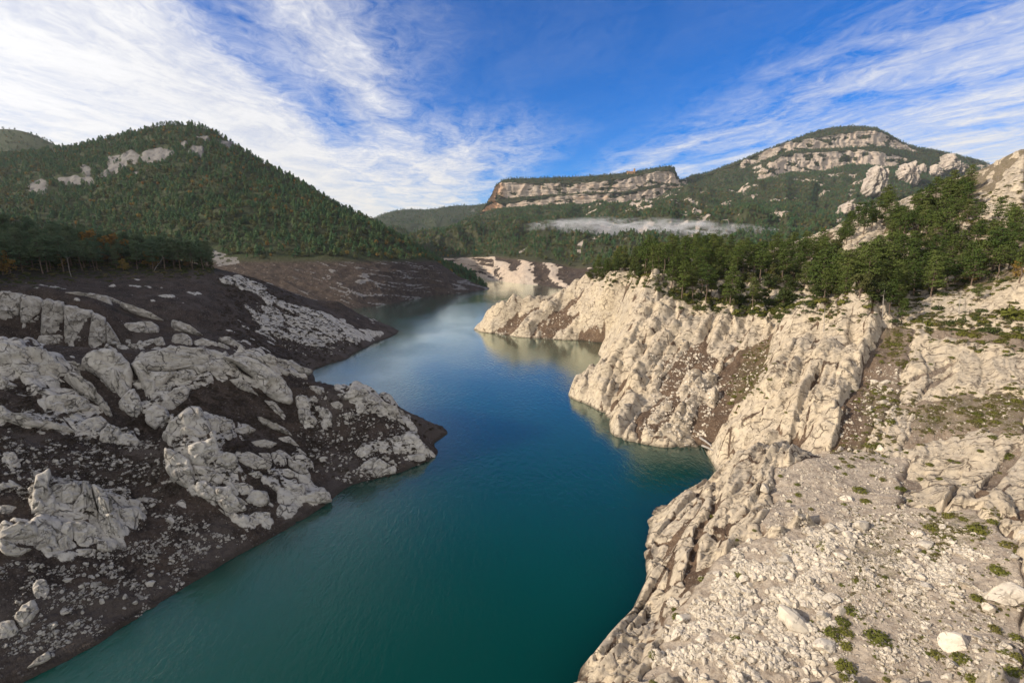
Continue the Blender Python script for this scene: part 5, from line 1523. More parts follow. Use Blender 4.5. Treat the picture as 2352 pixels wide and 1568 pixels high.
NAMED = [('N', 1335, 290, 72, 74, 'squared pale boulder standing alone on the near rocks, with a shadow beside it'), ('N', 1530, 1150, 215, 150, 'largest flat pale boulder in the middle of the stone field'),
         ('N', 1735, 1320, 170, 80, 'flat pointed white slab lying beside a row of green shrubs'), ('R', 860, 1300, 205, 140, 'biggest rounded boulder near the bottom of the stony slope'),
         ('R', 840, 1445, 105, 75, 'pale boulder just below the biggest rounded boulder'), ('R', 1200, 1000, 260, 170, 'broad cream slab at the edge of the photo above the biggest rounded boulder'),
         ('N', 1465, 770, 115, 85, 'square white boulder at the top of the stone field'), ('N', 1070, 980, 78, 80, 'upright white boulder among the smaller stones of the stone field'),
         ('N', 815, 1140, 135, 70, 'long pale boulder at the water side edge of the stone field'), ('N', 770, 1250, 110, 85, 'pale boulder below the long one at the water side edge of the stone field'),
         ('N', 1770, 1020, 112, 85, 'cream boulder above the row of green shrubs'), ('N', 1820, 1090, 95, 75, 'white boulder touching the uppermost green shrub of the row'),
         ('N', 1600, 980, 85, 85, 'smooth white boulder above the largest flat boulder'), ('N', 1705, 1130, 80, 95, 'rounded white boulder beside the largest flat boulder'),
         ('N', 1860, 365, 85, 45, 'small white wedge of stone below a round green bush'), ('N', 1970, 540, 115, 100, 'pale broken crag on top of the stone ridge'),
         ('N', 1890, 590, 120, 75, 'cream crag just below the broken crag on the stone ridge'), ('N', 1765, 545, 140, 75, 'low cream rock between the gravel shelf and the stone ridge'),
         ('M', 1440, 540, 66, 56, 'pointed pale boulder at the top of the brown gully'), ('M', 1432, 663, 86, 42, 'flat white boulder in the middle of the brown gully'),
         ('M', 1415, 965, 90, 50, 'low pale boulder at the foot of the brown gully'), ('M', 1475, 585, 46, 36, 'small white boulder below the pointed one in the brown gully'),
         ('R', 665, 665, 105, 52, 'layered pale stone at the top of the heap of stones'), ('R', 620, 590, 95, 55, 'cream boulder above the heap of stones, beside dark grass'),
         ('R', 1080, 1070, 115, 95, 'rounded cream boulder leaning on the broad slab at the photo edge')]
for cr, x, y, w, h, lab in NAMED:
    (u, v), = px(cr, [(x, y)])
    k = CROPS[cr][2] * .91875
    put_boulder(u, v, w * k, h * k, lab, None)
MORE = {'N': [(1485, 405, 48, 40), (1420, 460, 45, 28), (1540, 450, 38, 32), (1240, 640, 55, 36), (1200, 885, 92, 60), (1510, 870, 92, 62), (1740, 895, 76, 50), (1495, 1035, 95, 40), (1475, 1010, 60, 35),
              (1075, 1040, 48, 52), (960, 1100, 60, 60), (900, 1040, 80, 55), (720, 1200, 75, 50), (930, 1280, 95, 60), (895, 1340, 66, 52), (1300, 1215, 66, 45), (1390, 1210, 62, 48), (1600, 1210, 90, 70), (1680, 800, 65, 60),
              (1830, 735, 70, 42), (1880, 715, 40, 50), (1640, 900, 50, 70), (1590, 880, 60, 45), (1230, 980, 70, 70), (1270, 880, 60, 60), (1320, 880, 50, 60), (1350, 820, 70, 40), (1560, 770, 60, 50), (1720, 770, 60, 45),
              (1480, 670, 50, 40), (1530, 740, 40, 30), (1740, 820, 70, 30), (1350, 1370, 70, 50), (1430, 1360, 60, 45), (1330, 1460, 60, 60), (1460, 1450, 80, 60), (1270, 1130, 60, 45), (1060, 1330, 50, 50), (1165, 1410, 40, 45),
              (855, 1480, 40, 90), (1710, 1440, 45, 50), (1780, 1410, 70, 40), (1040, 1120, 45, 40), (990, 1200, 60, 40), (1000, 1190, 50, 36), (870, 1210, 45, 45), (840, 1230, 40, 50), (1180, 1040, 40, 50), (1290, 1030, 50, 50),
              (2330, 590, 70, 60), (2320, 670, 50, 30), (2280, 840, 45, 60), (2260, 880, 40, 50), (2250, 790, 50, 30), (2310, 960, 80, 60), (2290, 780, 50, 50), (2330, 800, 50, 40), (2180, 1420, 40, 50), (2200, 1120, 50, 40)],
        'R': [(800, 1525, 75, 55), (965, 1470, 62, 42), (640, 875, 82, 60), (660, 935, 88, 52), (590, 970, 82, 40), (610, 940, 60, 40), (930, 915, 92, 60), (780, 715, 62, 50), (825, 700, 52, 46), (560, 840, 46, 62), (530, 885, 36, 44), (1280, 600, 60, 100),
              (1240, 745, 75, 40), (1195, 1320, 85, 50), (990, 1330, 55, 32), (1000, 1265, 82, 40), (410, 1345, 40, 46), (465, 1365, 40, 36), (780, 545, 72, 26), (440, 1415, 32, 32), (595, 665, 40, 40), (515, 855, 40, 25), (520, 785, 36, 28),
              (560, 770, 44, 44), (600, 845, 40, 30), (700, 870, 60, 50), (640, 760, 50, 40), (700, 710, 60, 40), (760, 590, 30, 20), (660, 1190, 80, 40), (480, 1130, 36, 32), (720, 1040, 40, 34), (320, 780, 44, 24), (130, 780, 50, 36), (100, 735, 70, 40), (160, 710, 50, 42), (70, 1420, 80, 40)],
        'M': [(1375, 530, 50, 36), (1400, 465, 32, 22), (1395, 785, 52, 32), (1345, 700, 42, 42), (1465, 730, 38, 20), (1365, 885, 36, 24), (1150, 970, 52, 40), (1210, 972, 36, 34), (1230, 800, 26, 34), (1385, 812, 34, 24), (545, 582, 32, 30),
              (612, 440, 30, 24), (1228, 566, 20, 24), (1350, 725, 26, 30), (1520, 455, 30, 20), (1440, 830, 44, 22), (1330, 610, 24, 20), (450, 650, 36, 22), (1410, 560, 40, 24), (1250, 700, 20, 20), (1300, 730, 26, 22), (1390, 600, 30, 18), (1360, 545, 30, 30)]}
for cr, L in MORE.items():
    k = CROPS[cr][2] * .91875
    lab, grp = {'N': ('pale stone in the stone field', 'stones of the stone field'), 'R': ('pale stone on the sunlit gravel slope', 'stones of the gravel slope'),
                'M': ('pale stone on the brown gully soil', 'stones in the brown gully')}[cr]
    for x, y, w, h in L:
        (u, v), = px(cr, [(x, y)])
        wz = ('towards the water' if u < 1800 else 'under the broken crag' if v < 1330 else 'beside the largest flat boulder') if cr == 'N' else ('in the heap of stones' if v < 1390 else 'around the biggest rounded boulder') if cr == 'R' else ('above the flat white boulder' if v < 920 else 'below the flat white boulder')
        put_boulder(u, v, w * k, h * k, '%s %s %s %s' % (size_word(max(w, h), 42, 64), shape_word(w, h), lab, wz), grp)
for x, y, w, h in [(1120, 505, 62, 62), (985, 920, 68, 50), (537, 932, 46, 46), (430, 1095, 80, 34), (350, 1185, 60, 44), (500, 1180, 50, 42), (665, 1030, 40, 46), (985, 860, 40, 32), (880, 1040, 40, 30), (440, 890, 55, 24), (262, 1243, 36, 24), (1155, 665, 30, 26),
                   (870, 765, 24, 22), (560, 785, 36, 24), (670, 800, 40, 20), (530, 985, 36, 22), (475, 1035, 36, 24), (1060, 838, 26, 20), (820, 1000, 36, 40), (870, 935, 36, 34), (610, 880, 30, 20), (660, 845, 40, 28), (590, 870, 40, 20), (635, 865, 30, 24), (550, 865, 30, 30), (1240, 640, 26, 20), (1520, 620, 26, 18), (660, 1135, 26, 20), (815, 1080, 26, 16), (615, 960, 24, 24), (1330, 690, 30, 22), (1430, 680, 30, 26), (765, 980, 26, 30)]:
    (u, v), = px('B', [(x, y)])
    k = .38265 * .91875
    one = (x, w) == (1120, 62)
    put_boulder(u, v, w * k, h * k, 'single pale egg of a boulder alone on the dark slope above the shaded shore' if one else '%s %s grey stone on the shaded gravel shore %s' % (size_word(max(w, h), 30, 48), shape_word(w, h), 'near the waterline' if y > 700 + (900 - x) * 0.4 else 'higher up under the rocks'),
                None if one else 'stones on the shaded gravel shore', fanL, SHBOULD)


# ------------------------------------------------------------------ scattered small things as masses
def scatter_fan(fan, poly, count, pad=0.0, edge=0.0, clump=False):
    """random ground points whose picture position lies in poly"""
    us, vs = [p[0] for p in poly], [p[1] for p in poly]
    out = []
    tries = 0
    # rays through random picture points, corrected to be even on the ground
    lo, hi = None, None
    hits = [fan.hit(u, v) for u, v in poly]
    hits = np.array([h for h in hits if h is not None])
    lo, hi = hits[:, :2].min(0) - pad, hits[:, :2].max(0) + pad
    got = 0
    while got < count and tries < 60:
        q = rng.uniform(lo, hi, size=(4000, 2))
        z = fan.h(q[:, 0], q[:, 1])
        u, v = project(q[:, 0], q[:, 1], z)
        w = edge * 60 / np.maximum(q[:, 1], 40)
        m = in_poly(u + fbm2(q[:, 0] / 3, q[:, 1] / 3, 4) * w, v + fbm2(q[:, 0] / 3 + 40, q[:, 1] / 3, 4) * w, poly)
        if clump:
            m &= rng.uniform(size=len(m)) < sstep(fbm2(q[:, 0] / 2.6 + 9, q[:, 1] / 2.6, 4), -0.32, 0.28)
        out.append(np.column_stack([q[m], z[m]]))
        got += int(m.sum())
        tries += 1
    return np.concatenate(out)[:count]


def proto_collection(name, meshes):
    c = bpy.data.collections.new(name)
    for i, me in enumerate(meshes):
        o = bpy.data.objects.new('%s_%02d' % (name, i), me)
        c.objects.link(o)
    return c


def mass(name, label, cat, P, rot, scl, idx, coll):
    me = bpy.data.meshes.new(name)
    n = len(P)
    me.vertices.add(n)
    me.vertices.foreach_set('co', np.ascontiguousarray(P, np.float32).ravel())
    me.attributes.new('rot', 'FLOAT_VECTOR', 'POINT').data.foreach_set('vector', np.ascontiguousarray(rot, np.float32).ravel())
    me.attributes.new('scl', 'FLOAT_VECTOR', 'POINT').data.foreach_set('vector', np.ascontiguousarray(scl, np.float32).ravel())
    me.attributes.new('idx', 'INT', 'POINT').data.foreach_set('value', np.ascontiguousarray(idx, np.int32))
    o = bpy.data.objects.new(name, me)
    C.objects.link(o)
    g = bpy.data.node_groups.new(name, 'GeometryNodeTree')
    g.interface.new_socket('Geometry', in_out='INPUT', socket_type='NodeSocketGeometry')
    g.interface.new_socket('Geometry', in_out='OUTPUT', socket_type='NodeSocketGeometry')
    N, L = g.nodes, g.links
    gi, go = N.new('NodeGroupInput'), N.new('NodeGroupOutput')
    ci = N.new('GeometryNodeCollectionInfo')
    ci.inputs['Collection'].default_value = coll
    ci.inputs['Separate Children'].default_value = True
    ci.inputs['Reset Children'].default_value = True
    ip = N.new('GeometryNodeInstanceOnPoints')
    ip.inputs['Pick Instance'].default_value = True
    for nm, ty, sock in (('rot', 'FLOAT_VECTOR', 'Rotation'), ('scl', 'FLOAT_VECTOR', 'Scale'), ('idx', 'INT', 'Instance Index')):
        na = N.new('GeometryNodeInputNamedAttribute')
        na.data_type = ty
        na.inputs['Name'].default_value = nm
        L.new(na.outputs['Attribute'], ip.inputs[sock])
    L.new(gi.outputs[0], ip.inputs['Points'])
    L.new(ci.outputs[0], ip.inputs['Instance'])
    L.new(ip.outputs[0], go.inputs[0])
    o.modifiers.new('scatter', 'NODES').node_group = g
    tag(o, label, cat, kind='stuff')
    return o


SMALL = [stone_mesh('stone', 2, _r, M_BOULDER, 6, 0.12) for _ in range(5)]
SHSMALL = []
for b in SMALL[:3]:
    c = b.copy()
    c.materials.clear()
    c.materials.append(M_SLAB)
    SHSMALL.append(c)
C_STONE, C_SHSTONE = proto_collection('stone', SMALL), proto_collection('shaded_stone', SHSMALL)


def stones(name, label, zones, fan, coll, k):
    P, S = [], []
    for poly, n, lo, hi in zones:
        q = scatter_fan(fan, poly, n, 2.0, 110.0, True)
        P.append(q)
        S.append(lo * (hi / lo)**(rng.uniform(size=len(q))**2.4))
    P, S = np.concatenate(P), np.concatenate(S)
    P[:, 2] += S * 0.15
    n = len(P)
    scl = np.column_stack([S, S * rng.uniform(.75, 1, n), S * rng.uniform(.8, 1.15, n)])
    return mass(name, label, 'stones', P, np.column_stack([rng.uniform(-.3, .3, (n, 2)), rng.uniform(0, 6.28, n)]), scl, rng.integers(0, k, n), coll)


ZN1 = px('N', [(1250, 700), (1400, 640), (1900, 500), (1950, 640), (1800, 800), (1850, 900), (1650, 1050), (1700, 1250), (1600, 1568), (760, 1568), (720, 1290), (860, 1020), (1000, 930), (1150, 830)])
ZN2 = px('R', [(500, 760), (620, 640), (860, 700), (1000, 800), (1000, 950), (700, 990), (520, 920)])
ZN3 = px('R', [(0, 480), (400, 430), (760, 420), (960, 560), (1307, 780), (1307, 1568), (0, 1568)])
ZN4 = px('M', [(1330, 430), (1500, 440), (1560, 600), (1500, 800), (1450, 960), (1150, 980), (1130, 850), (1290, 640)])
ZN5 = px('M', [(730, 1090), (1000, 1010), (1500, 990), (1600, 1040), (1540, 1170), (1560, 1290), (1500, 1400), (1100, 1400), (800, 1480), (640, 1500), (660, 1340), (740, 1200)])
ZN6 = px('N', [(1800, 600), (2352, 500), (2352, 1568), (1600, 1568), (1700, 1250), (1850, 900)])
stones('rubble', 'field of small white broken stones covering the sunlit shelf', [(ZN1, 13000, .06, .50), (ZN2, 2000, .07, .42), (ZN3, 5200, .05, .26), (ZN6, 1900, .05, .22), (ZN4, 700, .07, .38), (ZN5, 1500, .06, .25),
       (px('L', [(1340, 560), (1530, 520), (1480, 780), (1240, 1000), (1100, 1000), (1200, 900)]), 500, .08, .4), (px('L', [(700, 620), (1000, 540), (1180, 700), (1150, 900), (1050, 1200), (620, 1160), (780, 860)]), 2200, .07, .5),
       (px('K', [(560, 880), (1040, 600), (1560, 420), (1800, 640), (1640, 1000), (700, 930)]), 900, .12, .6), (px('M', [(1500, 680), (1700, 640), (2352, 600), (2352, 850), (2000, 850), (1560, 960)]), 500, .06, .25)], fanR, C_STONE, 5)
stones('gravel', 'small grey stones strewn over the dark shore of the shaded bank', [
    (px('B', [(0, 860), (700, 760), (1100, 450), (1400, 560), (1700, 550), (1500, 680), (900, 1000), (200, 1450), (0, 1540)]), 3000, .05, .30),
    (px('A', [(0, 1180), (500, 1150), (1060, 1200), (1080, 1568), (0, 1568)]), 2200, .05, .40), (px('T', [(220, 400), (1200, 480), (1800, 1000), (1500, 1500), (900, 1568), (300, 1200)]), 1500, .06, .45),
    (px('E', [(200, 450), (800, 560), (1200, 780), (900, 900), (400, 800)]), 900, .1, .5)], fanL, C_SHSTONE, 3)
# ------------------------------------------------------------------ vegetation
M_BARK = plain_mat('bark', (.16, .115, .085), 0.95, (.085, .062, .05), 2.0)
M_DEAD = plain_mat('dead_wood', (.36, .33, .30), 0.9, (.24, .21, .19), 3.0)
M_NEEDLE = leaf_mat('pine_needles', [(.036, .060, .018), (.064, .092, .025), (.095, .120, .033), (.13, .138, .045)])
M_NEEDLE2 = leaf_mat('shaded_pine_needles', [(.085, .135, .080), (.105, .155, .084), (.125, .165, .086), (.14, .165, .088)], 0.4)  # pine needles again, brightened to lift the wood standing in shade
M_OAK = leaf_mat('oak_leaves', [(.040, .055, .020), (.060, .076, .026), (.085, .095, .034), (.11, .10, .04)])
M_AUTUMN = leaf_mat('autumn_leaves', [(.20, .11, .04), (.25, .15, .045), (.27, .19, .055), (.17, .15, .05)], 0.35)
M_SHRUB = leaf_mat('shrub_leaves', [(.085, .10, .022), (.12, .125, .030), (.15, .145, .035), (.13, .10, .045)])
M_DRY = leaf_mat('dry_grass', [(.14, .13, .045), (.17, .135, .07), (.11, .115, .04)], 0.3)
M_FAR = leaf_mat('far_pine', [(.034, .080, .044), (.056, .108, .052), (.084, .130, .058), (.120, .145, .060)], 0.15)
M_FAROAK = leaf_mat('far_oak', [(.065, .078, .034), (.085, .095, .042), (.11, .11, .048), (.14, .12, .055)], 0.15)
M_FARAUT = leaf_mat('far_autumn', [(.20, .10, .04), (.24, .15, .045), (.25, .19, .06)], 0.2)


def tube(P, R, n=6):
    """vertices, triangles of a bent tapering limb"""
    P, R = np.asarray(P, float), np.asarray(R, float)
    T = np.gradient(P, axis=0)
    T /= np.maximum(np.linalg.norm(T, axis=1, keepdims=True), 1e-6)
    ref = np.where(np.abs(T[:, 2:3]) > 0.9, np.array([[1.0, 0, 0]]), np.array([[0, 0, 1.0]]))
    A = np.cross(T, ref)
    A /= np.linalg.norm(A, axis=1, keepdims=True)
    B = np.cross(T, A)
    a = np.linspace(0, 2 * math.pi, n, endpoint=False)
    V = P[:, None] + R[:, None, None] * (np.cos(a)[None, :, None] * A[:, None] + np.sin(a)[None, :, None] * B[:, None])
    k = len(P)
    i, j = np.meshgrid(np.arange(k - 1), np.arange(n), indexing='ij')
    p, q = i * n + j, i * n + (j + 1) % n
    F = np.stack([p, q, q + n, p + n], -1).reshape(-1, 4)
    return V.reshape(-1, 3), np.concatenate([F[:, [0, 1, 2]], F[:, [0, 2, 3]]])


def leaves(C3, N3, size, r, aspect=0.55, jitter=0.6):
    """one triangle-pair leaf per centre, facing roughly N3"""
    n = len(C3)
    N = N3 + r.normal(size=(n, 3)) * jitter
    N /= np.linalg.norm(N, axis=1, keepdims=True)
    A = np.cross(N, r.normal(size=(n, 3)))
    A /= np.maximum(np.linalg.norm(A, axis=1, keepdims=True), 1e-6)
    B = np.cross(N, A)
    s = np.asarray(size).reshape(-1, 1) * np.ones((n, 1))
    V = np.stack([C3 - A * s, C3 + B * s * aspect, C3 + A * s, C3 - B * s * aspect], 1).reshape(-1, 3)
    F = np.arange(4 * n).reshape(-1, 4)
    return V, F


def pine_parts(r, h, lean=0.0, spread=1.0, lowest=0.3, tufts=7, per=11, size=0.30):
    """trunk and crown of a pine: whorls of level boughs carrying flat pads of needles"""
    k = 9
    zz = np.linspace(0, h, k)
    bend = np.cumsum(r.normal(size=(k, 2)) * 0.010 * h, axis=0)
    bend -= bend[0]
    P = np.column_stack([bend[:, 0] + lean * zz, bend[:, 1], zz])
    rad = np.linspace(0.020 * h, 0.003 * h, k)
    P[0, 2] = -0.8
    TV, TF = [], []
    v, f = tube(P, rad, 7)
    TV.append(v)
    TF.append(f)
    off = len(v)
    CC, NN, SS = [], [], []
    zb = lowest * h
    while zb < h * 0.98:
        q = (zb / h - lowest) / (1 - lowest)
        reach = spread * h * (0.25 * (1 - max(0, q)**2.1) * (0.72 + 0.28 * math.sin(min(1.0, q * 2.6) * 1.57)) + 0.04) * r.uniform(.72, 1.12)
        m = r.integers(3, 6)
        a0 = r.uniform(0, 6.28)
        c = np.array([np.interp(zb, zz, P[:, 0]), np.interp(zb, zz, P[:, 1]), zb])
        for b in range(m):
            a = a0 + b * 6.28 / m + r.normal() * 0.25
            L = reach * r.uniform(.55, 1.15)
            up = r.uniform(-0.06, 0.22) + 0.35 * q
            d = np.array([math.cos(a), math.sin(a), up])
            e = c + d * L + np.array([0, 0, 0.08 * L])
            mid = c + d * L * 0.5 + np.array([0, 0, -0.04 * L])
            v, f = tube([c, mid, e], [0.006 * h * (1 - 0.5 * q), 0.004 * h, 0.0015 * h], 4)
            TV.append(v)
            TF.append(f + off)
            off += len(v)
            for t in range(max(2, int(tufts * L / (0.3 * h) + 1.5))):
                s = r.uniform(0.35, 1.05)
                p = c + (e - c) * s + np.array([0, 0, 0.02 * h * r.uniform(0, 1)])
                side = np.array([-math.sin(a), math.cos(a), 0]) * r.normal() * 0.22 * L
                p = p + side
                n = per
                o = r.normal(size=(n, 3)) * np.array([.042, .042, .016]) * h
                CC.append(p + o)
                NN.append(np.array([0.35 * d[0], 0.35 * d[1], 0.9]) + o / (0.05 * h) * 0.5)
                SS.append(size * r.uniform(.7, 1.3, n))
        zb += h * r.uniform(.045, .085)
    CV, CF = leaves(np.concatenate(CC), np.concatenate(NN), np.concatenate(SS), r, 0.42, 0.55)
    return (np.concatenate(TV), np.concatenate(TF)), (CV, CF)


def oak_parts(r, h, width=0.75, blobs=16, per=85, size=0.26):
    """short trunk, a few limbs and a lumpy crown of leaves"""
    TV, TF, off = [], [], 0
    v, f = tube([(0, 0, -.6), (r.normal() * .1, r.normal() * .1, h * .25), (r.normal() * .2, r.normal() * .2, h * .6)], [.028 * h, .022 * h, .010 * h], 6)
    TV.append(v)
    TF.append(f)
    off = len(v)
    CC, NN, SS = [], [], []
    for b in range(blobs):
        a, q = r.uniform(0, 6.28), r.uniform(0, 1)
        z = h * (0.22 + 0.68 * q)
        rr = h * width * 0.5 * math.sqrt(max(0.05, 1 - (2 * q - 0.85)**2 * 0.75)) * r.uniform(.25, .95)
        c = np.array([math.cos(a) * rr, math.sin(a) * rr, z])
        v, f = tube([(0, 0, z * 0.45), c * np.array([.6, .6, .85]), c], [.010 * h, .006 * h, .002 * h], 4)
        TV.append(v)
        TF.append(f + off)
        off += len(v)
        d = r.normal(size=(per, 3))
        d /= np.linalg.norm(d, axis=1, keepdims=True)
        br = h * r.uniform(.11, .20)
        CC.append(c + d * br * r.uniform(.6, 1.05, (per, 1)) * np.array([1, 1, .75]))
        NN.append(d + np.array([0, 0, .35]))
        SS.append(size * r.uniform(.6, 1.3, per))
    CV, CF = leaves(np.concatenate(CC), np.concatenate(NN), np.concatenate(SS), r, 0.6, 0.5)
    return (np.concatenate(TV), np.concatenate(TF)), (CV, CF)


def snag_parts(r, h):
    TV, TF, off = [], [], 0
    P = np.column_stack([np.cumsum(r.normal(size=6)) * .02 * h, np.cumsum(r.normal(size=6)) * .02 * h, np.linspace(-.5, h, 6)])
    v, f = tube(P, np.linspace(.016 * h, .004 * h, 6), 6)
    TV.append(v), TF.append(f)
    off = len(v)
    BV, BF, bo = [], [], 0
    for k in range(9):
        z = h * r.uniform(.35, .98)
        a = r.uniform(0, 6.28)
        c = np.array([np.interp(z, P[:, 2], P[:, 0]), np.interp(z, P[:, 2], P[:, 1]), z])
        e = c + np.array([math.cos(a), math.sin(a), r.uniform(.2, .8)]) * h * r.uniform(.06, .16)
        v, f = tube([c, e], [.005 * h, .0015 * h], 4)
        BV.append(v), BF.append(f + bo)
        bo += len(v)
    return (np.concatenate(TV), np.concatenate(TF)), (np.concatenate(BV), np.concatenate(BF))


def tree_kind(parts, lmat, bmat=M_BARK):
    (tv, tf), (cv, cf) = parts
    a, b = make_mesh('trunk', tv, tf), make_mesh('crown', cv, cf)
    a.materials.append(bmat)
    b.materials.append(lmat)
    return a, b


def tree(name, kind, x, y, z, scale, rz, label, cat, group=None, crown='crown', sx=1.0):
    o = bpy.data.objects.new(name, None)
    o.empty_display_size = 0.5
    C.objects.link(o)
    o.location = (x, y, z)
    o.scale = (scale * sx, scale * sx, scale)
    o.rotation_euler = (0, 0, rz)
    for nm, me in zip(('trunk', crown), kind):
        c = bpy.data.objects.new(nm, me)
        C.objects.link(c)
        c.parent = o
    return tag(o, label, cat, group)


r_ = np.random.default_rng(11)
PINES = [tree_kind(pine_parts(r_, 12, r_.normal() * .03, r_.uniform(.62, 1.05), lo, tufts=5, per=10), M_NEEDLE) for lo in (.26, .50, .36, .46, .32, .55, .40)]
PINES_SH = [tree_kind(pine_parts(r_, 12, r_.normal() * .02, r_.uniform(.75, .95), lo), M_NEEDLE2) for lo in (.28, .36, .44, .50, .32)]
OAKS = [tree_kind(oak_parts(r_, 7, r_.uniform(.7, .95)), M_OAK) for _ in range(5)]
AUTUMN = [tree_kind(oak_parts(r_, 8, r_.uniform(.6, .8), 13, 60), M_AUTUMN) for _ in range(3)]
SNAGS = [tree_kind(snag_parts(r_, 9), M_DEAD, M_DEAD) for _ in range(2)]


def thin(P, dmin, count):
    """keep points at least dmin apart"""
    keep, cell = [], {}
    for p in P:
        k = (int(p[0] // dmin), int(p[1] // dmin))
        if all((p[0] - q[0])**2 + (p[1] - q[1])**2 >= dmin * dmin for a in (-1, 0, 1) for b in (-1, 0, 1) for q in cell.get((k[0] + a, k[1] + b), [])):
            cell.setdefault(k, []).append(p)
            keep.append(p)
            if len(keep) >= count:
                break
    return np.array(keep)


WA = [(1352, 642), (1400, 606), (1500, 588), (1620, 585), (1720, 596), (1850, 596), (1895, 612), (1900, 655), (1940, 676), (1905, 692), (1835, 684), (1795, 714), (1700, 708), (1640, 695), (1570, 694), (1535, 668), (1500, 642), (1440, 643)]
WB = [(2008, 712), (2020, 650), (2035, 570), (2060, 520), (2110, 475), (2170, 450), (2225, 440), (2215, 500), (2245, 530), (2300, 520), (2352, 545), (2352, 610), (2290, 655), (2180, 668), (2110, 690), (2050, 728)]
WD = [(1882, 610), (1930, 628), (1990, 642), (2012, 596), (2036, 640), (2008, 715), (1960, 694), (1915, 676)]
WC = [(1850, 600), (1900, 566), (1950, 530), (2040, 488), (2060, 515), (2010, 528), (1930, 575), (1880, 610)]
WF = [(-50, 640), (0, 637), (120, 628), (250, 621), (400, 620), (478, 620), (497, 612), (460, 600), (380, 588), (250, 570), (120, 555), (0, 530), (-50, 520)]
pa = thin(scatter_fan(fanR, WA, 8000, 60), 3.5, 480)
pb = thin(scatter_fan(fanR, WB, 8000, 40), 3.4, 420)
pd = thin(scatter_fan(fanR, WD, 2500, 10), 3.2, 90)
pc = thin(scatter_fan(fanR, WC, 800, 20), 5.0, 40)
pf = thin(scatter_fan(fanL, WF, 8000, 40), 4.0, 380)


def seen_order(P):
    return P[np.argsort(np.hypot(P[:, 0], P[:, 1]))]


pa, pb, pf = seen_order(pa), seen_order(pb), seen_order(pf)
wood_rest = []


def where_tree(zone, x, y, z, s, P):
    """size and place words that tell a tree from most others of its wood"""
    u, v = (float(q) for q in project(np.float64(x), np.float64(y), np.float64(z)))
    size = 'short' if s < .78 else 'tall' if s > 1.0 else 'middle sized'
    if zone == 'a':
        w = 'above the far rock ribs' if u < 1480 else 'behind the sharp rock rib' if u < 1640 else 'above the brown soil face' if u < 1790 else 'above the slabby spur'
    elif zone == 'b':
        w = ('at the foot of the sloping wood' if v > 630 else 'halfway up the sloping wood' if v > 540 else 'high up in the sloping wood') + (', beside the bare rock' if u < 2120 else ', towards the photo edge' if u > 2240 else ', in its middle')
    elif zone == 'c':
        w = 'on the skyline of the bare grey rock face' if v < 570 else 'under the bare grey rock face'
    else:
        w = 'by the photo edge' if u < 110 else 'in the middle of the wood' if u < 300 else 'at the thin end of the wood'
    if zone in 'af':
        w += ', front' if np.hypot(x, y) < np.percentile(np.hypot(P[:, 0], P[:, 1]), 30) else ', rear'
    return size, w


npine = noak = 0
for zone, P, nind in (('a', pa, 170), ('b', pb, 150), ('a', pd, 60), ('c', pc, 30)):
    for k, (x, y, z) in enumerate(P):
        oak = random.random() < (0.52 if zone == 'a' else 0.20)
        if k >= nind:
            wood_rest.append((x, y, z, 1 if oak else 0, 0))
            continue
        if oak:
            noak += 1
            s = random.uniform(.4, 1.0)
            tree('oak_tree', random.choice(OAKS), x, y, z - .2, s, random.uniform(0, 6.28), '%s bushy dark oak %s' % where_tree(zone, x, y, z, s * 1.25, P), 'tree', 'oaks of the sunlit bank')
        else:
            npine += 1
            s = random.triangular(.5, 1.2, .8) * (1.0 if zone != 'b' else 0.86)
            tree('pine_tree', random.choice(PINES), x, y, z - .2, s, random.uniform(0, 6.28),
                 '%s green pine %s' % where_tree(zone, x, y, z, s, P), 'tree',
                 {'a': 'pines on top of the rock spurs', 'b': 'pines on the steep sunlit slope', 'c': 'pines along the bare rock skyline'}[zone], sx=random.uniform(.85, 1.15))
for k, (x, y, z) in enumerate(pf):
    oak = random.random() < 0.12
    if k >= 120:
        wood_rest.append((x, y, z, 1 if oak else 0, 1))
    elif oak:
        s = random.uniform(.6, 1.1)
        tree('oak_tree', random.choice(OAKS), x, y, z - .2, s, random.uniform(0, 6.28), '%s round leafy shaded tree %s' % where_tree('f', x, y, z, s * 1.2, pf), 'tree', 'leafy trees in the shaded wood')
    else:
        s = random.uniform(.8, 1.2)
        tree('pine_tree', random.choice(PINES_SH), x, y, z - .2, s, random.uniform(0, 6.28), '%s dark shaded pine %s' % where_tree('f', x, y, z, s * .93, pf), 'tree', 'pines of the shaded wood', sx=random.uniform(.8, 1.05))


def single(name, kind, u, v, hpx, label, fan, cat='tree', hmesh=12.0, crown='crown', rz=0.0, d=None):
    p = fan.hit(u, v) if d is None else None
    if d is not None:
        a, b, c = ray(u, v)
        p = (a * d / b, d, float(fan.h(a * d / b, d)))
    if p is None:
        return
    dep = p[1] * CP - (p[2] - H) * SP
    return tree(name, kind, p[0], p[1], p[2] - .2, hpx * dep / FPX / hmesh, rz, label, cat, None, crown)


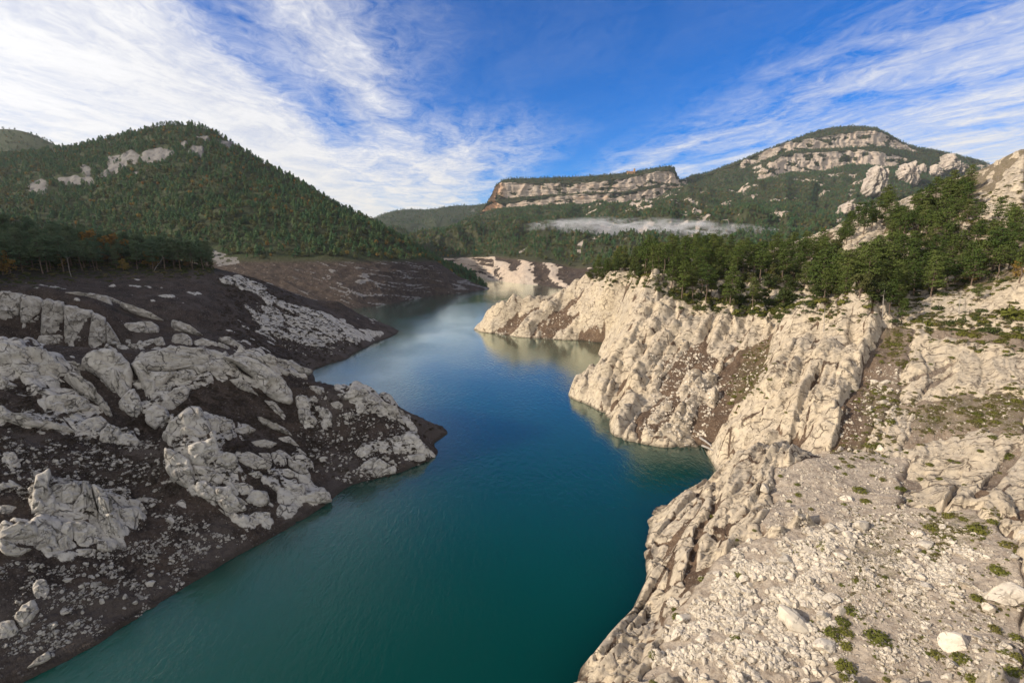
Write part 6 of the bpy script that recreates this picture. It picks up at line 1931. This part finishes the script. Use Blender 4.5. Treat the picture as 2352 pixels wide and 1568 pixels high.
single('pine_tree', PINES[0], 1632, 600, 92, 'tallest pine of the spur wood, standing alone against the drifting mist', fanR, d=196)
single('pine_tree', PINES[3], 1876, 590, 50, 'thin pine breaking the skyline where the spur wood meets the bare rock', fanR, d=190)
single('pine_tree', PINES[2], 2070, 745, 60, 'small pine by itself in the scrub below the sloping wood', fanR)
single('pine_tree', PINES[1], 2340, 650, 84, 'pine at the photo edge below the sloping wood', fanR)
single('pine_tree', PINES[4], 2245, 690, 40, 'young bright pine on open ground below the sloping wood', fanR)
for x, y, hp, lab in [(218, 605, 80, 'tall orange brown autumn tree rising from the shaded wood'), (268, 606, 72, 'yellow leaved tree next to the tall orange one in the shaded wood'), (347, 616, 48, 'golden tree low in the shaded wood, near its thin end'),
                      (383, 606, 48, 'yellow autumn tree near the thin end of the shaded wood'), (8, 632, 62, 'rusty orange tree at the photo edge of the shaded wood'), (284, 622, 30, 'small yellow bush like tree at the foot of the shaded wood'), (432, 615, 30, 'small orange tree at the thin end of the shaded wood'), (135, 615, 36, 'little orange tree between the trunks of the shaded wood')]:
    single('autumn_tree', random.choice(AUTUMN), x, y, hp, lab, fanL, hmesh=8.0)
for x, y, hp, lab in [(1609, 602, 34, 'orange tree beside the tallest pine of the spur wood'), (2226, 650, 34, 'orange leaved tree at the foot of the sloping wood'), (2330, 640, 46, 'yellowing tree near the photo edge of the sloping wood'), (1880, 640, 34, 'rust coloured tree inside the spur wood')]:
    single('autumn_tree', random.choice(AUTUMN), x, y, hp, lab, fanR, hmesh=8.0)
for x, y, hp, lab, fn in [(3, 682, 52, 'bare dead trunk at the photo edge above the pale cliff', fanL), (164, 636, 46, 'thin dead pole in front of the shaded wood', fanL), (1895, 760, 58, 'bare grey dead stem on the gravel above the slabby spur', fanR), (2030, 726, 66, 'pale dead trunk leaning beside the rock pinnacle', fanR),
                          (2205, 720, 56, 'slanting grey dead trunk under the sloping wood', fanR)]:
    single('dead_tree', random.choice(SNAGS), x, y, hp, lab, fn, hmesh=9.0, crown='branches')
lean = single('dead_tree', SNAGS[0], 352, 624, 44, 'pale trunk leaning over at the edge of the shaded wood', fanL, hmesh=9.0, crown='branches')
if lean:
    lean.rotation_euler = (0, 0.75, 0)

# trees behind the first rows and low scrub below them
def join_kind(kind):
    (a, b) = kind
    vs, fs, ms, off = [], [], [], 0
    me = bpy.data.meshes.new('tree')
    va = np.zeros(len(a.vertices) * 3, np.float32)
    a.vertices.foreach_get('co', va)
    vb = np.zeros(len(b.vertices) * 3, np.float32)
    b.vertices.foreach_get('co', vb)
    fa = np.zeros(len(a.loops), np.int32)
    a.loops.foreach_get('vertex_index', fa)
    fb = np.zeros(len(b.loops), np.int32)
    b.loops.foreach_get('vertex_index', fb)
    fb = fb.reshape(-1, 4)
    F = np.concatenate([fa.reshape(-1, 3), fb[:, [0, 1, 2]] + len(a.vertices), fb[:, [0, 2, 3]] + len(a.vertices)])
    me = make_mesh('tree', np.concatenate([va, vb]).reshape(-1, 3), F)
    me.materials.append(a.materials[0])
    me.materials.append(b.materials[0])
    mi = np.zeros(len(F), np.int32)
    mi[len(fa) // 3:] = 1
    me.polygons.foreach_set('material_index', mi)
    return me


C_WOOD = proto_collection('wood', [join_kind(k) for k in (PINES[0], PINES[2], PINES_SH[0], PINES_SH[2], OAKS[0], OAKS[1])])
wr = np.array(wood_rest)
n = len(wr)
idx = np.where(wr[:, 3] > 0, rng.integers(4, 6, n), np.where(wr[:, 4] > 0, rng.integers(2, 4, n), rng.integers(0, 2, n)))
s = rng.uniform(.65, 1.05, n)
mass('woodland', 'rest of the pine and oak wood behind the front trees', 'wood', wr[:, :3] - [0, 0, .2], np.column_stack([np.zeros((n, 2)), rng.uniform(0, 6.28, n)]), np.column_stack([s, s, s]), idx, C_WOOD)


def bush_mesh(r, mat, n=260, size=0.16):
    d = r.normal(size=(n, 3))
    d /= np.linalg.norm(d, axis=1, keepdims=True)
    d[:, 2] = np.abs(d[:, 2])
    lump = 1 + 0.30 * fbm3(d[:, 0] * 1.8 + r.uniform(0, 50), d[:, 1] * 1.8, d[:, 2] * 1.8, 2)
    C3 = d * lump[:, None] * r.uniform(.55, 1.0, (n, 1)) * np.array([1, 1, .8])
    V, F = leaves(C3, d + [0, 0, .3], size * r.uniform(.6, 1.3, n), r, .5, .6)
    me = make_mesh('shrub', V, F)
    me.materials.append(mat)
    return me


SHRUBS = [bush_mesh(r_, M_SHRUB) for _ in range(4)] + [bush_mesh(r_, M_OAK) for _ in range(2)]


def put_shrub(u, v, w, h, label, group=None, which=None):
    p = fanR.hit(u, v + h * 0.3)
    if p is None:
        return
    dep = p[1] * CP - (p[2] - H) * SP
    s = w * dep / FPX * 0.63
    o = bpy.data.objects.new('shrub', SHRUBS[which] if which is not None else random.choice(SHRUBS[:4]))
    C.objects.link(o)
    o.location = (p[0], p[1], p[2] - s * 0.12)
    o.scale = (s, s * random.uniform(.8, 1.0), s * min(max(h / w, .6), 1.1))
    o.rotation_euler = (0, 0, random.uniform(0, 6.28))
    tag(o, label, 'shrub', group)


NS = [('N', 1960, 295, 84, 52, 'round green bush on the gravel shelf'), ('N', 2080, 1250, 150, 110, 'widest yellow green shrub low on the stony slope'), ('N', 1790, 1215, 112, 82, 'dark green shrub, lowest on its side in the row beside the white slab'),
      ('N', 1870, 1440, 120, 112, 'big green shrub below the flat white slab'), ('N', 1850, 1150, 82, 62, 'green shrub just under the white boulder of the row'), ('N', 1910, 1080, 86, 72, 'highest green shrub of the row beside the white boulders'),
      ('N', 1160, 1265, 88, 66, 'lone green shrub in the middle of the white stone field'), ('N', 605, 1370, 58, 56, 'small shrub on the bare rocks close to the water'), ('N', 1735, 665, 102, 56, 'low green shrub at the top of the stone field'),
      ('N', 930, 880, 46, 46, 'small brownish shrub on the rock rim above the water'), ('R', 1020, 545, 122, 82, 'olive shrub in the dark grassy hollow'), ('R', 705, 540, 82, 52, 'green shrub at the edge of the dark grassy hollow'),
      ('R', 1150, 820, 112, 52, 'yellowish low shrub under the smooth slab at the photo edge'), ('R', 750, 1370, 88, 58, 'bright shrub touching the biggest rounded boulder'), ('R', 905, 1395, 112, 50, 'yellow flowering shrub below the biggest rounded boulder'),
      ('R', 1255, 1260, 82, 72, 'shrub near the photo edge below the broad cream slab')]
for cr, x, y, w, h, lab in NS:
    (u, v), = px(cr, [(x, y)])
    k = CROPS[cr][2] * .91875
    put_shrub(u, v, w * k, h * k, lab)
for cr, L in {'N': [(1560, 330, 46, 36), (1550, 265, 36, 28), (2110, 230, 46, 36), (2225, 290, 62, 30), (2000, 370, 62, 42), (1860, 395, 42, 26), (1560, 710, 66, 46), (1175, 850, 58, 52), (1875, 1220, 82, 62), (1880, 1305, 76, 72), (1850, 1510, 72, 52), (760, 1120, 56, 52),
                    (745, 1080, 36, 28), (2285, 370, 36, 26), (1640, 425, 32, 28), (990, 470, 34, 24), (1615, 665, 36, 26), (1540, 665, 36, 24), (1155, 625, 28, 24), (1270, 565, 26, 20), (1810, 155, 46, 22), (1900, 145, 50, 22), (1860, 195, 36, 24), (1840, 100, 34, 14), (2120, 85, 50, 20), (2100, 110, 36, 22), (1440, 210, 34, 16), (1500, 375, 32, 26), (2040, 205, 30, 22), (610, 1560, 50, 24)],
              'R': [(815, 465, 66, 52), (1210, 650, 86, 62), (1245, 700, 56, 42), (860, 935, 62, 46), (1005, 1000, 76, 56), (1120, 1200, 66, 56), (1240, 935, 56, 36), (1255, 1475, 100, 62), (985, 1530, 90, 62), (410, 1540, 42, 42), (1255, 1375, 72, 62), (1180, 1360, 42, 36), (920, 490, 62, 32), (1100, 500, 56, 50),
                    (690, 135, 42, 32), (560, 370, 36, 24), (1200, 75, 92, 42), (885, 125, 40, 24), (760, 230, 42, 22), (720, 425, 60, 26), (400, 870, 34, 34), (640, 230, 50, 26), (830, 110, 40, 24), (920, 270, 26, 14), (1150, 190, 32, 16), (1025, 45, 34, 18), (320, 660, 40, 30), (490, 700, 50, 26), (120, 920, 40, 30), (210, 890, 40, 36)],
              'M': [(1945, 125, 66, 62), (1880, 140, 60, 66), (1940, 210, 52, 66), (2020, 220, 66, 56), (2120, 180, 92, 62), (2090, 130, 72, 42), (2310, 230, 60, 46), (2270, 60, 170, 150), (2330, 60, 60, 140), (1730, 140, 72, 82), (1790, 40, 66, 52), (2170, 185, 60, 40), (2200, 260, 60, 44), (2080, 60, 60, 40), (1500, 130, 70, 40), (1590, 150, 60, 40), (1660, 130, 60, 46),
                    (1540, 220, 60, 36), (1520, 280, 76, 40), (690, 515, 30, 26), (620, 575, 36, 20), (460, 625, 40, 24), (530, 635, 36, 20), (440, 670, 48, 20), (495, 690, 30, 16), (470, 730, 30, 20), (1390, 605, 50, 26), (1440, 630, 40, 22), (1380, 580, 30, 20), (1510, 650, 40, 26), (1350, 940, 66, 50), (1420, 935, 60, 40), (1480, 785, 50, 36), (1530, 705, 40, 30), (1330, 900, 30, 26), (2050, 735, 66, 36), (1930, 725, 50, 36), (2250, 670, 50, 30), (2130, 680, 60, 46), (2310, 650, 70, 46), (2160, 730, 40, 30), (2080, 780, 60, 40), (2180, 790, 60, 30), (1820, 635, 36, 18), (1780, 630, 36, 16), (1950, 610, 36, 16), (2260, 570, 60, 24), (2030, 605, 36, 16), (1880, 370, 40, 22), (1740, 415, 30, 16), (2275, 495, 30, 16), (1640, 600, 30, 18), (1920, 565, 30, 14), (800, 730, 32, 18), (825, 540, 22, 12), (675, 635, 28, 14), (1225, 590, 30, 20), (2150, 890, 50, 26), (2070, 985, 30, 20)]}.items():
    k = CROPS[cr][2] * .91875
    lab, grp = {'N': ('small green tuft of scrub between the stones of the near shelf', 'scrub on the near shelf'), 'R': ('low olive shrub on the sunlit gravel slope', 'shrubs on the gravel slope'),
                'M': ('green bush', 'bushes below the sloping wood')}[cr]
    for x, y, w, h in L:
        (u, v), = px(cr, [(x, y)])
        big = cr == 'M' and w > 80
        lab2 = lab + ('' if cr != 'M' else ' in the narrow gully' if u < 1760 else ' under the trees' if v < 790 else ' between the slabs by the photo edge' if u > 2130 else ' beside the brown gully' if u < 1990 else ' between the slabs')
        put_shrub(u, v, w * k, h * k, '%s %s' % (size_word(w, 40, 62), lab2) + (' higher up' if v < (1230 if cr != 'M' else 760) else ' lower down'), grp, random.choice([4, 5]) if (cr == 'M' and y < 200 and random.random() < .6) else None)

C_SCRUB = proto_collection('scrub', [bush_mesh(r_, M_DRY, 60, .3), bush_mesh(r_, M_SHRUB, 60, .3), bush_mesh(r_, M_OAK, 110, .22)])


def scrub(name, label, zones, fan, kinds, ):
    P, S, I = [], [], []
    for poly, n, lo, hi, ks in zones:
        q = scatter_fan(fan, poly, n, 20, 110.0, True)
        P.append(q)
        S.append(lo + (hi - lo) * rng.uniform(size=len(q))**2)
        I.append(rng.choice(ks, len(q)))
    P, S, I = np.concatenate(P), np.concatenate(S), np.concatenate(I)
    n = len(P)
    return mass(name, label, 'scrub', P, np.column_stack([np.zeros((n, 2)), rng.uniform(0, 6.28, n)]), np.column_stack([S, S, S * rng.uniform(.5, .9, n)]), I, C_SCRUB)


scrub('ground_cover', 'dry grass and low green herbs between the rocks of the sunlit bank', [
    (px('M', [(1600, 700), (1800, 640), (2352, 560), (2352, 850), (2000, 830), (1780, 860), (1650, 850)]), 1100, .12, .42, [0, 0, 0, 1]), (px('M', [(1290, 560), (1540, 580), (1560, 700), (1480, 900), (1560, 1000), (1100, 1000), (1330, 900)]), 500, .15, .5, [0, 1]),
    (px('L', [(1340, 560), (1520, 520), (1480, 780), (1320, 940), (1240, 900)]), 350, .2, .6, [0, 1]), (px('M', [(1440, 170), (1640, 180), (1600, 300), (1600, 400), (1440, 430)]), 300, .2, .6, [0, 0, 1]),
    (ZN3, 900, .08, .26, [0, 0, 1]), (px('R', [(640, 480), (1100, 500), (1000, 720), (700, 620)]), 500, .08, .3, [0, 0, 1]), (px('M', [(1620, 100), (2352, 60), (2352, 330), (2000, 250), (1700, 190)]), 500, .3, .9, [0, 1, 2]),
    (WB, 900, .4, 1.3, [1, 2, 2]), (WA, 1500, .6, 1.9, [2, 2, 1]), (WD, 400, .6, 1.8, [2, 2, 1]), ([(1500, 650), (1560, 670), (1700, 695), (1900, 690), (1900, 710), (1780, 720), (1690, 715), (1580, 700)], 700, .5, 1.6, [1, 2, 2]), ([(1350, 640), (1440, 632), (1510, 636), (1570, 668), (1800, 700), (1800, 730), (1700, 730), (1580, 712), (1500, 660), (1400, 660)], 600, .4, 1.4, [1, 2, 2]),
    ([(2040, 560), (2352, 400), (2352, 660), (2040, 740)], 900, .3, 1.0, [0, 1, 2]), (px('M', [(930, 40), (1280, 20), (1270, 130), (930, 150)]), 160, .2, .8, [0, 1, 2])], fanR, 3)
scrub('undergrowth', 'dark low bushes at the foot of the shaded wood', [(WF, 1100, .5, 1.5, [2, 2, 0]), ([(-50, 660), (0, 655), (200, 640), (480, 630), (500, 618), (300, 625), (0, 640)], 450, .3, .9, [0, 2, 2])], fanL, 3)

M_BRUSH = leaf_mat('dead_brush', [(.10, .085, .07), (.055, .042, .033), (.075, .06, .045)], 0.1)
C_SCRUB = proto_collection('brush', [bush_mesh(r_, M_BRUSH, 70, .34), bush_mesh(r_, M_BRUSH, 110, .22)])
scrub('dead_brush', 'grey brown dead brush and twigs over the dark soil of the shaded point', [
    (px('A', [(0, 870), (230, 870), (340, 1010), (640, 1060), (900, 1000), (1230, 830), (1500, 800), (1900, 960), (2100, 1400), (1700, 1568), (0, 1568)]), 3200, .12, .5, [0, 1]),
    (px('T', [(200, 300), (760, 360), (1100, 480), (1700, 760), (2100, 880), (1900, 1300), (900, 1568), (300, 1300)]), 1700, .15, .6, [0, 1]),
    (px('E', [(0, 250), (300, 230), (800, 520), (1200, 800), (700, 1000), (200, 800), (0, 700)]), 2600, .2, .8, [0, 1])], fanL, 2)

# ------------------------------------------------------------------ forests on the hills
def far_tree(r, h, wid, kind, mat, n=70, size=0.9):
    """a small tree for distant woods: crown of leaf clumps round a stem"""
    if kind == 'pine':
        q = r.uniform(0, 1, n)**0.8
        rr = wid * 1.12 * (1 - q)**0.5 * r.uniform(.5, 1.05, n)
        a = r.uniform(0, 6.28, n)
        C3 = np.column_stack([np.cos(a) * rr, np.sin(a) * rr, h * (.22 + .78 * q)])
        N3 = np.column_stack([np.cos(a), np.sin(a), np.full(n, .9)])
    else:
        d = r.normal(size=(n, 3))
        d /= np.linalg.norm(d, axis=1, keepdims=True)
        C3 = d * np.array([wid, wid, h * .38]) * r.uniform(.75, 1.05, (n, 1)) + [0, 0, h * .58]
        N3 = d + [0, 0, .35]
    V, F = leaves(C3, N3, size * r.uniform(.6, 1.25, n), r, .62, .35)
    v, f = tube([(0, 0, -1.0), (0, 0, h * .8)], [.02 * h, .008 * h], 4)
    F = np.concatenate([f, F[:, [0, 1, 2]] + len(v), F[:, [0, 2, 3]] + len(v)])
    me = make_mesh('far_tree', np.concatenate([v, V]), F)
    me.materials.append(M_BARK)
    me.materials.append(mat)
    mi = np.ones(len(F), np.int32)
    mi[:len(f)] = 0
    me.polygons.foreach_set('material_index', mi)
    return me


FT = [far_tree(r_, 9, w, 'pine', M_FAR) for w in (2.4, 2.9, 2.1, 3.2)] + [far_tree(r_, 8, w, 'oak', M_FAROAK, 80) for w in (2.8, 3.4)] + [far_tree(r_, 8, 2.7, 'oak', M_FARAUT, 80)]
C_FAR = proto_collection('far_tree', FT)


def forest(name, label, loft, weight, count, smin, smax, oakp, autp, vary=60.0):
    P = loft.scatter(weight, count)
    n = len(P)
    patch = fbm3(P[:, 0] / vary, P[:, 1] / vary, P[:, 2] / vary, 3)
    u = rng.uniform(size=n)
    oak = u < oakp + patch * 0.5
    aut = rng.uniform(size=n) < autp * np.clip(1 + patch * 5, 0.05, 5)
    idx = np.where(aut, 6, np.where(oak, rng.integers(4, 6, n), rng.integers(0, 4, n)))
    s = rng.uniform(smin, smax, n) * np.where(oak, .85, 1.0) * np.where(aut, .8, 1)
    return mass(name, label, 'wood', P - [0, 0, .3], np.column_stack([rng.normal(size=(n, 2)) * .05, rng.uniform(0, 6.28, n)]), np.column_stack([s * rng.uniform(.85, 1.15, n), s, s * rng.uniform(.85, 1.2, n)]), idx, C_FAR)


wt = sstep(hill.f, 1.99, 2.04) * sstep(hill.f, 4.8, 4.3) * (1 - 0.97 * sstep(HILL_ROCK, 0.25, 0.6))
forest('hill_forest', 'dense pine forest with yellow autumn trees over the wooded hill', hill, wt, 27000, .5, 1.05, .34, .055)
wt = sstep(mount.f, 1.99, 2.04) * sstep(mount.f, 8.9, 8.3) * (1 - 0.96 * sstep(MOUNT_ROCK, 0.25, 0.6)) * sstep(MOUNT_U, 900, 960) * sstep(MOUNT_U, 2500, 2400)
forest('mountain_forest', 'oak and pine forest covering the mountain below its cliffs', mount, wt, 60000, .65, 1.15, .5, .03, 110.0)
wt = sstep(hazy.f, 0.8, 1.2) * (1 - 0.9 * sstep(hazy_r, .2, .4))
forest('hazy_forest', 'pale wood on the hazy hill behind', hazy, wt, 6000, .8, 1.2, .5, .03)
forest('far_forest', 'blue green wood on the far hill at the end of the lake', gap, sstep(gap.f, 0.6, 1.0), 9000, .9, 1.4, .4, .01)
forest('spur_forest', 'wood on the spur behind the lake bend', gap2, sstep(gap2.f, 0.6, 1.0), 1500, .7, 1.1, .4, .04)

# ------------------------------------------------------------------ chapel on the flat topped cliff, driftwood, mist, haze
def box(c, s, rz=0.0):
    V = np.array([(x, y, z) for x in (-.5, .5) for y in (-.5, .5) for z in (0, 1)]) * np.array(s)
    ca, sa = math.cos(rz), math.sin(rz)
    V = np.column_stack([V[:, 0] * ca - V[:, 1] * sa, V[:, 0] * sa + V[:, 1] * ca, V[:, 2]]) + np.array(c)
    F = np.array([[0, 1, 3, 2], [4, 6, 7, 5], [0, 4, 5, 1], [2, 3, 7, 6], [1, 5, 7, 3], [0, 2, 6, 4]])
    return V, F


M_STONEWALL = plain_mat('ochre_stone', (.46, .29, .13), 0.9, (.36, .22, .1), 0.4)
M_TILE = plain_mat('roof_tile', (.36, .17, .08), 0.9, (.26, .12, .06), 0.6)
M_DARKOPEN = plain_mat('window_dark', (.03, .025, .02), 0.6)
ch = np.array(W(1449, 402, d=2318))
ch[2] -= 2
chapel = bpy.data.objects.new('chapel', None)
C.objects.link(chapel)
chapel.location = ch
tag(chapel, 'tiny ochre stone chapel with a tower on the flat topped cliff', 'chapel')
v, f = box((0, 0, -4), (34, 14, 17))
link('wall', make_mesh('wall', v, f, flat=True), M_STONEWALL, chapel)
v = np.array([(-18, -8, 13.1), (18, -8, 13.1), (18, 8, 13.1), (-18, 8, 13.1), (-18, 0, 18), (18, 0, 18)], float)
link('roof', make_mesh('roof', v, np.array([[0, 1, 5, 4], [2, 3, 4, 5], [1, 2, 5, 5], [3, 0, 4, 4]])[:2], flat=True), M_TILE, chapel)
v, f = box((15, -1, -4), (7.5, 7.5, 31))
tw = link('tower', make_mesh('tower', v, f, flat=True), M_STONEWALL, chapel)
v = np.array([(10.8, -5.2, 27.1), (19.2, -5.2, 27.1), (19.2, 3.2, 27.1), (10.8, 3.2, 27.1), (15, -1, 31)], float)
link('tower_roof', make_mesh('tower_roof', v, np.array([[0, 1, 4], [1, 2, 4], [2, 3, 4], [3, 0, 4]]), flat=True), M_TILE, tw)
wv, wf = box((0, -7.1, 0), (1.8, .3, 3.0))
wme = make_mesh('window', wv, wf, flat=True)
wme.materials.append(M_DARKOPEN)
for xx in (-12, -5, 2, 9):
    wo = link('window', wme, None, chapel)
    wo.location = (xx, 0, 4)

for x1, y1, x2, y2, lab in [(1045, 1168, 1122, 1222, 'bleached log lying on the brown soil at the back of the cove'), (1060, 1228, 1128, 1250, 'pale log half in the water at the back of the cove')]:
    (a, b), (c, d) = px('L', [(x1, y1), (x2, y2)])
    p, q = fanR.hit(a, b), fanR.hit(c, d)
    if p is not None and q is not None:
        p[2] = max(p[2], 0.05)
        q[2] = max(q[2], 0.05)
        L = q - p
        V, F = tube([np.zeros(3) + [0, 0, .25], L * .5 + [0, 0, .35], L + [0, 0, .25]], [.28, .24, .14], 8)
        o = link('driftwood_log', make_mesh('driftwood_log', V, F), M_DEAD)
        o.location = p
        tag(o, lab, 'log')


def mist_mat():
    m, t = new_mat('mist')
    g = t.n('ShaderNodeTexCoord').outputs['Generated']
    P = t.n('ShaderNodeTexCoord').outputs['Object']
    s = t.n('ShaderNodeVectorMath', {0: P, 1: (.55, 1, 1.7)}, operation='MULTIPLY').outputs[0]
    nz = t.noise(s, 0.030, 6, 0.66, 1.6)
    c = t.n('ShaderNodeVectorMath', {0: g, 1: (.5, .5, .5)}, operation='SUBTRACT').outputs[0]
    r = t.n('ShaderNodeVectorMath', {0: c}, operation='LENGTH').outputs['Value']
    fall = t.mr(r, 0.5, 0.0, 0.0, 1.0, False)
    sz = t.n('ShaderNodeSeparateXYZ', {0: g})
    d = t.math('MULTIPLY', t.mr(nz, 0.46, 0.70, 0.0, 1.0), fall)
    d = t.math('MULTIPLY', d, 0.24)
    v = t.n('ShaderNodeVolumePrincipled', {'Color': (1, 1, 1, 1), 'Density': d, 'Anisotropy': 0.0})
    t.t.links.new(v.outputs[0], t.n('ShaderNodeOutputMaterial').inputs['Volume'])
    return m


M_MIST = mist_mat()
for u0, v0, d0, lx, lz, ly, rz in [(1500, 528, 950, 400, 40, 90, 0.0), (1310, 524, 1080, 170, 30, 70, 0.0), (1670, 543, 900, 220, 40, 70, 0.1)]:
    V, F = _ICO[3]
    c = W(u0, v0, d=d0)
    o = link('mist', make_mesh('mist', V * np.array([lx, ly, lz]) * 0.5 * 1.25, F), M_MIST)
    o.location = c
    o.rotation_euler = (0, 0.03, rz)
    tag(o, 'thin strip of white mist drifting along the foot of the mountain', 'mist', kind='stuff')

def haze_mat():
    m, t = new_mat('haze_air')
    v = t.n('ShaderNodeVolumePrincipled', {'Color': (.80, .88, 1.0, 1), 'Density': HAZE, 'Anisotropy': 0.3})
    t.t.links.new(v.outputs[0], t.n('ShaderNodeOutputMaterial').inputs['Volume'])
    return m


HAZE = 0.00004
v, f = box((0, 5400, -16), (15000, 12800, 790))
o = link('haze', make_mesh('haze', v, f, flat=True), haze_mat())
o.display_type = 'WIRE'
tag(o, 'thin blue morning haze filling the valley', 'haze', kind='stuff')
